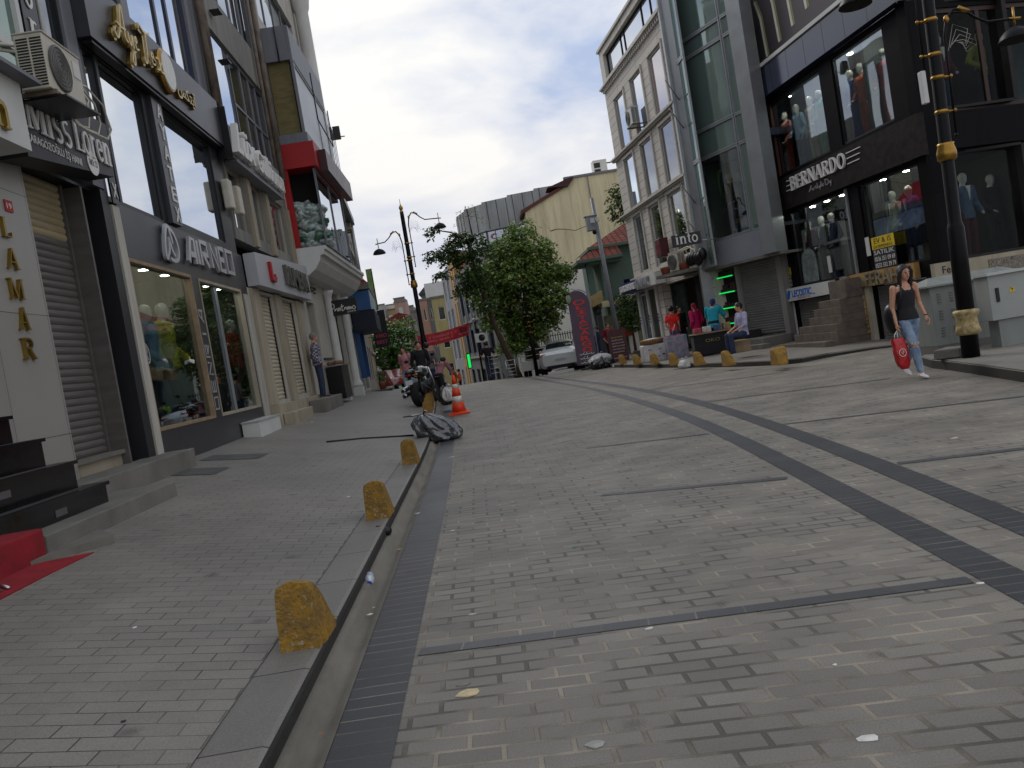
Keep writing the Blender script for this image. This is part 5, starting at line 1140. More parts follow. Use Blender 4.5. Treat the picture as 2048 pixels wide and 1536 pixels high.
MB().box(Gt, 2.22, 2.36, -.615, -.45, .3, 2.79).obj('side_pier', M_greywall, G)
# green-lit shelves
m = MB(); m.box(Gt, .95, 2.2, -.616, -.6, .5, 2.75); m.obj('shelf_back', M_dark, G); rb = random.Random(11)
for i, z_ in enumerate((2.55, 2.05, 1.55, 1.05)):
    m = MB(); m.box(Gt, 1.0, 2.16, -.6, -.42, z_ - .03, z_); q = m.obj('shelf', M_greyp, G)
    MB().box(Gt, 1.02, 2.14, -.418, -.40, z_ - .035, z_ + .0).obj('green_light_strip', M_grn, q)
    m = MB()
    for k_ in range(9): m.box(Gt, 1.02 + k_ * .125, 1.12 + k_ * .125, -.58, -.46, z_ + .002, z_ + .08 + rb.random() * .2)
    m.obj('goods', mat('shelf_goods', (82, 44, 48), .6, var=.5, scale=9, col2=(46, 40, 52)), q)
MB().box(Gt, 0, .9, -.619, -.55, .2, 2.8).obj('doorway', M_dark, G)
t = thing('hanging_sign', 'black sign board with white serif letters reading into', 'sign', Gt.w(.6, .4, 3.8))
I_ = Fr((6.5, 25.7), (.985, -.17))
s0, z1 = I_.at(1342, 472); s1, z2 = I_.at(1400, 462); _, z0 = I_.at(1347, 497)
m = MB(); m.box(I_, s0, s1, -.1, 0, z0 + .02, z1 + .0); m.obj('board', M_black, t); serif('into', I_, s0 + .10, s1 - .08, z0 + .09, z0 + .09 + (z1 - z0) * .86, .003, M_ltr, t, ext=.02)
m = MB(); m.tube([I_.w(s1, -.05, z0 + .1), I_.w(s1 + .5, -.3, z0 + .1)], .02, 6); m.obj('bracket', M_alu, t)
t = thing('canopy_slab', 'small concrete canopy with pots, cables and an old air conditioner above the shop doorway', 'canopy', Gt.w(.5, .3, 3.0))
MB().box(Gt, -.6, 1.25, -.6, .55, 2.9, 3.0).obj('slab', M_slab, t)
t2 = ac_unit('dusty air conditioner standing on the small concrete canopy', Gt, .05, 3.04, .1, w=.5, h=.6, hoses=True, side=1)
rb = random.Random(3)
t = thing('satellite_bundle', 'dark tangle of folded equipment on the ledge right of the into sign', 'equipment', Gt.w(1.3, .2, 3.0))
m = MB()
for k_ in range(6): m.ball(Gt.w(1.0 + k_ * .14, .25, 3.25 + rb.random() * .12), .14, 9, 7, (1, .7, 1.2 + rb.random() * .5))
m.obj('bundle', M_black, t)
for i, (a, n_) in enumerate(((-.35, .3), (.75, .3))):
    m = MB(); m.lathe(Gt.w(a, n_, 3.0 if i == 0 else 3.0), [(.12, 0), (.17, .22), (.18, .25)], 12); tag(m.obj('plant_pot', mat('terracotta', (140, 78, 56), .8, var=.2)), ('terracotta pot at the left end of the concrete canopy', 'terracotta pot beside the dusty air conditioner on the canopy')[i], 'pot')
# ledge and steps in front
t = thing('concrete_platform', 'raised concrete ledge in front of the grey roller shutter', 'platform', Gt.w(3.6, .4, .2))
m = MB(); m.box(Gt, 1.3, 4.25, -.6, .55, .0, .50); m.box(Gt, 3.0, 4.5, .55, .85, .0, .34); bevel(m.obj('ledge', M_slab, t), .015)

# ================================================================== black granite fashion shop on the corner
Bt = Fr((9.64, 24), (.1, -1))
N = thing('corner_shop_building', 'black granite fashion store on the corner with two storeys of suit displays', 'building', Bt.w(2.5, 0, 0))
M_gran = pavers('black_granite_cladding', (22, 22, 24), (17, 17, 19), (8, 8, 8), 1.2, .8, .005, offset=0, var=.2, spots=False, rough=.45, bump=.05, spec=.05)
G_side = glass('clear_side_glass', (225, 230, 230), .006)
M_brn = mat('brown_black_granite', (40, 36, 33), .4, var=.3, scale=5, spec=.08)
M_step = mat('brown_step_stone', (98, 87, 78), .6, var=.2, scale=5)
UP = [(-.7, 2.32, 5.04, 7.12), (2.93, 5.14, 5.04, 7.18)]; GD = [(-.35, 2.72, 1.80, 3.96), (3.3, 5.75, 1.82, 3.94)]
CEL = [(-.75, 1.6, .1, 1.40), (3.35, 5.45, .1, 1.45)]
wall(Bt, -1.5, 6.10, -.1, 7.3, UP + GD + CEL, -.3, 0).obj('wall', M_gran, N)
m = MB(); m.box(Bt, -1.6, 6.15, .003, .16, 4.02, 4.92); m.obj('fascia', M_brn, N)
m = MB(); m.box(Bt, -1.6, 6.16, .003, .24, 7.30, 8.10); m.obj('blue_band', mat('blue_gloss_panel', (40, 46, 70), .12, var=.1, scale=.5, spec=.7), N)
m = MB()
for k_ in range(1, 8): m.box(Bt, -1.6 + k_ * .95, -1.59 + k_ * .95, .2405, .2425, 7.31, 8.09)
m.obj('panel_joint', M_black, N); MB().box(Bt, -1.62, 6.2, -.25, .30, 8.101, 8.2).obj('white_coping', M_white, N)
MB().box(Bt, -1.55, 6.08, -.25, .05, 8.201, 14).obj('billboard_wall', mat('dark_purple_billboard', (62, 56, 60), .5, var=.12, scale=.7), N)
# printed hangers on the billboard
hg = mat('hanger_print', (206, 202, 192), .6, var=.1, scale=3); hy = mat('hanger_shadow_print', (134, 134, 84), .6, var=.1)
for i in range(9):
    a = -1.2 + i * .80; m = MB(); zt = 10.0 + .12 * i
    for dx, mt_ in ((.10, 1), (0, 0)):
        m.m = mt_; e_ = .052 + .004 * (1 - mt_)
        m.prism(Bt, [(a + dx - .03, zt - .1), (a + dx + .05, zt - .1), (a + dx + .26, zt - .62), (a + dx + .34, zt - 1.75), (a + dx + .24, zt - 1.75), (a + dx + .16, zt - .66)], .051, e_)
    m.m = 0; ribbon(m, Bt, [(a, zt - .12), (a + .02, zt + .08)] + arc(a - .04, zt + .1, .06, .09, 0, 200, 7), .018, .0515, .056, lambda x, y: (x, y))
    m.obj('hanger_print', [hg, hy], N)
for i, h in enumerate(UP): window(Bt, N, *h, -.1, M_black, G_shop if 1 else G_mir, fw=.05)
for i, h in enumerate(GD):
    w_ = window(Bt, N, *h, -.1, M_black, G_shop, fw=.05, vs=[h[0] + .85] if i == 0 else [])
MB().box(Bt, 2.75, 2.83, .0, .05, 1.8, 3.98).obj('steel_trim', M_alu, N); MB().box(Bt, -.62, -.5, -.06, .02, 5.04, 7.1).obj('wooden_post', mat('red_brown_wood', (70, 34, 26), .5, var=.2), N)
for h, zf in zip(CEL, (.12, .1)): shutter(Bt, N, h[0] + .06, h[1] - .06, zf, h[3] - .02, -.15, [M_shutD], .07)
# interior floors, backs, ceilings with spots
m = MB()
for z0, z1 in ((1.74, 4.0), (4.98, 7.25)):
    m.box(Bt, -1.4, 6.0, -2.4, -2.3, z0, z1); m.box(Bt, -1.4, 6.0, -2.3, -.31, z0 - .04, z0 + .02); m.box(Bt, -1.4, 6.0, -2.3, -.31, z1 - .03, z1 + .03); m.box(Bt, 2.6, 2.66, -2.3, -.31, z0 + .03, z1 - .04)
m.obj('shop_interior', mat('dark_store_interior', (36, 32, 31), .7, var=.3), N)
for i, (a, n_, z_) in enumerate(((-.1, -.4, 7.2), (.9, -.36, 7.2), (1.7, -.42, 7.2), (3.2, -.38, 7.2), (3.9, -.42, 7.2), (4.7, -.38, 7.2), (.3, -.4, 3.95), (1.1, -.4, 3.95), (1.9, -.4, 3.95), (3.8, -.38, 3.95), (4.7, -.4, 3.95))):
    m = MB(); m.lathe(Bt.w(a, n_, z_), [(.07, 0), (.07, .02)], 12, (0, 0, -1), smooth=False); m.obj('ceiling_spot', M_spot, N)
t = thing('shop_sign', 'white serif BERNARDO letters between triple bars on the black fascia', 'sign', Bt.w(1.8, .2, 4.3))
serif('BERNARDO', Bt, .38, 3.28, 4.46, 4.82, .163, M_ltr, t, ext=.06)
m = MB()
for i, z_ in enumerate((4.50, 4.63, 4.76)): m.box(Bt, .08 + .04 * i, .34, .163, .19, z_, z_ + .02); m.box(Bt, 3.32, 3.95 - .05 * (2 - i), .163, .19, z_, z_ + .02)
m.obj('bars', M_ltr, t)
script([[(.0, .1), (.08, .6), (.12, .9), (.08, .2)], [(.14, .4), (.2, .1), (.24, .5)], [(.32, .6), (.28, .4), (.34, .3), (.3, .1)], [(.38, .9), (.38, .2), (.42, .1)], [(.44, .4), (.48, .1), (.52, .5), (.48, -.2)], [(.55, .9), (.55, .1)], [(.6, .3), (.64, .5), (.6, .1), (.66, .2)], [(.74, .9), (.74, .1), (.86, .3), (.82, .8), (.72, .9)], [(.9, .4), (.93, .1), (.97, .5), (.93, -.3)]], Bt, 1.3, 2.5, 4.22, 4.40, .163, .014, M_silver, t, ext=.02)
# suits in the windows
dk = cloth('navy_suit_cloth', (34, 42, 70)); bk = cloth('black_suit_cloth', (24, 24, 28)); mr = cloth('maroon_cloth', (88, 24, 38)); cr = cloth('coral_red_cloth', (206, 74, 62)); pkc = cloth('pink_cloth', (222, 140, 132)); bw_ = cloth('pale_beige_cloth', (206, 192, 160)); og = cloth('orange_cloth', (196, 92, 40)); pu = cloth('purple_cloth', (92, 62, 104)); bb = cloth('royal_blue_cloth', (36, 62, 150)); mint = cloth('mint_cloth', (110, 180, 150)); wh = cloth('white_cloth', (204, 204, 200)); lb = cloth('light_blue_cloth', (140, 172, 204)); gr = cloth('steel_blue_jacket', (74, 92, 118)); jn = cloth('denim', (70, 96, 132)); dj = cloth('dark_denim', (42, 54, 80)); lm = cloth('olive_lime_cloth', (120, 128, 44)); br_ = cloth('brown_coat_cloth', (112, 92, 74)); yl = cloth('yellow_cloth', (214, 196, 50))
def mq(la, fr, px, py, n, z, a, b, kd, **k): return mannequin(la, fr, fr.at(px, py, n)[0], n, z, a, b, kind=kd, **k)
for la, px, py, a, b, kd in [("mannequin in a pink top and coral trousers in the left upper store window", 1577, 285, pkc, cr, 's'), ("mannequin in a light blue jacket in the left upper store window", 1598, 255, lb, dk, 'b'), ("mannequin in a pale beige suit in the left upper store window", 1624, 235, bw_, bw_, 's'), ("mannequin in a mint jacket at the right edge of the left upper store window", 1646, 240, mint, mint, 'b'),
    ("mannequin in a royal blue suit in the right upper store window", 1712, 235, bb, bb, 's'), ("mannequin in an orange suit in the right upper store window", 1730, 200, og, og, 'b'), ("mannequin in a purple suit in the right upper store window", 1749, 180, pu, pu, 's'), ("mannequin in a coral suit nearest the corner in the upper store window", 1774, 160, cr, cr, 'b')]: mq(la, Bt, px, py, -.42, 5.03, a, b, kd)
for la, px, py, a, b, kd, tie in [("mannequin in a maroon jacket and white tie in the ground floor store window", 1621, 480, mr, bk, 's', M_ltr), ("mannequin in a black suit at the middle of the ground floor store window", 1648, 475, bk, bk, 'b', None), ("mannequin in a navy suit at the right of the ground floor store window", 1668, 470, dk, dk, 's', M_black), ("mannequin in a pale grey waistcoat outfit behind the yellow notice", 1790, 430, cloth('pale_grey_cloth', (176, 176, 160)), bk, 's', M_black), ("mannequin in a blue suit right of the yellow notice", 1824, 430, bb, dk, 'b', None)]: mq(la, Bt, px, py, -.42, 1.79, a, b, kd, shirt=M_ltr, tie=tie)
m = MB(); m.prism(Bt, [(-.1, 1.86), (.75, 1.86)] + arc(.33, 2.45, .42, .35, 0, 180, 10), -.04, -.036); tag(m.obj('window_decal', mat('frosted_decal', (160, 172, 170), .5, var=.3, scale=4, alpha=.35)), 'frosted arched decal at the bottom of the ground floor store window', 'decal')
# steps up to the store, cellar openings, notices
t = thing('entrance_steps', 'brown granite staircase rising to the store between two cellar shutters', 'steps', Bt.w(2.2, .5, 0))
for i in range(6):
    m = MB(); a = .55 + i * .30; n_ = 1.35 if i < 1 else 1.0 if i < 3 else .85
    m.box(Bt, a, 3.12, .02, n_ - .01 * i, .0 + (0 if i == 0 else .20 * i + .10 - .02), .20 * (i + 1) + .08); bevel(m.obj('step', M_step, t), .01)
m = MB(); m.box(Bt, 2.35, 3.14, .0, .62, 1.28, 1.74); m.obj('landing_wall', M_step, t)
t = thing('shop_sign', 'white fascia sign with blue LECOSTIC lettering over the small cellar shutter', 'sign', Bt.w(.2, .2, 1.4))
m = MB(); m.prism(Bt, [(-1.12, 1.41), (1.60, 1.44), (1.66, 1.79), (-1.12, 1.79)], .02, .2); m.obj('board', M_white, t); lbm = mat('blue_letter', (34, 96, 190), .5, var=.04)
text('LECOSTIC', Bt, -.48, .66, 1.52, 1.72, .203, lbm, t, ext=.008, bold=.02); text('TEKSTIL', Bt, -.2, .6, 1.455, 1.50, .203, mat('red_small_letter', (170, 60, 70), .5), t, ext=.004); text('TR', Bt, .7, .85, 1.5, 1.55, .203, lbm, t, ext=.005)
m = MB(); m.prism(Bt, [(-1.02, 1.70), (-.86, 1.74), (-.80, 1.58), (-.70, 1.74), (-.55, 1.72), (-.66, 1.50), (-.82, 1.45), (-.94, 1.54)], .203, .21); m.obj('emblem', lbm, t)
t = thing('banner_sign', 'narrow white vertical sign with blue letters beside the small cellar shutter', 'sign', Bt.w(-.9, .1, .4)); MB().box(Bt, -.95, -.79, .02, .06, .42, 1.38).obj('board', M_white, t)
for i, ch in enumerate('TOPTAN'): text(ch, Bt, -.92, -.83, 1.24 - i * .11, 1.32 - i * .11, .062, lbm, t, 'letter', ext=.003)
ribbon_mb = MB(); ribbon_mb.prism(Bt, [(-.92, .50), (-.85, .46), (-.82, .66), (-.88, .60)], .062, .066); ribbon_mb.obj('emblem', lbm, t)
ye = mat('yellow_print', (206, 176, 30), .6, var=.06); bkp = mat('dark_notice', (36, 38, 44), .5, var=.15)
def notice(label, s0, s1, z0, z1, n, lines):
    t = thing('notice_board', label, 'notice', Bt.w((s0 + s1) / 2, n, z0)); zc = z0 + (z1 - z0) * .62
    MB().box(Bt, s0, s1, n, n + .012, zc, z1).obj('yellow_panel', ye, t); MB().box(Bt, s0, s1, n, n + .01, z0, zc - .002).obj('dark_panel', bkp, t)
    w = s1 - s0
    text(lines[0], Bt, s0 + w * .12, s1 - w * .12, zc + (z1 - zc) * .45, z1 - .03, n + .013, M_black, t, ext=.002); text(lines[1], Bt, s0 + w * .06, s1 - w * .06, zc + .02, zc + (z1 - zc) * .32, n + .013, M_black, t, ext=.002)
    h = (zc - z0) / len(lines[2:])
    for i, l in enumerate(lines[2:]): text(l, Bt, s0 + w * .05, s1 - w * .05, zc - h * (i + 1) + h * .15, zc - h * i - h * .18, n + .011, M_ltr, t, ext=.002)
notice('large yellow and black SATILIK notice in the store window', 3.66, 4.58, 1.84, 2.60, .06, ['EV & IS', 'GAYRIMENKUL', 'SATILIK', '0536 351 09 69', '0532 332 39 79'])
notice('small yellow and black notice on the pier left of the white LECOSTIC sign', -1.12, -.70, 1.84, 2.40, .02, ['EV & IS', 'EMLAK', 'SATILIK', '0536 351', '0532 332'])
for la, a in (('white paper slip stuck behind the glass of the store doorway', 1.35), ('white paper slip on the brown post left of the yellow notice', 3.3)):
    m = MB(); m.box(Bt, a, a + .17, -.02 if a < 2 else .004, -.014 if a < 2 else .012, 2.0 if a < 2 else 2.2, 2.45 if a < 2 else 2.66); tag(m.obj('paper_slip', M_white), la, 'paper')
t = thing('shop_sign', 'ornate gold and black FERAH sign board with raised letters over the cellar shutter', 'sign', Bt.w(3.7, .2, 1.5))
MB().box(Bt, 2.62, 5.3, .02, .16, 1.46, 1.82).obj('board', mat('mottled_gold_board', (196, 150, 70), .4, metal=.3, var=.5, scale=7, col2=(150, 130, 104)), t)
text('FERAH', Bt, 3.35, 4.75, 1.47, 1.80, .163, mat('antique_letter', (150, 140, 120), .4, metal=.5, var=.2), t, ext=.05, bold=.01)
m = MB(); m.prism(Bt, [(3.0, 1.48), (3.3, 1.48), (3.26, 1.62), (3.15, 1.78), (3.04, 1.62)], .163, .2); m.obj('emblem', MATS['antique_letter'], t)
MB().box(Bt, 2.2, 2.61, .02, .2, 1.42, 1.82).obj('zebra_panel', mat('zebra_print', (168, 160, 150), .5, var=.5, scale=14, col2=(60, 54, 50)), t)
t = thing('painted_pillar', 'cream pillar with a gilded torch relief beside the staircase', 'pillar', Bt.w(3.1, .1, 0))
MB().box(Bt, 2.98, 3.30, .003, .12, -.02, 1.45).obj('pillar', mat('cream_marble', (178, 170, 152), .5, var=.12, scale=2), t); m = MB(); m.tube([Bt.w(3.12, .14, .3), Bt.w(3.13, .16, .8), Bt.w(3.1, .14, 1.2)], [.04, .03, .05], 8); m.ball(Bt.w(3.1, .13, 1.2), .08, 10, 8, (1, .5, 1.3)); m.ball(Bt.w(3.13, .13, .35), .07, 10, 8, (1, .5, 1)); m.obj('gilded_relief', mat('tarnished_gilt', (140, 112, 66), .6, var=.5, scale=20, bump=.8, bscale=30), t)

# ---- side street face of the corner store
St = Fr((10.25, 17.93), (.98, .2))
S1 = (.60, 6.0, 4.86, 7.10); S2 = (.58, 6.0, 1.70, 4.0)
wall(St, -.05, 7, -.1, 7.3, [S1, S2, (2.3, 5.5, .1, 1.25)], -.3, -.002).obj('side_street_wall', M_gran, N)
wall(St, 0, 7, 7.301, 14, [(1, 6, 8.6, 11.5)], -.3, -.002).obj('side_upper_wall', M_anth2, N); window(St, N, 1, 6, 8.6, 11.5, -.15, M_black, G_dark, nv=4)
window(St, N, *S1, -.1, mat('dark_brown_frame', (52, 26, 20), .5, var=.15), G_side, vs=[1.80, 3.2, 4.6], fw=.10); window(St, N, *S2, -.1, M_black, G_side, nv=1, fw=.04)
MB().box(St, .45, 6.3, .0, .14, 4.06, 4.85).obj('side_fascia', M_gran, N)
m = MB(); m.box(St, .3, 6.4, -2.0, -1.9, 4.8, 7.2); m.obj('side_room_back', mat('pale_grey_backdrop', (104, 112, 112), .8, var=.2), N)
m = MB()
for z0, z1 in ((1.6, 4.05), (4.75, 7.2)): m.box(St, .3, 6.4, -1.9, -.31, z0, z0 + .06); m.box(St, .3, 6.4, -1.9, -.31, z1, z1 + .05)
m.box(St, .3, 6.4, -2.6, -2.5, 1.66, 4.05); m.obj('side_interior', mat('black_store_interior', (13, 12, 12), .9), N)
shutter(St, N, 2.3, 5.5, .1, 1.25, -.15, [M_shutD], .08)
for a, n_ in ((.9, -.7), (1.5, -.5), (1.9, -1.0), (2.5, -.8), (1.1, -1.3), (2.9, -1.3)):
    m = MB(); m.lathe(St.w(a, n_, 4.04), [(.07, 0), (.07, .02)], 12, (0, 0, -1), smooth=False); m.obj('ceiling_spot', mat('dim_spot_glow', (255, 250, 238), .3, var=0, emit=22), N)
t = thing('shop_sign', 'beige stone panel with dark Feraci lettering under the side store window', 'sign', St.w(.5, .1, 1.3))
MB().box(St, -.35, .44, .0, .12, 1.26, 1.70).obj('panel', M_beige, t); MB().box(St, .441, 6.3, .0, .10, 1.26, 1.70).obj('panel_long', M_beige, t)
text('Feraci', St, -.16, .40, 1.46, 1.62, .123, M_black, t, ext=.006); text('tekstil', St, .10, .42, 1.32, 1.40, .123, M_black, t, ext=.004)
MB().box(St, 1.05, 2.9, .101, .12, 1.34, 1.60).obj('scribble_panel', mat('scribble_print', (150, 140, 124), .6, var=.5, scale=26, col2=(44, 40, 38)), t)
mannequin('mannequin in a burgundy blazer and jeans in the upper side window near the lamp post', St, 1.22, -.65, 4.86, mr, dj, H=1.86, kind='s', shirt=M_ltr)
mannequin('mannequin in an olive lime jacket in the upper side window at the right edge', St, 2.35, -.65, 4.86, lm, bk, H=1.86, kind='b')
mannequin('mannequin in a steel blue jacket and wine trousers in the lower side window', St, 1.32, -.6, 1.70, gr, cloth('wine_trouser_cloth', (70, 20, 30)), H=1.92, kind='s', shirt=M_ltr)
mannequin('mannequin in a white suit behind the black lamp post', St, .78, -.75, 1.68, wh, wh, H=1.8, kind='b')
mannequin('mannequin in a dark suit at the right edge of the lower side window', St, 2.25, -.8, 1.68, bk, bk, H=1.85, kind='b')
# jeans display in the grey glass bay
mannequin('mannequin in a brown coat and blue jeans in the glass bay window', Gt, Gt.at(1463, 400, -.4)[0], -.4, 3.72, br_, jn, H=1.9, kind='s', shirt=M_ltr)
mannequin('mannequin in a dark blue top and blue jeans in the glass bay window', Gt, Gt.at(1486, 400, -.4)[0], -.4, 3.72, cloth('dark_top_cloth', (52, 50, 60)), jn, kind='b')
m = MB(); m.smooth = True; m.tube([Gt.w(2.25, -.4, 5.0), Gt.w(2.2, -.4, 5.5), Gt.w(2.3, -.4, 5.8), Gt.w(2.5, -.4, 5.75)], [.03, .05, .06, .04], 8); tag(m.obj('neon_figure', mat('pale_yellow_green_plastic', (170, 196, 120), .4, var=.1)), 'pale yellow green curved ornament in the glass bay window', 'ornament')
# interior figures of the left display windows
mannequin('mannequin in a yellow jacket in the first left display window', L, 13.75, -.3, 1.07, yl, bk, H=1.97, kind='s', hat=False)
mannequin('mannequin in a pale blue shirt in the first left display window', L, 13.02, -.3, 1.07, lb, dk, H=1.9, kind='b')
mannequin('mannequin in a red top in the second left display window', L, 17.4, -.28, 1.07, cloth('brick_red_cloth', (150, 40, 30)), bk, H=1.85, kind='s')
rb = random.Random(8)
m = MB()
for k_ in range(9): m.ball(L.w(13.0 + k_ * .17, -.35 + rb.random() * .1, 1.14), .07, 8, 6, (1.6, .8, .8))
tag(m.obj('shoe_row', mat('orange_shoe', (170, 66, 40), .5, var=.4, scale=9)), 'row of orange shoes on the floor of the first left display window', 'shoes')
# ------------------------------------------------------------------ street furniture
M_lampblk = mat('lamp_black_paint', (15, 15, 17), .45, var=.2, scale=3, spec=.15)
M_wire = mat('white_tube_light', (176, 172, 160), .5, var=.1)
def lamp_arm(t, a, z0, reach, up):
    """a swan-neck arm at angle a leaving the post at height z0"""
    d = Vector((math.cos(a), math.sin(a), 0)); P = lambda r, z: d * r + Vector((0, 0, z))
    m = MB(); pts = [P(.17, z0 - .95), P(.17, z0 + .1), P(.17, z0 + up * .55), P(.22, z0 + up * .85), P(.33, z0 + up), P(.47, z0 + up * .97), P(.62, z0 + up * .80), P(.78, z0 + up * .68), P(reach, z0 + up * .66)]
    m.tube(pts, [.018, .018, .022, .024, .024, .024, .02, .02, .02], 8); m.ball(P(.17, z0 - .98), .028, 8, 6); arm = m.obj('arm', M_lampblk, t, local=True)
    for z in (z0 - .62, z0 - .12): m = MB(); m.lathe((0, 0, z), [(.088, -.03), (.10, 0), (.088, .03)], 14); m.tube([P(.05, z), P(.2, z)], .018, 6); m.ball(P(.19, z), .03, 8, 6); m.obj('clamp', M_goldp, arm, local=True)
    m = MB()
    m.ball(P(.22, z0 + up * .85), .04, 8, 6, (1, 1, 1.6)); m.tube([P(.40, z0 + up * 1.02), P(.54, z0 + up * .92)], .035, 8)
    m.tube([P(reach, z0 + up * .5), P(reach, z0 + up * .86)], .016, 6); m.tube([P(reach - .07, z0 + up * .67), P(reach + .09, z0 + up * .65)], .022, 6)
    m.obj('brass_fittings', M_goldp, arm, local=True)
    m = MB(); m.lathe(P(reach, z0 + up * .28), [(.235, 0), (.23, .02), (.205, .08), (.15, .14), (.07, .18), (.02, .20)], 24); m.obj('lamp_shade', M_lampblk, t, local=True)
    m = MB(); m.lathe(P(reach, z0 + up * .28 + .004), [(.2, 0), (.12, .05)], 16, smooth=False); m.obj('lamp_glass', mat('grey_lamp_glass', (150, 152, 150), .3, var=.05), t, local=True)
    m = MB()
    for q in range(4):
        w_ = [P(.2 + q * .03, z0 + up * .3 + q * .04), P(.30 + q * .04, z0 + up * (.75 - q * .1)), P(.5 + q * .03, z0 + up * (.62 - q * .1)), P(.45, z0 + up * (.38 - q * .05)), P(.34 + q * .02, z0 + up * .42)]
        m.tube(w_, .004, 4, cap=False)
    m.obj('festive_wire', M_wire, t, local=True)
def lamp_post(label, x, y, z, h, rings, arms, rz=0, base=True, grp=None, r=.085):
    t = thing('street_lamp', label, 'street lamp', (x, y, z), rz, group=grp)
    m = MB(); m.lathe((0, 0, 0), [(r * 1.35, 0), (r * 1.3, 1.95), (r * 1.15, 2.0), (r, 2.05), (r * .85, h - .1), (r * .8, h)], 18); m.obj('pole', M_lampblk, t, local=True)
    for q in rings: m = MB(); m.lathe((0, 0, q), [(r * 1.15, -.13), (r * 1.45, -.10), (r * 1.5, 0), (r * 1.2, .10), (r * 1.3, .13)], 18); m.obj('gold_ring', M_goldp, t, local=True)
    m = MB()
    m.lathe((0, 0, h), [(.06, 0), (.075, .04), (.04, .08), (.07, .14), (.075, .20), (.03, .27), (.012, .32), (.008, .50)], 14)
    m.obj('finial', M_goldp, t, local=True)
    if base:
        m = MB(); m.lathe((0, 0, .36), [(r * 1.5, 0), (r * 2.0, .03), (r * 1.7, .12), (r * 1.55, .26), (r * 1.95, .32), (r * 1.95, .36), (r * 1.3, .38)], 20); m.obj('ornate_collar', mat('pale_gilt', (166, 148, 104), .5, metal=.2, var=.35, scale=14, bump=.2, bscale=30), t, local=True)
    for a, z0, reach, up in arms: lamp_arm(t, a, z0, reach, up)
    return t
lamp_post('tall black and gold street lamp with two swan-neck arms rising behind the motorbike', -1.76, 31, gz(-1.76, 31) + .12, 6.55, [3.95], [(R(178), 4.95, 1.04, .98), (R(8), 5.98 - .42, 1.28, .95)], base=False)
# the near one on the right island
zl = rz_(7.27, 12.35)
lamp_post('black street lamp post with gold bands standing on the right-hand island', 7.27, 12.35, zl - .03, 7.0, [3.07], [(R(176), 5.12, 1.05, .9), (R(-8), 4.28, 1.15, .82)], r=.092).rotation_euler = (0, R(1.3), 0)
m = MB(); m.box(Fr((7.27, 12.35), (1, 0)), -.17, -.095, -.05, .05, 3.95, 4.42); bevel(tag(m.obj('pole_box', M_white), 'small white plastic box strapped to the near lamp post', 'fitting'), .01)
lamp_post('black and gold street lamp half hidden in the leafy tree', 2.8, 41, gz(2.8, 41), 4.6, [], [(R(185), 3.15, .95, .75), (R(-5), 2.85, .95, .7)], base=False, r=.07)
for i, (px, py, Y, la) in enumerate(((772, 640, 70, 'thin dark lamp post in front of the street trees'), (948, 640, 55, 'slim lamp post at the top of the descending street'))):
    x, z = onY(px, py, Y); g = gz(x, Y); t = thing('lamp_post', la, 'street lamp', (x, Y, g)); m = MB(); m.lathe((0, 0, 0), [(.07, 0), (.05, z - g)], 8); m.obj('pole', M_lampblk, t, local=True)
    m = MB(); m.ball((0, 0, z - g), .13, 10, 8); m.obj('globe', M_wire, t, local=True)

# electric cabinets
M_cab = mat('grey_cabinet_paint', (128, 132, 128), .5, var=.08, scale=2, streak=4); M_cab2 = mat('pale_box_paint', (150, 153, 150), .45, var=.06, scale=2)
t = thing('electric_cabinet', 'grey louvred electric cabinet on the island behind the woman', 'cabinet', (8.3, 14.1, rz_(8, 14)))
Cb = Fr((7.55, 13.75), (1, .06)); zb = rz_(8, 14)
m = MB(); m.box(Cb, 0, 1.65, -.62, 0, zb - .05, zb + .10); m.obj('plinth', M_slab, t); m = MB(); m.box(Cb, .01, 1.64, -.61, -.01, zb + .101, zb + 1.08); bevel(m.obj('body', M_cab, t), .008)
m = MB(); m.box(Cb, -.06, 1.72, -.68, .06, zb + 1.081, zb + 1.11)
b = len(m.v); m.v += [tuple(Cb.w(*q)) for q in ((-.06, .06, zb + 1.11), (1.72, .06, zb + 1.11), (1.72, -.68, zb + 1.11), (-.06, -.68, zb + 1.11), (.2, -.31, zb + 1.24), (1.5, -.31, zb + 1.24))]
for f in ((0, 1, 5, 4), (1, 2, 5), (2, 3, 4, 5), (3, 0, 4)): m.face([b + q for q in f])
m.obj('roof', M_cab, t)
m = MB()
for col_ in (.12, .34):
    for row in range(3):
        for q in range(4): m.box(Cb, col_, col_ + .07, -.009, .002, zb + .25 + row * .28 + q * .045, zb + .262 + row * .28 + q * .045)
m.obj('louvre_slots', mat('slot_shadow_grey', (92, 95, 92), .6), t); m = MB(); m.box(Cb, .55, .556, -.009, -.004, zb + .11, zb + 1.07); m.obj('door_seam', M_dark, t)
t = thing('meter_box', 'pale grey electric meter box with a yellow warning triangle', 'box', (8.35, 12.9, zb + .4))
Mb_ = Fr((8.02, 12.9), (1, .03)); m = MB(); m.box(Mb_, 0, .72, -.35, 0, zb + .42, zb + 1.12); bevel(m.obj('body', M_cab2, t), .008); m = MB(); m.box(Mb_, -.04, .76, -.39, .05, zb + 1.121, zb + 1.16); m.obj('lid', mat('lid_white', (176, 180, 176), .4, var=.05), t)
m = MB(); m.box(Mb_, .12, .6, -.3, -.05, zb - .02, zb + .419); m.obj('pedestal', M_cab, t)
m = MB(); m.box(Mb_, .10, .15, .001, .02, zb + .70, zb + .92); m.obj('handle', M_black, t); m = MB(); m.prism(Mb_, [(.32, .0 + zb + .82), (.43, zb + .82), (.375, zb + .92)], .001, .006); wt_ = m.obj('warning_triangle', ye, t)
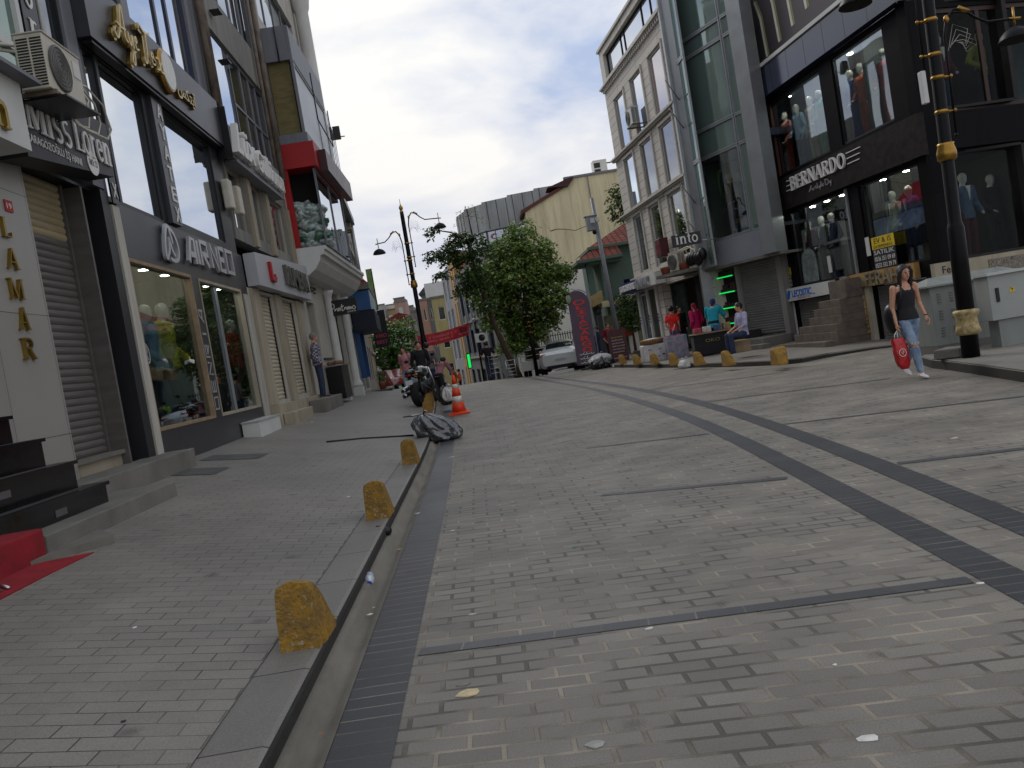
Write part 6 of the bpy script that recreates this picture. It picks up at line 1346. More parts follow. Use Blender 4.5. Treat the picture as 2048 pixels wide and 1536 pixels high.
m = MB(); m.prism(Mb_, [(.372, zb + .895), (.36, zb + .865), (.375, zb + .867), (.368, zb + .835), (.392, zb + .875), (.377, zb + .873)], .007, .009); m.obj('lightning_mark', M_black, wt_)
t = thing('stone_block', 'loose stone slab lying on the island kerb beside the cabinet', 'stone', (7.1, 12.6, .17))
m = MB(); m.hprism([(6.92, 12.75), (7.2, 12.5), (7.52, 12.75), (7.3, 13.05)], .165, .31); bevel(m.obj('slab', M_slab, t), .02)

# ------------------------------------------------------------------ kerb bollards
M_yel = mat('worn_yellow_paint', (160, 120, 38), .9, var=0, scale=10, bump=1.0, bscale=45, col2=(108, 86, 48)); M_conc = mat('raw_concrete', (128, 120, 104), .9, var=.2, scale=9, bump=.8, bscale=40)
def bollard_mesh(seed):
    """a concrete kerb block: upright face at one end, the top falling away in a curve to the other"""
    rb = random.Random(seed); m = MB(); Hh, D0, w = .315, .36 + .03 * rb.random(), .098; out = []
    for q in range(11):
        f = q / 10; y = D0 * f + (.02 * (1 - f)); h = Hh * (1 - f ** 1.9) + .03; r = min(.05, h * .4); t = 1 - .10 * (h / Hh)
        j = lambda e=.004: rb.uniform(-e, e)
        pts = [(-w, 0), (-w * .97, h * .5), (-w * t, h - r), (-w * t + r * .3, h - r * .28), (-w * t + r, h), (0, h + .004), (w * t - r * .8, h), (w * t - r * .15, h - r * .25), (w * t, h - r), (w * .97, h * .5), (w, 0)]
        out.append([(y + j(), -a + j(), max(0, z + j() if z > 0 else 0)) for a, z in pts])
    out[0] = [(x * .2 + .0 + .018 * (1 - z / Hh) * -1, y_, z) for x, y_, z in out[0]]
    m.v = [p for r_ in out for p in r_]
    for i in range(10):
        for q in range(10): m.face([i * 11 + q, i * 11 + q + 1, (i + 1) * 11 + q + 1, (i + 1) * 11 + q])
    m.face([q for q in reversed(range(11))]); m.face([110 + q for q in range(11)])
    return m
def chipped(mt):
    t_ = mt.node_tree; b_ = t_.nodes['Principled BSDF']; src = b_.inputs['Base Color'].links[0].from_socket; g = t_.nodes.new('ShaderNodeNewGeometry'); tc = t_.nodes.new('ShaderNodeTexCoord')
    n = t_.nodes.new('ShaderNodeTexNoise'); n.inputs['Scale'].default_value = 38; n.inputs['Detail'].default_value = 5; t_.links.new(tc.outputs['Object'], n.inputs[0])
    oi = t_.nodes.new('ShaderNodeObjectInfo'); n.noise_dimensions = '4D'; mu = t_.nodes.new('ShaderNodeMath'); mu.operation = 'MULTIPLY'; mu.inputs[1].default_value = 20; t_.links.new(oi.outputs['Random'], mu.inputs[0]); t_.links.new(mu.outputs[0], n.inputs['W'])
    a = t_.nodes.new('ShaderNodeMath'); a.operation = 'MULTIPLY_ADD'; a.inputs[1].default_value = 2.2; t_.links.new(g.outputs['Pointiness'], a.inputs[0]); t_.links.new(n.outputs['Fac'], a.inputs[2])
    r = t_.nodes.new('ShaderNodeMapRange'); r.inputs[1].default_value = 1.885; r.inputs[2].default_value = 1.94; t_.links.new(a.outputs[0], r.inputs[0])
    mx = t_.nodes.new('ShaderNodeMixRGB'); mx.inputs[2].default_value = lin((148, 138, 118)); t_.links.new(src, mx.inputs[1]); t_.links.new(r.outputs[0], mx.inputs[0]); t_.links.new(mx.outputs[0], b_.inputs['Base Color'])
chipped(M_yel)
BOL = []
def bollard(label, x, y, z, rz, group, bare=False, s=1):
    if len(BOL) < 3:
        o = bollard_mesh(len(BOL)).obj('kerb_bollard', M_yel, loc=(x, y, z), local=True); BOL.append(o)
    else: o = BOL[len(C.objects) % 3].copy(); C.objects.link(o)
    o.location = (x, y, z); o.rotation_euler = (0, 0, rz); o.scale = (s, s, s)
    o.material_slots[0].link = 'OBJECT'; o.material_slots[0].material = M_conc if bare else M_yel
    return tag(o, label, 'bollard', group)
lb_ = ['nearest worn yellow concrete bollard on the left kerb, at the bottom of the photo', 'second nearest yellow concrete bollard on the left kerb, beside a dark pipe stub', 'third yellow concrete bollard from the camera on the left kerb']
for la, y in zip(lb_, (4.20, 7.52, 11.24)): bollard(la, xk(y) - .105, y - .02, .112, R(88), 'yellow bollards along the left kerb')
bollard('bare grey concrete bollard with the silver rubbish bag leaning on it', xk(15.1) - .13, 15.0, gz(xk(15.1), 15.1) + .115, R(90), 'yellow bollards along the left kerb', bare=True)
for i, y in enumerate((19.0, 20.3, 21.6, 22.9, 24.2, 25.6, 27, 28.4, 30)):
    bollard('yellow bollard in the tight row behind the traffic cone, number %d from the camera' % (i + 1) if 0 else ['yellow bollard closest behind the traffic cone', 'second yellow bollard behind the traffic cone', 'third yellow bollard behind the traffic cone', 'fourth yellow bollard behind the traffic cone', 'fifth yellow bollard behind the traffic cone', 'sixth yellow bollard behind the traffic cone', 'seventh yellow bollard behind the traffic cone', 'eighth yellow bollard behind the traffic cone', 'farthest yellow bollard of the row behind the traffic cone'][i], xk(y) - .13, y, gz(xk(y), y) + .115, R(90), 'yellow bollards along the left kerb')
rl = [((1260, 730), 'yellow bollard beside the red menu board, farthest of the right kerb row'), ((1300, 731), 'yellow bollard just left of the plastic wrapped basket'), ((1338, 731), 'yellow bollard in front of the white basket wrapping'), ((1387, 732), 'yellow bollard between the basket and the white rubbish bag'), ((1443, 733), 'yellow bollard right behind the white rubbish bag'), ((1447 + 0, 733), None), ((1543, 731), 'yellow bollard at the right end of the right kerb row, in front'), ((1557, 727), 'yellow bollard at the right end of the right kerb row, just behind its neighbour')]
for i, ((px, py), la) in enumerate([(( 1238, 729), rl[0][1]), ((1266, 730), rl[1][1]), ((1300, 730), rl[2][1]), ((1338, 731), rl[3][1]), ((1387, 731), rl[4][1]), ((1443, 732), 'yellow bollard standing alone midway along the right kerb row'), ((1541, 731), rl[6][1]), ((1556, 726), rl[7][1])]):
    x, y = onZ(px, py, .13); bollard(la, x + .12, y, .125, R(275 if i < 7 else 250), 'yellow bollards along the right kerb', s=1.05)
m = MB(); m.tube([(xk(7.1) - .08, 7.15, .10), (xk(7.1) + .03, 7.10, .075)], .035, 12); tag(m.obj('pipe_stub', M_black), 'black plastic pipe stub poking out of the kerb by the second bollard', 'pipe')

# ------------------------------------------------------------------ cone
t = thing('traffic_cone', 'orange and white traffic cone standing in the gutter', 'traffic cone', (-.58, 19.6, gz(-.58, 19.6)))
og_ = mat('cone_orange', (214, 62, 24), .5, var=.12, scale=6); wc_ = mat('cone_white_band', (200, 196, 188), .5, var=.2, scale=14)
m = MB(); m.lathe((0, 0, 0), [(.22, .03), (.21, .05), (.165, .06)], 24); m.box(I, -.245, .245, -.245, .245, 0, .032); m.obj('base', og_, t, local=True)
def rr_(z): return .165 - (z - .06) / .84 * .135
for z0, z1, mt_ in ((.06, .28, og_), (.28, .42, wc_), (.42, .60, og_), (.60, .70, wc_), (.70, .90, og_)):
    m = MB(); m.lathe((0, 0, 0), [(rr_(z0), z0), (rr_(z1), z1)], 24); m.obj('band', mt_, t, local=True)

# ------------------------------------------------------------------ rubbish bags
M_sil = mat('silver_black_bin_bag', (56, 58, 63), .17, var=.3, scale=4, bump=.7, bscale=7, spec=1.0, coat=.6); M_blkbag = mat('black_bin_bag', (26, 26, 28), .25, var=.2, scale=6, bump=1.0, bscale=14, spec=.7); M_whbag = mat('white_carrier_bag', (196, 196, 192), .4, var=.12, scale=8, bump=.9, bscale=14)
def rag_bag(name, label, x, y, z, sx, sy, sz, mt_, rz=0, tie=None, seed=1, lean=0, cat='rubbish bag'):
    """a knotted sack: a sphere creased toward the knot"""
    t = thing(name, label, cat, (x, y, z), rz); m = MB(); m.smooth = True; rb = random.Random(seed); nu, nv = 84, 44
    def P(i, j):
        a = 2 * math.pi * i / nu; v = j / nv; w = math.sin(math.pi * min(1, v * .94 + .05)) ** .62; zz = (1 - math.cos(math.pi * v)) / 2
        f = noise.noise(Vector((math.cos(a) * 1.6 + seed * 3, math.sin(a) * 1.6, v * 2.2))) * .28 + (abs(math.sin(a * 5.5 + seed + 2 * noise.noise(Vector((v * 2, seed, 0))))) - .5) * .26 * v + .30 * abs(noise.noise(Vector((math.cos(a) * 2.4, math.sin(a) * 2.4 + seed, v * 3)))) + .16 * abs(noise.noise(Vector((math.cos(a) * 6, math.sin(a) * 6 + seed, v * 7)))) - .12
        w *= (1 + f) * (1 - .45 * v * v); return (math.cos(a) * sx * w + lean * zz * sz, math.sin(a) * sy * w, max(0, zz * sz * (1 + .1 * f)))
    m.grid(P, nu, nv); m.obj('sack', mt_, t, local=True)
    if tie:
        m = MB(); m.smooth = True; tx, tz = lean * sz, sz * .97
        m.tube([(tx, 0, tz - .02), (tx, 0, tz + .03)], [.035, .02], 8); m.tube([(tx, 0, tz + .03), (tx + tie[0] * .5, .02, tz + tie[1] * .7), (tx + tie[0], .0, tz + tie[1])], [.02, .05, .035], 8, flat=.35); m.tube([(tx, 0, tz + .03), (tx + .04, -.05, tz + .08), (tx + .1, -.09, tz + .06)], [.02, .035, .015], 8, flat=.35)
        m.obj('knot', mt_, t, local=True)
    return t
rag_bag('rubbish_bag', 'shiny grey knotted rubbish bag slumped against the bare bollard in the gutter', -.78, 14.9, gz(-.72, 15) - .01, .40, .28, .52, M_sil, tie=(-.36, .03), seed=5, lean=-.55)
rag_bag('rubbish_bag', 'small white plastic bag hanging by the traffic cone', -.80, 20.3, gz(-.8, 20.3) + .28, .15, .12, .34, M_whbag, tie=(.06, .05), seed=2)
rag_bag('rubbish_bag', 'small black bag behind the traffic cone', -.88, 21.2, gz(-.8, 20.3) + .15, .2, .15, .5, M_blkbag, tie=(.06, .05), seed=3)
x, y = onZ(1203, 736, .02); rag_bag('rubbish_bag', 'large black rubbish bag on the road beside the feather banner', x, y - .2, 0, .55, .4, .42, M_blkbag, tie=(.1, .04), seed=7)
rag_bag('rubbish_bag', 'white rubbish bag lying on top of the black one by the feather banner', x + .05, y + .1, .22, .50, .35, .38, M_whbag, tie=(-.1, .04), seed=9)
x, y = onZ(1232, 734, .01); rag_bag('rubbish_bag', 'tiny white plastic bag at the foot of the red menu board', x, y, 0, .16, .12, .12, M_whbag, seed=4)
x, y = onZ(1371, 736, .01); rag_bag('rubbish_bag', 'white knotted rubbish bag on the road by the right kerb', x, y, 0, .21, .18, .26, M_whbag, tie=(-.06, .05), seed=6)
x, y = onZ(1150, 738, .01); rag_bag('rubbish_bag', 'green and black bag squeezed between the car and the feather banner', x, y, 0, .3, .25, .34, mat('dark_green_bag', (56, 84, 44), .4, var=.5, scale=8), tie=(.05, .05), seed=12)

# ------------------------------------------------------------------ feather banner
x0, y0 = onZ(1186, 737, .0); t = thing('feather_banner', 'tall purple grey feather banner with red letters OLIYA CARGO', 'banner', (x0, y0, 0))
Fb = Fr((x0 - .62, y0), (1, -.05)); Fb.D = (Fb.D[0] * 1.38, Fb.D[1] * 1.38); M_fb = mat('purple_grey_banner', (96, 80, 96), .6, var=.1, scale=1); M_fbe = mat('pale_banner_hem', (150, 146, 160), .6, var=.1); rd = mat('neon_red_letter', (226, 58, 48), .5, var=.02)
out = [(.0, .22), (.62, .18), (.66, 2.6)] + [(.30 + .36 * math.cos(R(a)), 2.75 + .58 * math.sin(R(a))) for a in range(0, 120, 15)] + [(-.05, 3.10), (.02, 2.9)]
m = MB(); m.prism(Fb, out, -.03, -.01); m.obj('banner_cloth', M_fb, t); m = MB(); m.tube([Fb.w(.68, -.02, .0), Fb.w(.70, -.02, 2.6)] + [Fb.w(.33 + .38 * math.cos(R(a)), -.02, 2.75 + .62 * math.sin(R(a))) for a in range(0, 130, 15)], .026, 6); m.obj('hem_pole', M_fbe, t)
zt = 2.98
for ch, hh in zip('OLİYACARGO', (.26, .17, .19, .2, .2, .23, .22, .22, .23, .25)):
    text(ch, Fb, .23 - (.07 if ch == 'O' and hh > .255 else 0), .52, zt - hh, zt - .03, -.008, rd, t, 'letter', ext=.006, bold=.015); zt -= hh + .01
for i in range(3): script([[(.0, .4), (.1, .1), (.25, .5), (.3, .1), (.45, .2)], [(.5, .9), (.5, .1), (.65, .3), (.75, .1)], [(.8, .6), (.85, .1), (1, .2)], [(.3, .8), (.35, .85)]], Fb, .12, .56, .62 - .18 * i, .76 - .18 * i, -.008, .025, M_ltr, t, 'arabic_lettering', ext=.005)
m = MB(); m.ball(Fb.w(.05, .02, 3.02), .14, 10, 8, (.8, .3, 1.3)); m.obj('round_tag', mat('pale_green_tag', (150, 160, 140), .6, var=.3), t); m = MB(); m.box(Fb, .1, .9, -.3, .25, 0, .06); m.obj('base', M_black, t)

# ------------------------------------------------------------------ camera pole
t = thing('camera_pole', 'tall grey steel pole with a surveillance cabinet and dome camera', 'pole', (6.25, 36.6, .15)); m = MB(); m.tube([(6.25, 36.6, .1), (6.05, 36.6, 7.2)], [.11, .075], 12); m.obj('pole', mat('galvanised_grey', (122, 126, 130), .5, metal=.3, var=.1), t)
m = MB(); m.box(Fr((5.66, 36.5), (1, .05)), 0, .46, -.3, 0, 5.82, 6.42); m.box(Fr((5.6, 36.5), (1, .05)), 0, .56, -.34, .04, 6.421, 6.47); bevel(m.obj('box', mat('camera_box_grey', (136, 142, 146), .5, var=.1), t), .02)
m = MB(); m.ball((5.92, 36.45, 5.72), .1, 10, 8); m.obj('dome_camera', M_lampblk, t); m = MB(); m.box(Fr((5.8, 36.3), (1, 0)), 0, .16, -.1, .05, 6.1, 6.3); m.box(Fr((6.02, 36.3), (1, 0)), 0, .16, -.1, .05, 6.13, 6.3); m.obj('floodlight', M_white, t)

# ------------------------------------------------------------------ red street banner
t = thing('street_banner', 'red cloth banner with faded white lettering strung across the descending street', 'banner', (-1.4, 47, 2.6)); m = MB(); m.smooth = True
def PB(i, j):
    px = 835 + 103 * i / 24; tp = 672 - 27 * i / 24 + 3.5 * math.sin(math.pi * i / 24); x, z = onY(px, tp + (24 - 0 * i) * j / 3, 47); return (x, 47 + .08 * math.sin(i * 1.3 + j), z)
m.grid(PB, 24, 3); m.obj('cloth', mat('faded_red_cloth', (190, 52, 62), .8, var=.12, scale=2), t)
xa, za = onY(850, 679, 46.85); xb, zb_ = onY(912, 663, 46.85); Rb = Fr((xa, 46.8), (1, 0))
fl = mat('faded_white_letter', (214, 150, 152), .7); m = MB(); rb = random.Random(21)
for row, (a0, a1, off, h) in enumerate(((.05, .76, 5.5, .13), (.12, .68, 13.5, .10), (.80, .97, 15, .06))):
    a = a0
    while a < a1:
        px = 835 + 103 * a; tp = 672 - 27 * a + 3.5 * math.sin(math.pi * a); x, z = onY(px, tp + off, 46.84); w = rb.uniform(.05, .11)
        ribbon(m, Rb, [(x - xa, z - h), (x - xa + w * .2, z), (x - xa + w * .6, z - h), (x - xa + w, z)][:rb.choice((3, 4, 4))], .022, 0, .004, lambda p, q: (p, q)); a += (w + .03) / 3.1 * (1 if rb.random() > .15 else 2)
m.obj('faded_lettering', fl, t)
m = MB(); x, z = onY(918, 655, 46.84); m.box(Rb, x - xa, x - xa + .42, 0, .01, z - .3, z); m.obj('printed_patch', mat('dark_red_patch', (110, 30, 36), .7, var=.4, scale=12), t)
m = MB(); m.tube([PB(0, 0), (-6.5, 47, 3.4)], .012, 4); m.tube([PB(24, 0), (3.2, 47, 4.2)], .012, 4); m.obj('rope', M_dark, t)

# ------------------------------------------------------------------ stall goods, boards on the right pavement
def gy_(x, y): return .14 + .05 * max(0, x - 6)
x, y = onZ(1240, 722, .16); Mn = Fr((x - .35, y), (1, -.1)); t = thing('menu_board', 'dark red sandwich board with rows of white writing', 'menu board', (x, y, .14))
m = MB(); m.prism(Fr((x - .35, y), (-.1, -1)), [(0, .14), (.04, .14), (-.16, 1.45), (-.2, 1.45)], -.74, 0); m.obj('board', mat('maroon_board', (74, 22, 30), .5, var=.25, scale=5), t)
rb = random.Random(31)
for i in range(8):
    Fw = Fr((x - .3, y - .05), (1, -.1)); m = MB(); a = .08
    while a < .55:
        w = rb.uniform(.03, .07); zz = 1.12 - i * .12; ribbon(m, Fw, [(a, zz), (a + w * .3, zz + .05), (a + w * .6, zz), (a + w, zz + .045)], .012, .17 - .02 * i, .175 - .02 * i, lambda p, q: (p, q)); a += w + rb.uniform(.008, .03)
    m.obj('chalk_writing', [ye, M_ltr, M_ltr, M_ltr, M_ltr, M_ltr, MATS['dull_red_letter'], M_ltr][i], t)
m = MB(); m.box(Mn, -.1, .95, -.4, .5, .135, .17); m.obj('base', mat('maroon_base', (96, 30, 40), .7, var=.3, scale=6), t)
x, y = onZ(1310, 722, .15); t = thing('wrapped_basket', 'round bread basket on a crate wrapped in white printed plastic', 'basket', (x, y, .14))
m = MB(); m.hprism([(x - .42, y - .3), (x + .40, y - .38), (x + .42, y + .3), (x - .4, y + .35)], .14, .74); bevel(m.obj('wrapped_crate', mat('printed_white_plastic', (190, 186, 184), .5, var=.14, scale=5, bump=.6, bscale=9), t), .05, 3)
m = MB()
for a, b_, c_ in ((-.25, .55, .03), (-.1, .32, .04), (.05, .30, .03), (.2, .34, .05), (.1, .55, .02)): m.box(Fr((x, y - .40), (1, -.08)), a, a + .1, .01, .014, b_, b_ + c_)
m.obj('printed_marks', mat('faded_blue_print', (70, 74, 110), .6), t)
m = MB(); m.lathe((x, y, .75), [(.38, 0), (.46, .10), (.47, .16), (.44, .17), (.40, .12)], 24, sx=1, sy=.8); m.obj('basket', mat('woven_tan_basket', (150, 112, 78), .8, var=.3, scale=18), t); m = MB(); m.lathe((x, y, .86), [(.43, 0), (.36, .06), (.1, .09)], 20, sx=1, sy=.8); m.obj('cover', M_white, t)
x, y = onZ(1369, 714, .17); t = thing('paint_drum', 'square stack of colourful printed tins with a white ribbon on top', 'tins', (x, y, .16))
m = MB(); m.box(Fr((x - .5, y), (1, -.06)), 0, .68, -.55, 0, .17, .92); bevel(m.obj('printed_box', mat('multicolour_print', (176, 150, 150), .5, var=.6, scale=6, col2=(70, 110, 140)), t), .02); m = MB()
for a in (.1, .3, .5): m.lathe(Fr((x - .5, y), (1, -.06)).w(a, -.25, .92), [(.11, 0), (.11, .03), (.02, .035)], 12)
m.obj('lid', mat('tin_lid_red', (170, 70, 76), .5, var=.4, scale=12), t); m = MB(); m.tube([(x - .35, y, .95), (x - .4, y, 1.15), (x - .25, y, 1.2), (x - .28, y, 1.0), (x - .15, y, 1.3)], .02, 5, flat=.4); m.obj('ribbon', M_whbag, t)
x2, y2 = onZ(1402, 711, .18); t = thing('tin_stack', 'tall stack of five round tins beside the colourful box', 'tins', (x2, y2, .17))
for i in range(5): m = MB(); m.lathe((x2 + .01 * (i % 2), y2, .17 + i * .165), [(.15, 0), (.155, .01), (.15, .02), (.15, .145), (.156, .15), (.156, .163)], 18); m.obj('tin', mat('tin_%d' % i, [(70, 60, 60), (120, 60, 70), (160, 160, 166), (90, 70, 100), (60, 140, 160)][i], .4, var=.4, scale=14), t)
x, y = onZ(1440, 706, .2); Tb = Fr((x - .75, y), (1, -.12)); t = thing('stall_table', 'dark cloth covered sales table with folded goods', 'table', (x, y, .18))
m = MB(); m.box(Tb, 0, 1.25, -.7, 0, .2, .86); bevel(m.obj('table_cloth', mat('black_table_cloth', (30, 26, 30), .8, var=.2, bump=.5, bscale=8), t), .03); m = MB(); m.box(Tb, -.04, 1.29, -.74, .04, .861, .90); m.obj('table_top', M_wood, t); text('OKO', Tb, .35, .8, .6, .7, .004, mat('dull_gold_print', (130, 116, 60), .6), t, ext=.003)
rb = random.Random(5)
for i in range(4): m = MB(); m.box(Tb, .08 + i * .3, .30 + i * .3, -.5, -.1, .901, .96 + rb.random() * .16); tag(bevel(m.obj('goods_box', mat('goods_%d' % i, [(160, 60, 70), (190, 186, 180), (70, 80, 120), (150, 130, 90)][i], .6, var=.3, scale=8)), .015), ['red box at the left end of the sales table', 'white folded pile on the sales table', 'blue box on the sales table', 'tan box at the right end of the sales table'][i], 'box')
t = thing('stall_table', 'second low dark table right of the sales table', 'table', (x + .9, y - .2, .2)); T2 = Fr((x + .58, y - .1), (1, -.12)); m = MB(); m.box(T2, 0, .75, -.6, 0, .24, .74); bevel(m.obj('table_cloth', MATS['black_table_cloth'], t), .03); m = MB(); m.box(T2, 0, .8, .04, .3, .2, .26); m.obj('white_slab', M_white, t)
t = thing('storage_chest', 'grey plastic chest on the concrete ledge beside the stall', 'chest', Gt.w(2.0, .5, .5)); m = MB(); m.box(Gt, 1.5, 2.2, .0, .45, .502, .86); bevel(m.obj('chest', M_greyp, t), .03)
m = MB(); m.box(Gt, 2.5, 3.2, .35, .43, .502, .53); m.box(Gt, 2.7, 3.3, .46, .51, .502, .525); tag(m.obj('yellow_battens', mat('yellow_batten', (176, 150, 50), .6)), 'two yellow battens lying on the concrete ledge', 'battens')

# ------------------------------------------------------------------ litter
t = thing('water_bottle', 'crushed clear plastic water bottle with a blue cap lying in the gutter', 'bottle', (-.955, 5.72, .005), R(7))
ax = (0, -1, 0); m = MB(); m.lathe((0, .12, .032), [(.012, 0), (.030, .008), (.032, .03), (.029, .07), (.032, .09), (.032, .15), (.026, .18), (.013, .20), (.013, .21)], 18, ax); m.obj('bottle_body', mat('cloudy_plastic', (176, 182, 188), .15, var=.1, spec=.8), t, local=True)
m = MB(); m.lathe((0, .12 - .21, .032), [(.0155, 0), (.0155, .018), (.013, .02)], 14, ax); m.obj('cap', mat('blue_cap', (28, 60, 150), .35, var=.05), t, local=True); m = MB(); m.lathe((0, .12 - .095, .032), [(.0328, 0), (.0328, .045)], 18, ax); m.obj('label', mat('blue_white_label', (170, 190, 214), .5, var=.4, scale=30), t, local=True)
def scrap(label, px, py, size, col, z=None, seed=1, name='litter', thick=.005, aspect=1.4, sidewalk=False):
    if sidewalk:
        x, y, zz = ray(px, py); tt = (.12 - .139 * 1.2 - EYE) / (zz + .139 * x); x, y = x * tt, y * tt; z = walk_z(x, y) + .001
    else:
        z = z if z is not None else .0; x, y = onZ(px, py, z + .003); z = gz(x, y) + .001 if z < .05 else z
    rb = random.Random(seed); m = MB(); m.smooth = False; n = 7
    ring = [(math.cos(2 * math.pi * i / n) * size * aspect * rb.uniform(.5, 1), math.sin(2 * math.pi * i / n) * size * rb.uniform(.5, 1), rb.uniform(0, thick)) for i in range(n)]
    c = (0, 0, thick * 1.3)
    m.v = ring + [c] + [(p[0], p[1], 0) for p in ring]
    for i in range(n): m.face([i, (i + 1) % n, n]); m.face([(i + 1) % n, i, n + 1 + i, n + 1 + (i + 1) % n])
    o = m.obj(name, mat('paper_%d_%d_%d' % col, col, .7, var=.12, scale=30), loc=(x, y, z), local=True); return tag(o, label, 'litter')
W_ = (206, 202, 196)
for a in [('torn cream paper scrap at the bottom centre of the road', 938, 1385, .052, (196, 178, 140), None, 3), ('blue and tan wrapper piece just behind the cream paper scrap', 925, 1368, .03, (120, 116, 112), None, 5), ('crumpled white tissue on the near dark paving row', 1298, 1256, .022, W_, None, 7), ('white splat at the bottom right of the road', 1735, 1475, .034, W_, None, 9),
          ('white smear of paper at the bottom edge right of centre', 1190, 1488, .035, (150, 148, 142), None, 11), ('white scrap near the corner of the inner dark paving band', 1960, 1166, .022, W_, None, 13), ('flattened white scrap on the road left of centre', 945, 1228, .02, (170, 168, 164), None, 15), ('small green leaf scrap in the middle of the road', 1148, 1095, .013, (60, 130, 110), None, 17),
          ('white paper on the far right of the road below the island', 1907, 876, .04, (170, 166, 160), None, 19), ('white scrap near the left dark strip, level with the third bollard', 903, 914, .05, (196, 192, 170), None, 21), ('small pale scrap on the left dark strip', 904, 1061, .02, W_, None, 23), ('tiny white dot of gum near the bottom right', 1669, 1329, .010, W_, None, 25),
          ('white napkin in the gutter near the second bollard', 833, 1027, .03, (206, 206, 206), .0, 27), ('white crumbs in the gutter near the first bollard', 740, 1228, .017, (214, 206, 180), .0, 29), ('orange scrap in the gutter beside the bottle', 799, 1098, .02, (190, 150, 80), .0, 31), ('tan cigarette end in the gutter', 747, 1215, .008, (200, 170, 110), .0, 33), ('orange scrap in the gutter at the bottom', 641, 1467, .007, (190, 110, 50), .0, 34)]:
    scrap(*a[:5], z=a[5], seed=a[6])
for a in [('white slip on the left pavement near the bottom', 270, 1258, .012, W_, 35), ('small white paper on the left pavement beyond the first bollard', 709, 1120, .018, W_, 37), ('white litter on the left pavement by the block step', 625, 850, .05, W_, 39), ('white scrap on the left pavement left of the second bollard', 697, 995, .018, W_, 41), ('dark spot of gum on the left pavement', 248, 1447, .012, (50, 48, 46), 43), ('white scrap lying on the red carpet edge', 88, 1122, .015, W_, 45), ('pink red scrap by the third bollard', 806, 925, .016, (190, 70, 70), 47)]:
    scrap(*a[:5], seed=a[5], sidewalk=True)
for px, py, la in ((470, 915, 'far rectangular manhole cover on the left pavement'), (380, 945, 'near rectangular manhole cover on the left pavement')):
    x, y, zz = ray(px, py); tt = (.12 - .139 * 1.2 - EYE) / (zz + .139 * x); x, y = x * tt, y * tt
    m = MB(); q = [(x - .42, y - .35), (x + .42, y - .35), (x + .42, y + .35), (x - .42, y + .35)]; m.poly([(a, b, walk_z(a, b) + .006) for a, b in q]); tag(m.obj('manhole_cover', mat('worn_cover', (74, 74, 72), .6, var=.25, scale=6)), la, 'manhole cover')
m = MB(); m.tube([(-2.75, 14.6, walk_z(-2.75, 14.6) + .012), (-2.2, 15.0, walk_z(-2.2, 15) + .012), (-1.6, 15.15, walk_z(-1.6, 15.15) + .012), (xk(15) - .3, 15.2, walk_z(-1.3, 15.2) + .02)], .018, 6); tag(m.obj('cable', M_black), 'black cable lying across the pavement to the bare bollard', 'cable')
# ------------------------------------------------------------------ people
def person(label, x, y, z, face_ang, H, pose, hcol, top, legs, sleeve=.35, shoe=None, long=0, voxel=.016, build=1.0, skin=None, top_lo=.5, thick=.014, fingers=True, cls='shirt', wide=.004):
    t = thing('person', label, 'person', (x, y, z), face_ang)
    body(t, H, pose, skin or M_skin, voxel, build, fingers=fingers)
    if top: garment_top(t, H, pose, top, cls, sleeve=sleeve, lo=top_lo, thick=thick, build=build, voxel=voxel)
    if legs: garment_legs(t, H, pose, legs, 'trousers', build=build, wide=wide, voxel=voxel)
    shoes(t, H, pose, shoe or M_black, build=build)
    if hcol: hair(t, H, pose, hcol, long)
    return t
FACE_CAM = math.pi     # local +y turned to -y
# --- woman walking with the red bag (faces the camera; her right hand, photo left, holds the bag)
wp = dict(head=(-.012, .018, .935), neck=(-.006, -.006, .868), chest=(0, 0, .765), waist=(.004, .0, .63), hip=(0, 0, .53),
          shL=(-.103, .0, .818), elL=(-.134, -.015, .660), wrL=(-.138, .05, .53), shR=(.103, 0, .815), elR=(.122, -.02, .645), wrR=(.132, .02, .505),
          hpL=(-.052, 0, .52), knL=(-.028, -.035, .285), anL=(.004, -.15, .105), hpR=(.050, 0, .52), knR=(.030, .075, .300), anR=(.006, .085, .045),
          _ftR=(.12, 1, .0), _ftL=(.05, .85, -.45), _look=(.1, 1, -.03))
wx, wy = 6.33, 12.2; Hw = 1.66
t = thing('person', 'woman in a black tank top and ripped jeans walking with a red carrier bag', 'person', (wx, wy, .0), FACE_CAM + R(6))
bd, jt = body(t, Hw, wp, M_skin, .009, .96)
tank = mat('charcoal_tank_top', (34, 32, 36), .9, var=.12, scale=14, bump=.5, bscale=16)
def tank_top(root, H, pose, m):
    j = skeleton(H, pose); k = H / 1.7 * .96; b = MB(); z = Vector((0, 0, 1)); t_ = .012; c, w, h = j['chest'], j['waist'], j['hip']; base = h - z * .01
    loft(b, [(base, .168 * k + t_, .112 * k + t_), (base.lerp(w, .5), .150 * k + t_, .104 * k + t_), (w, .124 * k + t_, .09 * k + t_), (w.lerp(c, .6), .140 * k + t_, .108 * k + t_), (c, .150 * k + t_, .116 * k + t_), (c + z * .035 * k, .132 * k + t_, .098 * k + t_)], 20)
    for s in (-1, 1):
        b.tube([c + Vector((s * .075, .095, .03)) * k, c + Vector((s * .082, .060, .085)) * k, c + Vector((s * .085, 0, .112)) * k, c + Vector((s * .08, -.06, .08)) * k, c + Vector((s * .07, -.08, .02)) * k], [.024, .020, .019, .02, .026], 8, flat=.5)
    return fuse('tank_top', b, .009, m, root, 3)
tank_top(t, Hw, wp, tank)
jeans = mat('faded_blue_jeans', (152, 168, 186), .85, var=0, scale=6, bump=.4, bscale=30, col2=(84, 106, 136))
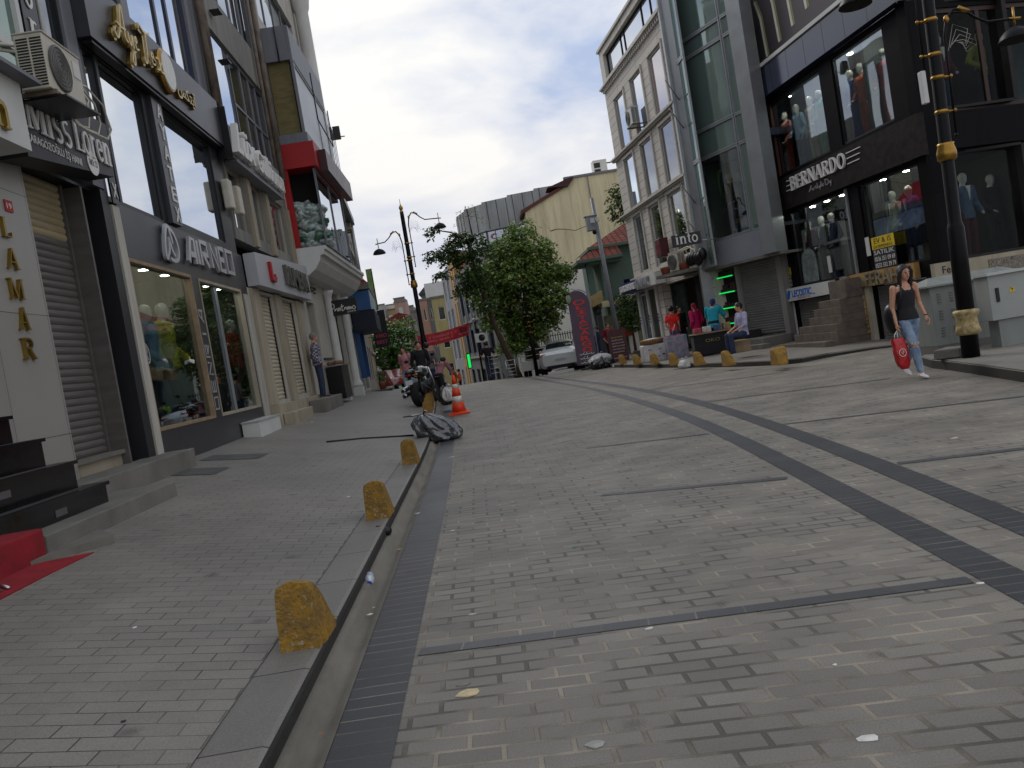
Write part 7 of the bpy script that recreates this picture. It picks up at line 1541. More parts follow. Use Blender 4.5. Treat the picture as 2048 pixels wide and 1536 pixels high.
def ripped(root, H, pose, m):
    j = skeleton(H, pose); k = H / 1.7 * .96; z = Vector((0, 0, 1)); b = MB(); h, w = j['hip'], j['waist']; t_ = .008
    loft(b, [(h - z * .07 * k, .09 * k, .08 * k), (h - z * .02 * k, .152 * k + t_, .108 * k + t_), (h + z * .03 * k, .152 * k + t_, .104 * k + t_), (h.lerp(w, .45), .138 * k + t_, .096 * k + t_)], 18)
    for s in 'LR':
        kn, an, hp = j['kn' + s], j['an' + s], j['hp' + s]
        if s == 'R':   # the torn knee: thigh part stops above the knee, shin part starts below
            limb(b, [hp, hp.lerp(kn, .86)], [.086 * k + t_, .066 * k + t_])
        else: limb(b, [hp, kn, kn.lerp(an, .86)], [.086 * k + t_, .060 * k + t_, .046 * k + t_])
    fuse('jeans', b, .010, m, root, 3)
    b = MB(); kn, an = j['knR'], j['anR']; limb(b, [kn.lerp(an, .16), kn.lerp(an, .45), kn.lerp(an, .86)], [.062 * k + t_, .058 * k + t_, .046 * k + t_]); fuse('jeans_lower_leg', b, .009, m, root, 3)
    m2 = MB(); rb = random.Random(3)
    for i in range(16):
        a = rb.uniform(-1.2, 1.2); o = kn + Vector((math.sin(a) * .07, math.cos(a) * .07, .045 + rb.uniform(-.01, .01))); m2.tube([o, o + Vector((rb.uniform(-.02, .02), .012, -.03 - rb.random() * .02))], .0025, 4)
    m2.obj('frayed_threads', M_whbag, root, local=True)
ripped(t, Hw, wp, jeans)
shoes(t, Hw, wp, mat('white_canvas_shoe', (214, 212, 214), .6, var=.05), build=.92)
hair(t, Hw, wp, M_hair, long=.11, voxel=.01)
hd = jt['head']; kk_ = Hw / 1.7
for q in (-1, 1):
    m = MB(); m.tube([hd + Vector((q * .055, .05, .085)), hd + Vector((q * .088, .03, .02)), hd + Vector((q * .092, .0, -.06)), hd + Vector((q * .085, -.01, -.15)), hd + Vector((q * .07, .01, -.21))], [.025, .036, .038, .034, .012], 10, flat=.8); m.obj('hair_lock', M_hair, t, local=True)
m = MB()
for q in (-1, 1): m.ball(hd + Vector((q * .030, .086, .006)) * kk_, .011, 8, 6, (1.2, .5, .7))
m.obj('eye', M_black, t, local=True); m = MB(); m.tube([hd + Vector((-.02, .088, -.056)), hd + Vector((0, .095, -.058)), hd + Vector((.02, .088, -.056))], .005, 6); m.obj('mouth', mat('lips', (150, 80, 78), .5), t, local=True)
m = MB(); m.tube([hd + Vector((-.045, .082, .03)), hd + Vector((-.02, .092, .034))], .003, 4); m.tube([hd + Vector((.045, .082, .03)), hd + Vector((.02, .092, .034))], .003, 4); m.obj('eyebrow', M_hair, t, local=True)
m = MB(); c = jt['wrL']; m.lathe(c - Vector((0, 0, -.02)), [(.028, 0), (.029, .012)], 12); m.obj('bracelet', M_hair, t, local=True)
m = MB(); c = jt['chest']; m.tube([c + Vector((-.05, .07, .09)), c + Vector((-.02, .105, .055)), c + Vector((.0, .112, .04)), c + Vector((.02, .105, .055)), c + Vector((.05, .07, .09))], .002, 4); m.ball(c + Vector((0, .118, .03)), .008, 6, 5); m.obj('necklace', M_chrome, t, local=True)
# shoulder bag behind her
t2 = thing('shoulder_bag', 'black shoulder bag behind the hip of the woman, its strap over her shoulder', 'bag', (wx - .22, wy + .12, .82))
bm = basis(t); m = MB(); hipw = bm @ (jt['hip'] + Vector((.19, -.12, .03))); m.ball(hipw, .17, 14, 10, (.55, .9, 1.35)); m.obj('bag_body', M_black, t2)
m = MB(); sh = [jt['chest'] + Vector((.075, .02, .13)), jt['chest'] + Vector((.10, .085, .05)), jt['chest'] + Vector((.13, .09, -.06)), jt['waist'] + Vector((.155, .02, -.02)), jt['hip'] + Vector((.19, -.05, .13))]; m.tube([bm @ p for p in sh], .014, 6, flat=.4); m.obj('strap', M_black, t2)
# red carrier bag
hand_ = bm @ (jt['wrR'] + Vector((.0, .005, -.075))); t3 = thing('carrier_bag', 'red plastic carrier bag with white handles and round emblem in the hand of the woman', 'bag', (hand_.x, hand_.y, .1), R(8))
m = MB(); m.smooth = True; zt = hand_.z - .13; hb_ = zt - .17
def PR(i, j):
    a = 2 * math.pi * i / 32; v = j / 14; e = .098 * (1 - .0 * v) * (.86 + .22 * math.sin(v * 2.6)) * (1 if v > .12 else .55 + v * 3.7); d_ = .05 * math.sin(math.pi * min(1, v * .8 + .12)) ** .6 + .012
    f = 1 + .13 * noise.noise(Vector((math.cos(a) * 2.2, math.sin(a) * 2.2, v * 5))); sk = .05 * (1 - v)
    ca, sa = math.cos(a), math.sin(a); return (math.copysign(abs(ca) ** .5, ca) * e * f - .02 + sk, math.copysign(abs(sa) ** .6, sa) * d_ * f, .17 - .13 * 0 + v * hb_)
m.grid(PR, 32, 14); o = m.obj('bag', mat('red_carrier_plastic', (176, 20, 28), .32, var=.14, scale=7, bump=.8, bscale=16, spec=.6), None, loc=(hand_.x, hand_.y, .0), rz=R(8), local=True); o.parent = t3; o.location = (0, 0, -.1); o.rotation_euler = (0, 0, 0)
m = MB(); 
for q in (-.045, .045): m.tube([(q - .02, 0, zt - .03), (q - .015, .0, zt + .05), (.0, .0, hand_.z - .012), (q * .4, -.01, zt + .06), (q + .03, 0, zt - .03)], .011, 6, flat=.4)
o = m.obj('handle', M_whbag, t3, local=True); o.location = (0, 0, -.1)
m = MB(); rF = Fr((0, -.092), (1, 0)); ribbon(m, rF, arc(-.03, .42, .055, .055, 0, 360, 20), .007, 0, .003, lambda x, y: (x, y)); ribbon(m, rF, [(-.05, .43), (-.03, .395), (-.01, .43), (-.03, .45)], .007, 0, .003, lambda x, y: (x, y)); o = m.obj('emblem', M_ltr, t3, local=True); o.location = (0, 0, -.1)

# --- man on the step
check = bpy.data.materials.new('checked_shirt'); check.use_nodes = True; nt_ = check.node_tree; bb_ = nt_.nodes['Principled BSDF']
tc_ = nt_.nodes.new('ShaderNodeTexCoord'); ck = nt_.nodes.new('ShaderNodeTexChecker'); ck.inputs['Scale'].default_value = 22; ck.inputs[1].default_value = lin((52, 44, 72)); ck.inputs[2].default_value = lin((150, 148, 160)); nt_.links.new(tc_.outputs['Object'], ck.inputs[0]); nt_.links.new(ck.outputs[0], bb_.inputs['Base Color']); bb_.inputs['Roughness'].default_value = .85
mp = dict(elL=(-.15, -.05, .64), wrL=(-.10, .05, .53), elR=(.15, -.05, .64), wrR=(.11, .04, .52), _look=(0, 1, -.1))
person('man in a checked shirt and blue jeans standing on the grey platform step', -4.2, 23.0, .955, R(-75), 1.72, mp, M_hairg, check, dj, sleeve=1, shoe=mat('brown_sandal', (96, 64, 44), .6), build=1.08, wide=.012, thick=.02)
# --- people on the right pavement
def at_px(px, py, z=.2): return onZ(px, py, z)
x, y = at_px(1356, 709, .22); person('man in a bright red T-shirt and jeans with his back to the street', x, y, .2, R(-40), 1.72, mp, M_hair, cloth('bright_red_cloth', (220, 44, 38)), jn, sleeve=.3)
x, y = at_px(1364, 706, .24); person('person in dark clothes standing just behind the man in red', x + .35, y + .9, .22, R(200), 1.7, mp, M_hair, bk, bk, sleeve=1)
x, y = at_px(1383, 700, .3); person('woman in a long magenta top and headscarf at the stall', x, y - 1.2, .26, R(30), 1.62, mp, None, cloth('magenta_cloth', (196, 28, 92)), bk, sleeve=1, top_lo=.32, build=1.1, thick=.03)
o = C.objects[-1]; tt = [q for q in C.objects if q.name.startswith('person') and q.get('label', '').startswith('woman in a long magenta')][0]; hair(tt, 1.62, mp, cloth('crimson_scarf', (150, 30, 60)), .2, name='headscarf')
x, y = at_px(1408, 700, .3); person('woman in a turquoise top and blue headscarf bending over the stall table', x, y - 1.6, .26, R(-35), 1.68, dict(head=(0, .13, .90), neck=(0, .09, .84), chest=(0, .06, .75), waist=(0, .02, .62), shL=(-.11, .07, .80), shR=(.11, .07, .80), elL=(-.16, .16, .66), wrL=(-.12, .28, .60), elR=(.16, .16, .66), wrR=(.12, .28, .60), _look=(0, 1, -.3)), None, cloth('turquoise_cloth', (30, 150, 170)), bk, sleeve=.5, build=1.15, thick=.025, top_lo=.44)
tt = [q for q in C.objects if q.get('label', '').startswith('woman in a turquoise')][0]; hair(tt, 1.68, dict(head=(0, .13, .90), _look=(0, 1, -.3)), cloth('navy_scarf', (40, 50, 96)), .15, name='headscarf')
sit = dict(head=(.0, .03, .70), neck=(0, 0, .63), chest=(0, 0, .53), waist=(0, 0, .39), hip=(0, 0, .29), shL=(-.108, 0, .585), elL=(-.14, .03, .42), wrL=(-.09, .17, .36), shR=(.108, 0, .585), elR=(.14, .03, .42), wrR=(.09, .17, .36), hpL=(-.052, .02, .28), knL=(-.07, .25, .29), anL=(-.07, .25, .045), hpR=(.052, .02, .28), knR=(.07, .25, .29), anR=(.07, .25, .045))
x, y = at_px(1450, 702, .3); person('person in a pale lilac shirt sitting at the right end of the stall', x - .2, y - 2.6, .3, R(100), 1.7, sit, M_hair, cloth('lilac_cloth', (166, 166, 196)), dj, sleeve=.5)
m = MB(); m.box(Fr((x - .4, y - 2.4), (1, 0)), 0, .4, -.4, 0, .3, .62); tag(bevel(m.obj('stool', M_wood), .02), 'small wooden stool under the person in the pale lilac shirt', 'stool')
x, y = at_px(1228, 722, .15); person('woman in a red top standing behind the menu board', x + .1, y + 1.0, .14, R(-160), 1.66, mp, M_hair, cloth('dark_red_cloth', (130, 28, 44)), bk, sleeve=.5, long=.2)
t = thing('handbag', 'black handbag hanging from the arm beside the red menu board', 'bag', (x + .42, y + .7, .7)); m = MB(); m.ball((x + .42, y + .55, .82), .2, 12, 8, (1.2, .5, .8)); m.obj('bag_body', M_black, t); m = MB(); m.tube([(x + .27, y + .55, .9), (x + .36, y + .55, 1.28), (x + .48, y + .55, 1.28), (x + .57, y + .55, .9)], .014, 5); m.obj('strap', M_wood, t)
x, y = at_px(1212, 722, .15); person('person in a long navy coat reaching out beside the feather banner', x, y + 1.2, .14, R(80), 1.6, dict(elL=(-.15, .08, .68), wrL=(-.12, .24, .66)), M_hair, dk, dk, sleeve=1, top_lo=.2, thick=.03)
x, y = at_px(1190, 726, .1); person('person with a black backpack over a lime shirt crouching by the feather banner', x, y + .9, .05, R(20), 1.55, mp, M_hair, cloth('lime_cloth', (140, 200, 50)), bk, sleeve=.4)
m = MB(); m.ball((x + .12, y + .65, 1.05), .24, 12, 8, (1, .6, 1.3)); tag(m.obj('backpack', M_blkbag), 'black backpack on the person in the lime shirt', 'backpack')
# --- people around the motorbike and down the street
person('person in a pale pink top standing left of the motorbike', -2.3, 28.0, walk_z(-2.3, 28), R(150), 1.66, mp, M_hair, cloth('dusty_pink_cloth', (186, 130, 134)), lb, sleeve=.4)
person('person in black standing right behind the motorbike', -1.62, 25.2, walk_z(-1.6, 25.2), R(190), 1.74, mp, M_hair, bk, bk, sleeve=1)
person('person in grey behind the lamp post near the motorbike', -1.5, 27.2, walk_z(-1.5, 27.2), R(20), 1.7, mp, M_hair, cloth('grey_cloth', (96, 90, 90)), dj, sleeve=.6)
person('person with pink clothes bending over beside the yellow bollards', -1.15, 24.6, gz(-1.1, 24.6), R(-40), 1.5, dict(head=(0, .22, .78), neck=(0, .17, .76), chest=(0, .13, .70), waist=(0, .04, .60), shL=(-.11, .15, .74), shR=(.11, .15, .74), elL=(-.13, .22, .6), wrL=(-.1, .28, .5), elR=(.13, .22, .6), wrR=(.1, .28, .5), _look=(0, 1, -.6)), M_hair, cloth('mauve_cloth', (140, 96, 104)), bk, sleeve=.5)
x, z = onY(972, 690, 38); person('young man in a black T-shirt seen from behind pushing a hand cart', x, 37.6, gz(x, 37.6) - .02, R(0), 1.74, dict(elL=(-.17, .05, .66), wrL=(-.15, .17, .60), elR=(.17, .05, .66), wrR=(.15, .17, .60)), M_hair, bk, dj, sleeve=.35)
x, z = onY(976, 690, 38); t = thing('hand_cart', 'metal tube hand cart with two small wheels beside the young man in black', 'cart', (x + .1, 36.9, gz(x, 37))); g = gz(x, 36.9); m = MB(); X0 = x - .1
for q in (0, .5): m.tube([(X0 + q, 36.9, g + .08), (X0 + q, 36.9, g + 1.0), (X0 + q - .02, 36.8, g + 1.05)], .016, 6)
for z_ in (.3, .5, .7, .9, 1.03): m.tube([(X0, 36.9, g + z_), (X0 + .5, 36.9, g + z_)], .012, 6)
m.tube([(X0 + .25, 36.9, g + .9), (X0 + .25, 36.9, g + 1.03)], .012, 6); m.obj('frame', M_chrome, t)
for q in (-.04, .54): m = MB(); m.lathe((X0 + q, 36.95, g + .12), [(.12, -.02), (.12, .02)], 14, (1, 0, 0)); m.obj('wheel', M_black, t)
t = thing('hand_cart', 'chrome platform trolley standing right of the hand cart', 'cart', (x + .9, 37.3, gz(x + .9, 37.3))); m = MB(); X0 = x + .62; g = gz(x + .9, 37.3)
for q in (0, .4): m.tube([(X0 + q, 37.3, g + .06), (X0 + q, 37.3, g + .8)], .018, 6)
for z_ in (.15, .3, .45, .6, .8): m.tube([(X0, 37.3, g + z_), (X0 + .4, 37.3, g + z_)], .014, 6)
m.obj('frame', M_chrome, t); m = MB(); m.box(Fr((X0, 37.2), (1, 0)), 0, .45, -.1, .5, g + .1, g + .14); m.obj('deck', M_black, t)
x, z = onY(915, 730, 58); person('street worker in an orange jacket far down the street', x, 58, gz(x, 58) + .6, R(90), 1.75, mp, M_hair, cloth('safety_orange_cloth', (236, 100, 40)), bk, sleeve=1, fingers=False)
x, z = onY(905, 735, 54); person('person in a brown top far down the street behind the bollards', x, 54, gz(x, 54) + .5, R(120), 1.7, mp, M_hair, cloth('rust_brown_cloth', (140, 84, 50)), bk, sleeve=1, fingers=False)
# ------------------------------------------------------------------ motorcycle, seen from behind on its side stand
mx, my = -1.60, 22.0; mz = walk_z(mx, my) + .005
t = thing('motorcycle', 'black naked motorcycle with twin round exhausts parked on the kerb', 'motorcycle', (mx, my, mz), R(-8))
t.rotation_euler = (0, R(-7), R(-14))
blk = mat('tyre_rubber', (24, 24, 25), .85, var=.15, scale=20, bump=.5, bscale=90); bkm = mat('engine_black', (34, 34, 36), .4, metal=.4, var=.3, scale=12)
def wheel(t, c, r, w, ax=(1, 0, 0), nm='wheel', spokes=5, rimc=None):
    m = MB(); m.lathe(c, [(r * .72, -w * .42), (r * .9, -w * .5), (r * .98, -w * .3), (r, 0), (r * .98, w * .3), (r * .9, w * .5), (r * .72, w * .42)], 30, ax); o = m.obj(nm, blk, t, local=True)
    m = MB(); m.lathe(c, [(r * .60, -w * .3), (r * .72, -w * .4), (r * .72, w * .4), (r * .60, w * .3)], 24, ax); m.lathe(c, [(r * .16, -w * .45), (r * .16, w * .45)], 12, ax)
    A = Vector(ax).normalized(); e1 = A.orthogonal().normalized(); e2 = A.cross(e1)
    for k in range(spokes): a = 2 * math.pi * k / spokes; d = e1 * math.cos(a) + e2 * math.sin(a); m.tube([Vector(c) + d * r * .12, Vector(c) + d * r * .66], [w * .2, w * .14], 6)
    m.obj('rim', rimc or M_alu, o, local=True); return o
wheel(t, (0, 0, .315), .315, .19); wheel(t, (0, 1.45, .305), .305, .12)
m = MB(); m.tube([(0, 1.45, .3), (-.09, 1.4, .55), (-.1, 1.22, .95)], .028, 8); m.tube([(0, 1.45, .3), (.09, 1.4, .55), (.1, 1.22, .95)], .028, 8); m.obj('fork', M_chrome, t, local=True)
m = MB(); m.smooth = True; m.tube([(-.14, 0, .31), (-.12, .45, .42)], .03, 8); m.tube([(.14, 0, .31), (.12, .45, .42)], .03, 8); m.tube([(0, .45, .42), (0, .55, .8), (0, 1.15, .95)], .05, 8); m.tube([(-.06, .5, .75), (-.05, -.15, .85)], .02, 6); m.tube([(.06, .5, .75), (.05, -.15, .85)], .02, 6); m.obj('frame', bkm, t, local=True)
m = MB(); m.ball((0, .72, .48), .21, 12, 8, (1, 1.2, 1)); m.ball((-.12, .7, .5), .13, 10, 8); m.ball((.14, .7, .5), .13, 10, 8); m.lathe((0, .75, .5), [(.15, -.24), (.15, .24)], 14, (1, 0, 0)); m.obj('engine', bkm, t, local=True)
m = MB(); m.ball((0, .82, .88), .2, 14, 10, (.85, 1.35, .8)); m.obj('fuel_tank', mat('gloss_dark_paint', (30, 32, 36), .15, var=.05, spec=.8, coat=1), t, local=True)
m = MB(); m.ball((0, .35, .86), .17, 14, 8, (.85, 1.6, .38)); m.ball((0, -.02, .93), .13, 12, 8, (.85, 1.7, .45)); m.obj('seat', M_black, t, local=True)
m = MB(); m.ball((0, -.22, .90), .12, 12, 8, (.9, 1.2, .5)); m.tube([(0, -.2, .85), (0, -.36, .60)], [.06, .035], 8, flat=.5); m.obj('rear_fender', bkm, t, local=True)
m = MB(); m.box(Fr((0, -.385), (1, 0)), -.09, .09, 0, .01, .60, .72); pl_ = m.obj('number_plate', M_white, t, local=True)
m = MB(); m.ball((0, -.33, .84), .06, 10, 6, (1.4, .5, .6)); m.obj('tail_light', mat('tail_red', (120, 16, 18), .2, var=0), t, local=True)
for z_ in (.50, .36):
    m = MB(); m.lathe((-.24, -.32, z_), [(.045, -.01), (.062, 0), (.062, .42), (.04, .5)], 16, (0, 1, .1)); o = m.obj('exhaust', M_chrome, t, local=True); m = MB(); m.lathe((-.24, -.333, z_), [(.04, 0), (.042, .003)], 14, (0, 1, 0), smooth=False); m.obj('exhaust_bore', M_dark, o, local=True)
m = MB(); m.tube([(-.36, 1.0, 1.06), (-.2, 1.15, 1.04), (0, 1.18, 1.02), (.2, 1.15, 1.04), (.36, 1.0, 1.06)], .016, 8); m.obj('handlebar', bkm, t, local=True)
for q in (-1, 1):
    m = MB(); m.tube([(.28 * q, 1.06, 1.06), (.36 * q, 1.02, 1.22)], .008, 5); m.ball((.38 * q, 1.02, 1.25), .07, 12, 6, (1, .25, .6)); m.obj('mirror', bkm, t, local=True)
    m = MB(); m.tube([(.06 * q, -.18, .82), (.17 * q, -.2, .82)], .012, 6); m.ball((.19 * q, -.2, .82), .026, 8, 6, (1.3, 1, 1)); m.obj('indicator', mat('amber_lens', (200, 110, 30), .3, var=0), t, local=True)
m = MB(); m.ball((0, 1.28, .9), .1, 12, 8, (1, .8, 1)); m.obj('headlight', M_chrome, t, local=True)
m = MB(); m.tube([(-.08, .45, .35), (-.30, .38, -.035), (-.33, .43, -.035)], .013, 6); m.obj('side_stand', bkm, t, local=True)
m = MB(); m.ball((.18, .05, .42), .16, 10, 8, (.4, 1, 1.1)); m.tube([(.2, .1, .5), (.3, .3, .35), (.27, .35, .3)], .02, 6); m.obj('side_case', bkm, t, local=True)

# ------------------------------------------------------------------ the pale sports hatchback, seen from its left rear
def car_section(y):
    """(half width, sill z, belt z, roof half width, roof z) along the car; y=0 rear bumper, 4.95 nose"""
    T = [(0, .78, .36, .82, .50, .84), (.10, .90, .28, .92, .56, .95), (.5, .955, .22, 1.0, .60, 1.12), (1.0, .97, .20, 1.0, .60, 1.31), (1.6, .965, .20, .98, .585, 1.41), (2.3, .955, .20, .97, .58, 1.42), (3.0, .95, .20, .95, .57, 1.36), (3.6, .95, .20, .93, .60, 1.14), (3.95, .95, .22, .91, .64, .96), (4.5, .90, .24, .80, .60, .83), (4.85, .78, .28, .66, .48, .70), (4.95, .62, .34, .58, .4, .60)]
    for a, b in zip(T[:-1], T[1:]):
        if y <= b[0]: f = (y - a[0]) / (b[0] - a[0]); f = f * f * (3 - 2 * f) * .35 + f * .65; return [a[i] + (b[i] - a[i]) * f for i in range(1, 6)]
    return list(T[-1][1:])
t = thing('parked_car', 'silver white sports hatchback parked by the fence, seen from behind', 'car', (3.62, 36.9, .0), R(-9))
m = MB(); m.smooth = True; NY = 44; prof = []
def ringp(y):
    hw, sl_, bt, rw, rf = car_section(y)
    h = [(0, sl_ - .02), (hw * .8, sl_ - .02), (hw * .97, sl_ + .05), (hw, sl_ + .25), (hw * .995, (sl_ + bt) / 2 + .12), (hw * .955, bt - .03), (hw * .92, bt), (rw + (hw * .92 - rw) * .45, bt + (rf - bt) * .55), (rw, rf - .07 * (rf - bt) / .4), (rw * .72, rf - .012), (0, rf)]
    return h
rings = [[(x_, 4.95 * j / NY, z_) for x_, z_ in ringp(4.95 * j / NY)] for j in range(NY + 1)]
n_ = len(rings[0]); b = 0
for side in (1, -1):
    b = len(m.v); m.v += [(x_ * side, y_, z_) for r_ in rings for x_, y_, z_ in r_]
    for j in range(NY):
        for i in range(n_ - 1):
            y_ = 4.95 * (j + .5) / NY; q = [b + j * n_ + i, b + j * n_ + i + 1, b + (j + 1) * n_ + i + 1, b + (j + 1) * n_ + i]
            m.m = 0
            if side > 0: q = q[::-1]
            if i in (6, 7) and 1.15 < y_ < 3.5 and not (2.15 < y_ < 2.28): m.m = 1
            if i in (8, 9) and (.42 < y_ < 1.12 or 3.05 < y_ < 3.75): m.m = 1
            if i in (6, 7) and (.55 < y_ < .62): m.m = 0
            m.face(q)
m.m = 0; b = len(m.v); m.v += [(x_, 0, z_) for x_, y_, z_ in rings[0]] + [(-x_, 0, z_) for x_, y_, z_ in reversed(rings[0])]; m.face([b + k for k in range(2 * n_)])
pt = mat('silver_white_car_paint', (176, 180, 180), .22, metal=.15, var=.04, spec=.6, coat=1); cg = mat('car_glass', (26, 32, 36), .05, var=0, spec=.9)
m.obj('body', [pt, cg], t, local=True)
for x_, y_ in ((-.86, .98), (.86, .98), (-.85, 3.95), (.85, 3.95)): wheel(t, (x_, y_, .35), .35, .26, rimc=M_alu)
m = MB()
for x_ in (-1, 1):
    for y_ in (.98, 3.95): m.lathe((x_ * .90, y_, .36), [(.40, 0), (.40, .075)], 24, (x_, 0, 0), smooth=False)
m.obj('wheel_arch', M_dark, t, local=True)
for q in (-1, 1):
    m = MB(); m.ball((.70 * q, .085, .84), .17, 14, 8, (1.25, .35, .38)); m.obj('tail_light', mat('car_tail_red', (150, 24, 26), .15, var=0, spec=.8), t, local=True)
    m = MB(); m.lathe((.48 * q - .06, -.02, .30), [(.04, -.02), (.045, .1)], 12, (0, 1, 0)); m.lathe((.48 * q + .06, -.02, .30), [(.04, -.02), (.045, .1)], 12, (0, 1, 0)); m.obj('exhaust_tip', M_dark, t, local=True)
    m = MB(); m.ball((1.02 * q, 3.05, .98), .10, 10, 8, (1.1, .7, .7)); m.obj('wing_mirror', pt, t, local=True)
m = MB(); m.box(Fr((0, -.002), (1, 0)), -.26, .26, 0, .012, .52, .63); m.obj('number_plate', mat('blurred_plate', (150, 152, 150), .6), t, local=True)
m = MB(); m.box(Fr((0, .02), (1, 0)), -.62, .62, .0, .05, .22, .36); m.obj('diffuser', M_dark, t, local=True)
m = MB(); m.box(Fr((3.5, 36.5), (1, .08)), -.55, .55, 0, .3, 0.002, .12); tag(m.obj('kerb_stone', M_white), 'low pale wheel stop lying on the road behind the silver car', 'kerb stone')

# white pickup frame left of the car
t = thing('pickup_truck', 'small white pickup with a pipe rack parked left of the silver car', 'pickup', (2.75, 41.5, gz(2.75, 41.5)), R(-9)); g_ = 0
m = MB(); m.box(Fr((0, 0), (1, 0)), -.62, .62, -1.8, 0, .45, .9); bevel(m.obj('load_bed', M_white, t, local=True), .03); m = MB(); m.box(Fr((0, 0), (1, 0)), -.6, .6, -3.3, -1.82, .4, 1.55); bevel(m.obj('cab', M_white, t, local=True), .08)
m = MB(); m.box(Fr((0, 0), (1, 0)), -.5, .5, -1.84, -1.80, 1.0, 1.45); m.obj('rear_window', cg, t, local=True)
m = MB()
for q in (-.6, .6): m.tube([(q, 0, .9), (q, 0, 1.45), (q, 1.7, 1.45)], .025, 6)
m.tube([(-.6, 0, 1.45), (.6, 0, 1.45)], .025, 6); m.tube([(-.6, 0, 1.18), (.6, 0, 1.18)], .02, 6); m.obj('pipe_rack', M_white, t, local=True)
for x_, y_ in ((-.5, .45), (.5, .45), (-.5, 2.6), (.5, 2.6)): wheel(t, (x_, y_, .28), .28, .16)

# ------------------------------------------------------------------ trees
def leafmat(name, c1, c2):
    if name in MATS: return MATS[name]
    m = bpy.data.materials.new(name); m.use_nodes = True; t = m.node_tree; b = t.nodes['Principled BSDF']; g = t.nodes.new('ShaderNodeNewGeometry')
    mx = t.nodes.new('ShaderNodeMixRGB'); mx.inputs[1].default_value = lin(c1); mx.inputs[2].default_value = lin(c2); t.links.new(g.outputs['Random Per Island'], mx.inputs[0]); t.links.new(mx.outputs[0], b.inputs['Base Color'])
    b.inputs['Roughness'].default_value = .5; b.inputs['Specular IOR Level'].default_value = .3; MATS[name] = m
    tl = t.nodes.new('ShaderNodeBsdfTranslucent'); t.links.new(mx.outputs[0], tl.inputs[0]); ms = t.nodes.new('ShaderNodeMixShader'); ms.inputs[0].default_value = .25
    o = t.nodes['Material Output']; t.links.new(b.outputs[0], ms.inputs[1]); t.links.new(tl.outputs[0], ms.inputs[2]); t.links.new(ms.outputs[0], o.inputs[0]); return m
M_bark = mat('bark', (78, 64, 50), .9, var=.3, scale=9, bump=.9, bscale=14); Lf1 = leafmat('linden_leaf', (58, 84, 38), (146, 168, 90)); Lf2 = leafmat('dark_leaf', (38, 60, 30), (82, 108, 48)); Lf3 = leafmat('bright_leaf', (52, 88, 32), (110, 146, 62))
def leaf(mb, p, d, up, L_, W_):
    s = d.cross(up); s = s.normalized() if s.length > 1e-5 else Vector((1, 0, 0)); a = p; c = p + d * L_
    mb.poly([a, p + d * L_ * .45 + s * W_, c, p + d * L_ * .45 - s * W_])
def tree(label, base, trunk, blobs, lf, n, size, cat='tree', droop=.5, spray=.45, seed=1, name='street_tree', tr=.14, grp=None):
    """trunk: points; blobs: (centre, radii, share). Leaves sit on drooping sprays that reach out from inside each blob."""
    rb = random.Random(seed); t = thing(name, label, cat, base, group=grp); m = MB(); k = len(trunk); m.tube(trunk, [tr * (1 - .6 * i / (k - 1)) * (1.25 if i == 0 else 1) for i in range(k)], 10)
    for c, r_, sh in blobs:
        c = Vector(c); s_ = min((Vector(p) for p in trunk[max(1, k // 2):]), key=lambda q: (q - c).length)
        m.tube([s_, s_.lerp(c, .5) + Vector((rb.uniform(-.1, .1), rb.uniform(-.1, .1), rb.uniform(0, .15))), c], [tr * .38, tr * .25, tr * .1], 6)
        for q in range(3): m.tube([c, c + Vector((rb.uniform(-1, 1) * r_[0], rb.uniform(-1, 1) * r_[1], rb.uniform(-.4, .8) * r_[2])) * .8], [tr * .12, tr * .04], 5)
    m.obj('trunk', M_bark, t); m = MB(); tot = sum(b[2] for b in blobs)
    for c, r_, sh in blobs:
        c = Vector(c); ns = int(n * sh / tot / 9)
        for q in range(ns):
            a = rb.uniform(0, 2 * math.pi); cz = rb.uniform(-.85, 1); rr = math.sqrt(max(0, 1 - cz * cz)); f = rb.random() ** .4
            o = c + Vector((math.cos(a) * rr * r_[0], math.sin(a) * rr * r_[1], cz * r_[2])) * f; out = Vector((math.cos(a), math.sin(a), cz * .45 - droop * rb.random())).normalized()
            L_ = spray * rb.uniform(.5, 1.15)
            for w in range(9):
                p = o + out * L_ * w / 9 + Vector((0, 0, -droop * .35 * (w / 9) ** 2 * L_)) + Vector((rb.gauss(0, .035), rb.gauss(0, .035), rb.gauss(0, .03)))
                d = (out * .5 + Vector((rb.uniform(-1, 1), rb.uniform(-1, 1), rb.uniform(-1.1, .3)))).normalized(); leaf(m, p, d, Vector((rb.uniform(-.6, .6), rb.uniform(-.6, .6), 1)).normalized(), size * rb.uniform(.7, 1.25), size * rb.uniform(.34, .5))
    m.obj('crown', lf, t); return t
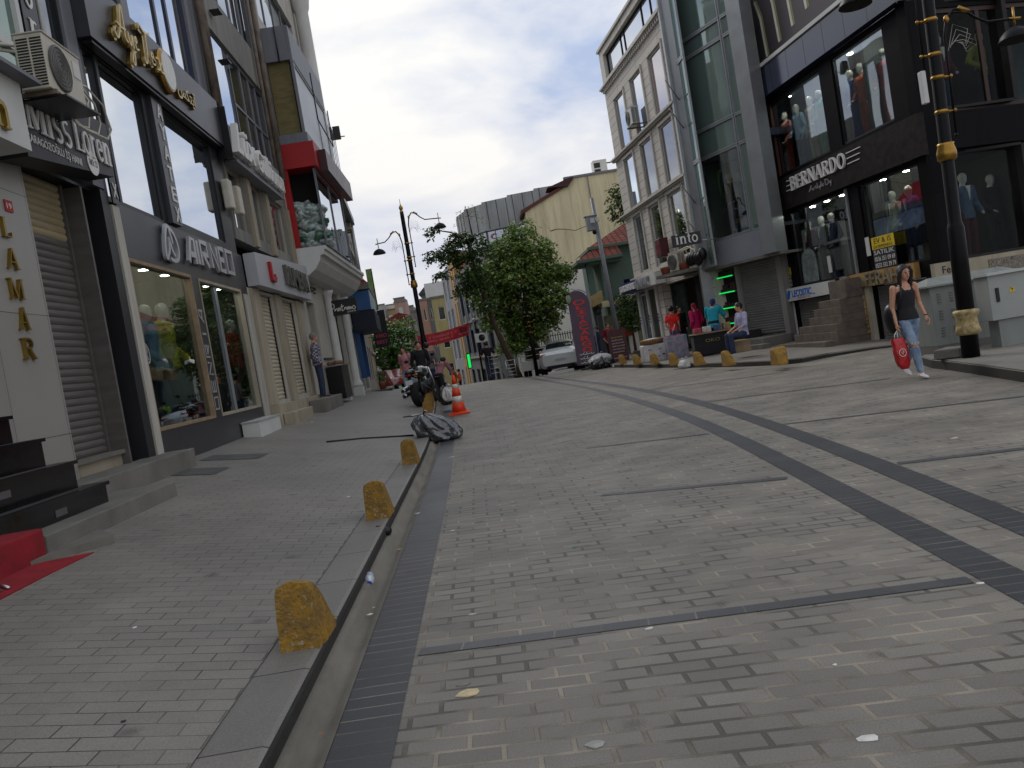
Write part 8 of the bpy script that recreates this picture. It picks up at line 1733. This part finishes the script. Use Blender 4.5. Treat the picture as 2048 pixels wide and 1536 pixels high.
# linden behind the car
B_ = []; rb = random.Random(9)
def q3(px, py, Y, dy=0):
    x, z = onY(px, py, Y); return (x, Y + dy, z)
for px, py, r_, sh in [(1042, 462, .62, .5), (1015, 500, .75, 1), (1065, 505, .8, 1), (990, 545, .85, 1.2), (1040, 550, 1.0, 1.6), (1095, 545, .85, 1.2), (1120, 540, .5, .5), (965, 545, .5, .5), (985, 590, .85, 1.2), (1040, 605, 1.05, 1.6), (1095, 595, .85, 1.1), (1000, 635, .7, .9), (1050, 645, .8, 1.1), (1085, 640, .6, .5), (1045, 675, .62, .8), (1080, 610, .8, .8), (1060, 665, .45, .5), (1020, 690, .4, .4)]:
    B_.append((q3(px, py, 42.4, rb.uniform(-.8, .8)), (r_ * 1.14, r_ * 1.1, r_ * .82), sh))
tree('full green linden tree standing behind the silver car', (3.1, 42.6, 0), [(3.1, 42.6, -.1), (3.05, 42.6, 1.8), (3.1, 42.5, 3.6), (3.2, 42.5, 5.6)], B_, Lf1, 36000, .15, droop=.7, spray=.5, seed=3)
B_ = []
for px, py, r_, sh in [(868, 460, .24, .3), (890, 500, .28, .5), (868, 512, .28, .4), (915, 475, .34, .6), (905, 520, .35, .5), (930, 515, .55, 1), (940, 550, .5, 1), (930, 580, .35, .6), (960, 500, .5, .8), (885, 548, .2, .3), (905, 495, .3, .5), (960, 570, .5, .8), (975, 610, .35, .5), (950, 480, .3, .4)]:
    B_.append((q3(px, py, 37.5, rb.uniform(-.5, .5)), (r_, r_, r_ * .75), sh))
tree('dark leafy tree with a leaning trunk at the crest of the street', (1.75, 38.0, gz(1.7, 38)), [(1.78, 38.2, gz(1.7, 38) - .05), (1.45, 38, 1.2), (1.05, 37.8, 2.6), (.75, 37.6, 4.2), (.55, 37.5, 5.6), (.5, 37.5, 6.4)], B_, Lf2, 5600, .13, droop=.4, spray=.4, seed=5, tr=.16)
B_ = [(q3(*p, 58, rb.uniform(-.5, .5)), (r_, r_, r_), r_) for p, r_ in [((932, 428), .5), ((950, 420), .45), ((918, 440), .4), ((962, 436), .4)]]
tree('thin wispy sapling above the curved grey building', (1.3, 62, 8), [(1.2, 60, 9.5), (1.1, 58.5, 10.8), (1.0, 58, 11.4)], B_, leafmat('pale_wispy_leaf', (110, 118, 96), (150, 154, 130)), 500, .08, seed=8, tr=.05, spray=.3)
B_ = []
for px, py, r_ in [(765, 670, 1.0), (790, 665, 1.0), (805, 655, .9), (755, 690, 1.1), (780, 695, 1.3), (805, 690, 1.1), (755, 715, 1.1), (782, 725, 1.3), (805, 715, 1.0), (765, 745, 1.1), (790, 750, 1.1), (812, 668, .6)]: B_.append((q3(px, py, 66, rb.uniform(-1, 1)), (r_, r_, r_ * .9), r_))
x, z = onY(785, 720, 66); tree('big bushy green tree growing down the street on the left', (x, 66, -2.5), [(x, 66, -2.6), (x, 66, -.5), (x, 66, 1.5)], B_, Lf3, 7000, .20, droop=.3, spray=.6, seed=11, tr=.2)
B_ = [(q3(px, py, 40.2, rb.uniform(-.3, .3)), (r_, r_, r_ * .8), r_) for px, py, r_ in [(1262, 600, .5), (1245, 622, .55), (1268, 628, .5), (1238, 600, .3), (1255, 648, .45), (1272, 652, .4), (1275, 610, .35)]]
x, z = onY(1262, 640, 40.2); tree('small leafy shrub tree beside the blue striped shopfront', (x, 40.2, .3), [(x, 40.2, .2), (x, 40.2, 1.6), (x, 40.2, 2.4)], B_, Lf2, 3000, .11, seed=13, tr=.06, spray=.35, droop=.3)
B_ = [(q3(px, py, 39.5, rb.uniform(-.3, .3)), (r_, r_, r_ * .6), r_) for px, py, r_ in [(1242, 375, .35), (1236, 393, .42), (1238, 412, .4), (1244, 432, .3), (1262, 390, .6), (1262, 420, .6)]]
x, z = onY(1275, 410, 39.5); tree('leafy branches poking out behind the white stone building', (x, 39.5, .3), [(x + .3, 39.5, .2), (x + .3, 39.5, 4), (x + .1, 39.5, 8.2)], B_, Lf2, 1800, .13, seed=15, tr=.1, spray=.4)
# ------------------------------------------------------------------ buildings beyond the crest
M_tile = pavers('clay_roof_tiles', (124, 60, 44), (98, 48, 38), (52, 28, 24), .30, .36, .03, offset=0, var=.25, spots=False, rough=.8, bump=.9, spec=.15)
# yellow gabled fire wall
Y_ = Fr((2.1, 60), (1, -.02)); t = thing('gable_building', 'big pale yellow building with a cracked blank gable wall and stepped roof edge', 'building', (8, 60, -1))
ycol = mat('pale_yellow_render', (208, 196, 160), .85, var=.16, scale=.35, bump=.1, bscale=8, streak=5); wcol = mat('off_white_lower_wall', (200, 198, 188), .8, var=.08, scale=.5)
xs = lambda px, py: (onY(px, py, 60)[0] - 2.1, onY(px, py, 60)[1])
a1, a2, a3, a4 = xs(1050, 425), xs(1108, 378), xs(1127, 362), xs(1290, 338)
m = MB(); m.prism(Y_, [(a1[0], 6.4), (16, 6.4), (16, 12.6), (a4[0], 12.55), (a3[0], 12.42), (a3[0] - .1, 12.0), (a1[0], a1[1])], -14, 0); m.obj('upper_wall', ycol, t)
m = MB(); m.box(Y_, .0, 16, -13.9, .02, -2, 6.39); m.obj('lower_wall', wcol, t)
m = MB(); m.prism(Y_, [(a1[0] - .3, a1[1] - .1), (a3[0] + .2, 12.0), (a3[0] + .2, 12.2), (a1[0] - .3, a1[1] + .15)], -3, .15); m.obj('roof_verge', mat('red_brown_verge', (88, 48, 42), .7, var=.2), t)
m = MB(); m.prism(Y_, [(a2[0] - .5, 12.02), (a3[0] + .5, 12.5), (a3[0] + .7, 12.42), (a3[0] + .2, 11.9)], -1.8, .3); m.obj('gable_canopy', mat('dark_red_canopy', (64, 34, 32), .7), t)
m = MB(); m.box(Y_, a3[0], 16.1, -.3, .1, 12.45, 12.6); m.obj('parapet_cap', M_greyp, t)
m = MB(); rb = random.Random(2); p = [xs(1080, 440), xs(1092, 452), xs(1100, 462), xs(1112, 458), xs(1128, 458)]
for a, b in zip(p[:-1], p[1:]): m.prism(Y_, [(a[0], a[1]), (a[0] + .05, a[1] - .06), (b[0] + .04, b[1] - .05), (b[0], b[1])], .002, .006)
m.obj('crack', M_dark, t); q_ = xs(1085, 520); m = MB(); m.tube([(x_, 59.5, z_) for x_, z_ in (onY(1128, 458, 59.5), onY(1150, 461, 59.5), onY(1172, 452, 59.5))], .02, 4); m.obj('cable', M_dark, t); m = MB(); q = xs(1178, 380); m.tube([Y_.w(q[0], .05, 12.4), Y_.w(q[0], .05, 6)], .03, 5); m.obj('conduit', M_greyp, t)
# curved zinc-clad building
t = thing('curved_building', 'curved grey building with zinc panels along the top and a band of windows', 'building', (3.5, 64, 0)); zinc = mat('zinc_panel', (138, 140, 140), .45, metal=.2, var=.2, scale=.8, streak=3)
pts = [(.35, 70), (.3, 66.5), (.95, 64.4), (2.3, 63.2), (4.2, 62.6), (6.2, 62.3), (8.5, 62.3)]
for i in range(6):
    f = Fr(pts[i], (pts[i + 1][0] - pts[i][0], pts[i + 1][1] - pts[i][1])); ln = math.dist(pts[i], pts[i + 1]); top = 12.0 + .12 * i
    m = MB(); m.box(f, 0, ln, -.25, 0, 10.3, top); m.box(f, 0, ln, -.1, .08, 10.22, 10.29); m.obj('zinc_cladding', zinc, t)
    m = MB(); k = .35
    while k < ln: m.box(f, k, k + .03, .001, .03, 10.3, top); k += .75
    m.obj('standing_seam', M_dark, t)
    for z0, z1 in ((8.0, 10.2), (4.6, 6.8), (1.4, 3.6)): window(f, t, .05, ln - .05, z0, z1, -.12, M_greyp, G_mid, nv=max(1, int(ln / .9)), fw=.06)
    m = MB(); m.box(f, 0, ln, -.25, 0, 6.82, 7.98); m.box(f, 0, ln, -.25, 0, 3.62, 4.58); m.box(f, 0, ln, -.25, 0, -2, 1.38); m.obj('spandrel', mat('brown_grey_spandrel', (96, 90, 84), .6, var=.2), t)
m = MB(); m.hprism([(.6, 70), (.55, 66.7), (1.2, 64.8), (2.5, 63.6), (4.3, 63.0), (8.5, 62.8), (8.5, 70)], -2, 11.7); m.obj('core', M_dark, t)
f = Fr(pts[3], (pts[4][0] - pts[3][0], pts[4][1] - pts[3][1])); text('C', f, .3, .75, 9.55, 9.95, .06, M_red, t, ext=.02)
# green villa with tiled roofs
t = thing('green_villa', 'sage green building with two red tiled roofs and green corner columns', 'building', (8, 44, 0)); gw = mat('sage_green_render', (84, 104, 96), .8, var=.1, scale=.5)
Vg = Fr((6.9, 43), (1, .0)); wall(Vg, 0, 8, -.5, 5.6, [(1.15, 2.9, 2.7, 3.9)], -6, 0).obj('wall', gw, t)
def roof(x0, x1, y0, y1, z0, z1, ov):
    m = MB(); m.v = [(x0 - ov, y0 - ov, z0), (x1, y0 - ov, z0), (x1, y1, z1), (x0 + (y1 - y0) * .9, y1, z1), (x0 - ov, y1 + 3, z0)]
    d = lambda a, b: math.dist(a, b); m.face([0, 1, 2, 3], [(0, 0), (x1 - x0 + ov, 0), (x1 - x0 + ov, 3), ((y1 - y0) * .9 + ov, 3)]); m.face([0, 3, 4], [(0, 0), (2, 3), (5, 0)])
    m.obj('tiled_roof', M_tile, t); m = MB(); m.box(Fr((x0 - ov, y0 - ov), (1, 0)), 0, x1 - x0 + ov, -3.5, .0, z0 - .14, z0 - .01); m.box(Fr((x0 - ov, y0 - ov), (1, 0)), -.05, x1 - x0 + ov, .003, .09, z0 - .12, z0 + .02); m.obj('eaves', gw, t)
roof(6.9, 14, 43, 45.6, 5.72, 7.1, .45); roof(6.0, 7.9, 41.8, 43.2, 5.06, 5.95, .35)
m = MB(); m.box(Vg, -.75, -.45, .6, .95, -.3, 4.95); m.box(Vg, -.05, .22, .55, .9, -.3, 4.95); m.obj('column', gw, t); m = MB(); m.box(Vg, -.7, 1.0, 0, 1.1, 4.8, 4.92); m.obj('porch_slab', gw, t)
# arched window facing the street, with its white surround
m = MB()
for i in range(10):
    a0, a1 = R(180 - 18 * i), R(162 - 18 * i); cx, cz = 2.3, 2.75
    m.prism(Vg, [(cx + 1.1 * math.cos(a0), cz + 1.1 * math.sin(a0)), (cx + 1.22 * math.cos(a0), cz + 1.22 * math.sin(a0)), (cx + 1.22 * math.cos(a1), cz + 1.22 * math.sin(a1)), (cx + 1.1 * math.cos(a1), cz + 1.1 * math.sin(a1))], .003, .08)
m.box(Vg, 1.2, 3.4, .003, .07, 3.05, 3.12); ws = m.obj('arched_window', M_white, t); m = MB(); m.prism(Vg, [(1.2, 2.7)] + [(3.4, 2.7)] + arc(2.3, 2.75, 1.09, 1.09, 0, 180, 12), .0015, .02); m.obj('pane', mat('maroon_dark_pane', (44, 24, 26), .3, var=.3), ws)
# awning, gate post and fence of the yard
t = thing('awning', 'beige scalloped awning between the feather banner and the green columns', 'awning', (6.0, 41, 2.5)); m = MB(); q = [onY(*p, 41.2) for p in ((1165, 603), (1190, 583), (1192, 612), (1168, 622))]
Aw = Fr((0, 41.2), (1, 0)); m.prism(Aw, [(q[3][0], q[3][1]), (q[2][0] + .3, q[2][1] + .1), (q[1][0] + .3, q[1][1]), (q[0][0], q[0][1])], -1.6, .3); m.obj('canvas', mat('beige_canvas', (156, 138, 96), .85, var=.15), t)
m = MB()
for i in range(8): m.prism(Aw, [(q[3][0] + i * .1, q[3][1] + i * .04), (q[3][0] + i * .1 + .1, q[3][1] + i * .04 + .04), (q[3][0] + i * .1 + .05, q[3][1] + i * .04 - .09)], .301, .31)
m.obj('scallop', MATS['beige_canvas'], t)
t = thing('canopy', 'cream canopy over the cafe entrance left of the white stone building', 'canopy', (7.7, 41.5, 2.4)); m = MB(); q = [onY(*p, 41) for p in ((1202, 604), (1262, 588), (1262, 604), (1204, 616))]; m.prism(Aw, [q[3], q[2], q[1], q[0]], -1, .5); m.obj('canvas', mat('cream_canvas', (196, 186, 150), .8, var=.08), t)
t = thing('yard_wall', 'low wall with dark railings, stone piers and globe lamps behind the silver car', 'fence', (5, 47.5, .2)); m = MB()
xa_, za_ = onY(1085, 668, 47.5); Yf = Fr((3.4, 47.5), (1, .02)); m.box(Yf, 0, 9, -.25, 0, -.3, .75); m.obj('wall', M_slab, t)
for i in range(5):
    a = .5 + i * 1.9; m = MB(); m.box(Yf, a, a + .36, -.3, .05, -.3, 2.1); m.box(Yf, a - .06, a + .42, -.36, .11, 2.101, 2.2); p_ = m.obj('stone_pier', M_offwhite, t); m = MB(); m.lathe(Yf.w(a + .18, -.12, 2.2), [(.1, 0), (.06, .08), (.06, .12)], 10); m.ball(Yf.w(a + .18, -.12, 2.46), .17, 12, 8); m.obj('globe_lamp', mat('grey_globe', (112, 116, 114), .4), p_)
m = MB(); a = .1
while a < 9: m.tube([Yf.w(a, -.12, .75), Yf.w(a, -.12, 1.85)], .022, 4); a += .14
m.box(Yf, 0, 9, -.15, -.1, 1.7, 1.74); m.box(Yf, 0, 9, -.15, -.1, .8, .84); m.obj('railing', M_dark, t)
t = thing('cafe_kiosk', 'pale kiosk with red chairs and a white side panel under the canopy', 'kiosk', (7.4, 42, .2)); K_ = Fr((6.6, 41.6), (1, 0)); m = MB(); m.box(K_, 0, 1.9, -.6, -.2, .1, 2.2); m.obj('back_panel', mat('khaki_wall', (120, 120, 96), .8, var=.15), t); m = MB(); m.box(K_, 1.0, 1.5, -.19, -.1, .2, 1.5); m.obj('white_panel', M_white, t); m = MB(); m.box(K_, .55, 1.2, -.05, .3, 1.05, 1.5); m.obj('red_box', M_red, t)
m = MB(); m.box(K_, -.45, -.2, .1, .35, .1, 2.3); m.lathe(K_.w(-.32, .2, 2.3), [(.1, 0), (.16, .06), (.16, .3), (.1, .36)], 10); m.obj('gate_post', M_anth, t)

# right side of the descending street
mid = [M_offwhite, M_greyp, M_white]
def onseg(px, py, Y): x, _ = onY(px, py, Y); return (x, Y)
E1 = Fr((-1.75, 76), (3.2, -24)); Ln = math.hypot(3.2, 24)
t = terrace('tall grey shop building with blue fins beside the leaning tree', E1, 9, Ln, -6, 7.6, (118, 120, 118), gridw(9.2, Ln - .2, 5, -1.4, 1.7, 3, 2.9), M_navy, G_mid, band=[1.1, 3.7], depth=1.1)
m = MB()
for k_ in range(5): m.box(E1, 9.6 + k_ * 3.1, 10.2 + k_ * 3.1, .125, .16, 1.5, 7.4)
m.obj('blue_fin', mat('faded_blue_fin', (58, 70, 96), .6, var=.3), t)
t = terrace('narrow ochre faced building left of the grey shop building', E1, 5.4, 8.95, -6, 9.6, (178, 142, 90), gridw(5.6, 8.8, 2, -1.4, 1.9, 4, 2.6, w=.5), M_beige, G_mid, depth=1.1)
t = terrace('mottled grey mural building at the left of the ochre one', E1, -1, 5.35, -6, 9.0, (134, 134, 138), gridw(-.8, 5.2, 2, -1.4, 1.7, 4, 2.6), M_white, G_mid, band=[3.6])
t = thing('green_neon_sign', 'vertical green lit sign on the grey shop building down the street', 'sign', (.9, 54, 0)); x, z = onY(938, 722, 53); Gn = Fr((x, 53), (1, .1)); m = MB(); m.box(Gn, -.12, .14, -.1, 0, z - .48, z + .48); m.obj('case', M_dark, t); m = MB(); m.box(Gn, -.07, .09, .003, .02, z - .42, z + .42); m.obj('lit_face', M_grn, t)
x, z = onY(963, 676, 52.4); t = thing('air_conditioner', 'white air conditioner low on the grey shop building beside the leaning trunk', 'air conditioner', (x, 52.4, z)); Ac = Fr((x - .35, 52.3), (1, .1)); m = MB(); m.box(Ac, 0, .75, -.3, 0, z - .25, z + .3); bevel(m.obj('casing', M_white, t), .02); m = MB(); m.lathe(Ac.w(.36, .003, z + .02), [(.21, 0), (.2, .015)], 18, (0, -1, 0), smooth=False); m.obj('fan_grille', M_dark, t)
def boxhouse(label, px0, px1, pyt, Y, col, zb=-14, floors=4, nwin=2, dz=2.8, wh=1.3, roofc=None, yaw=0, gm=None, fm=None, depth=8, wfrac=.4, lean=0):
    x0, z = onY(px0, pyt, Y); x1, _ = onY(px1, pyt - (px1 - px0) * .167, Y); f = Fr((x0, Y), (math.cos(yaw), math.sin(yaw))); w = (x1 - x0) / math.cos(yaw)
    wins = [(a, b, c, d) for a, b, c, d in gridw(.1, w - .1, nwin, z - 2.2, wh, 1, dz, w=w / nwin * wfrac)]; allw = []
    for k in range(floors): allw += [(a, b, c - k * dz, d - k * dz) for a, b, c, d in wins if c - k * dz > zb + 1]
    t = terrace(label, f, 0, w, zb, z, col, allw, fm or M_white, gm or G_dark, depth=depth)
    if roofc: m = MB(); m.prism(f, [(-.3, z - .1), (w + .3, z - .1), (w + .3, z + .05), (w * .5, z + .9), (-.3, z + .05)], -depth, .3); m.obj('roof', roofc, t)
    else: MB().box(f, -.12, w + .12, -.5, .12, z, z + .2).obj('cornice', M_slab, t)
    return t, f, w, z
t, f, w, z = boxhouse('olive yellow house with white framed windows below the banner', 862, 895, 598, 84, (160, 150, 104), floors=4, nwin=1, wfrac=.42, yaw=-.05)
m = MB(); m.box(f, -.5, w * .95, -7, -.4, z + .21, z + 1.6); m.obj('white_penthouse', M_white, t); m = MB(); m.box(f, w * .35, w * .5, -1.5, -1, z + 1.6, z + 2.2); m.obj('chimney', M_offwhite, t)
boxhouse('salmon pink house left of the olive yellow house', 838, 853, 602, 92, (176, 138, 118), floors=5, nwin=1)
boxhouse('grey house with dark balconies between the pink and the yellow house', 853.5, 862, 600, 90, (112, 112, 116), floors=5, nwin=1, wfrac=.6)
boxhouse('grey stone house with arched looking windows behind the lamp post', 822, 839, 624, 98, (120, 116, 112), floors=4, nwin=2)
boxhouse('brownish narrow house left of the lamp post', 813, 822, 634, 102, (128, 104, 98), floors=4, nwin=1)
boxhouse('dark roofed terrace house behind the pink house', 842, 862, 588, 110, (96, 98, 94), floors=2, nwin=2, roofc=mat('dark_slate', (60, 60, 62), .8, var=.2))
# hill town
boxhouse('pale grey apartment block at the left of the far hill', 744, 768, 613, 165, (150, 152, 152), floors=5, nwin=2)
boxhouse('white terrace block beside the pale grey apartment block on the far hill', 768, 788, 612, 172, (178, 174, 164), floors=1, nwin=3, dz=3.2)
boxhouse('peach coloured block on the far hill', 768, 791, 622, 168, (186, 158, 118), floors=4, nwin=1)
boxhouse('brownish pink tower block topping the far hill', 788, 810, 606, 158, (150, 122, 108), floors=4, nwin=1, wfrac=.35)
boxhouse('glazed roof pavilion on the tower block of the far hill', 787, 808, 598.5, 160, (116, 112, 110), zb=11.6, floors=1, nwin=3, wfrac=.75, wh=.9)
boxhouse('low grey house right of the tower block on the far hill', 811, 826, 614, 170, (128, 126, 122), floors=3, nwin=2)
boxhouse('long house with a red roof on the far hill', 776, 822, 640, 140, (140, 122, 108), floors=2, nwin=4, roofc=M_tile)
boxhouse('second red roofed house lower on the far hill', 766, 800, 650, 132, (150, 140, 128), floors=1, nwin=2, roofc=M_tile)
boxhouse('pale green house on the far hill', 776, 815, 655, 120, (150, 172, 138), floors=2, nwin=2, wfrac=.3, roofc=mat('dull_roof', (120, 96, 84), .8, var=.2))
boxhouse('grey narrow house with dark windows below the pale grey block', 752, 776, 655, 126, (124, 122, 112), floors=4, nwin=2)
for la, px, Y, c in (('white parked car far down the street, under the green tree', 752, 62, (196, 196, 192)), ('dark red parked car far down the street', 790, 60, (120, 40, 36)), ('silver parked car far down the street behind the motorbike', 812, 64, (150, 156, 162))):
    x, z = onY(px, 752, Y); gzz = z - .9; t = thing('parked_car', la, 'car', (x, Y, gzz), R(20)); pc = mat('far_car_%d' % c[0], c, .25, var=.03, coat=1)
    m = MB(); m.smooth = True; pr = [(.0, .3), (.1, .62), (.5, .82), (.9, .9), (1.4, 1.35), (2.6, 1.42), (3.3, .98), (4.1, .82), (4.3, .5), (4.3, .25), (0, .25)]; m.prism(Fr((0, 0), (0, 1)), pr, -.8, .8); m.obj('body', pc, t, local=True); m = MB(); m.prism(Fr((0, 0), (0, 1)), [(1.05, .93), (1.45, 1.28), (2.55, 1.34), (3.1, .97)], -.81, .81); m.obj('side_window', cg, t, local=True)
    for x_, y_ in ((-.72, .8), (.72, .8), (-.72, 3.4), (.72, 3.4)): m = MB(); m.lathe((x_, y_, .3), [(.3, -.1), (.3, .1)], 14, (1, 0, 0)); m.obj('wheel', blk, t, local=True)
print('OBJECTS', len(C.objects), 'POLYS', sum(len(o.data.polygons) for o in C.objects if o.type == 'MESH'))
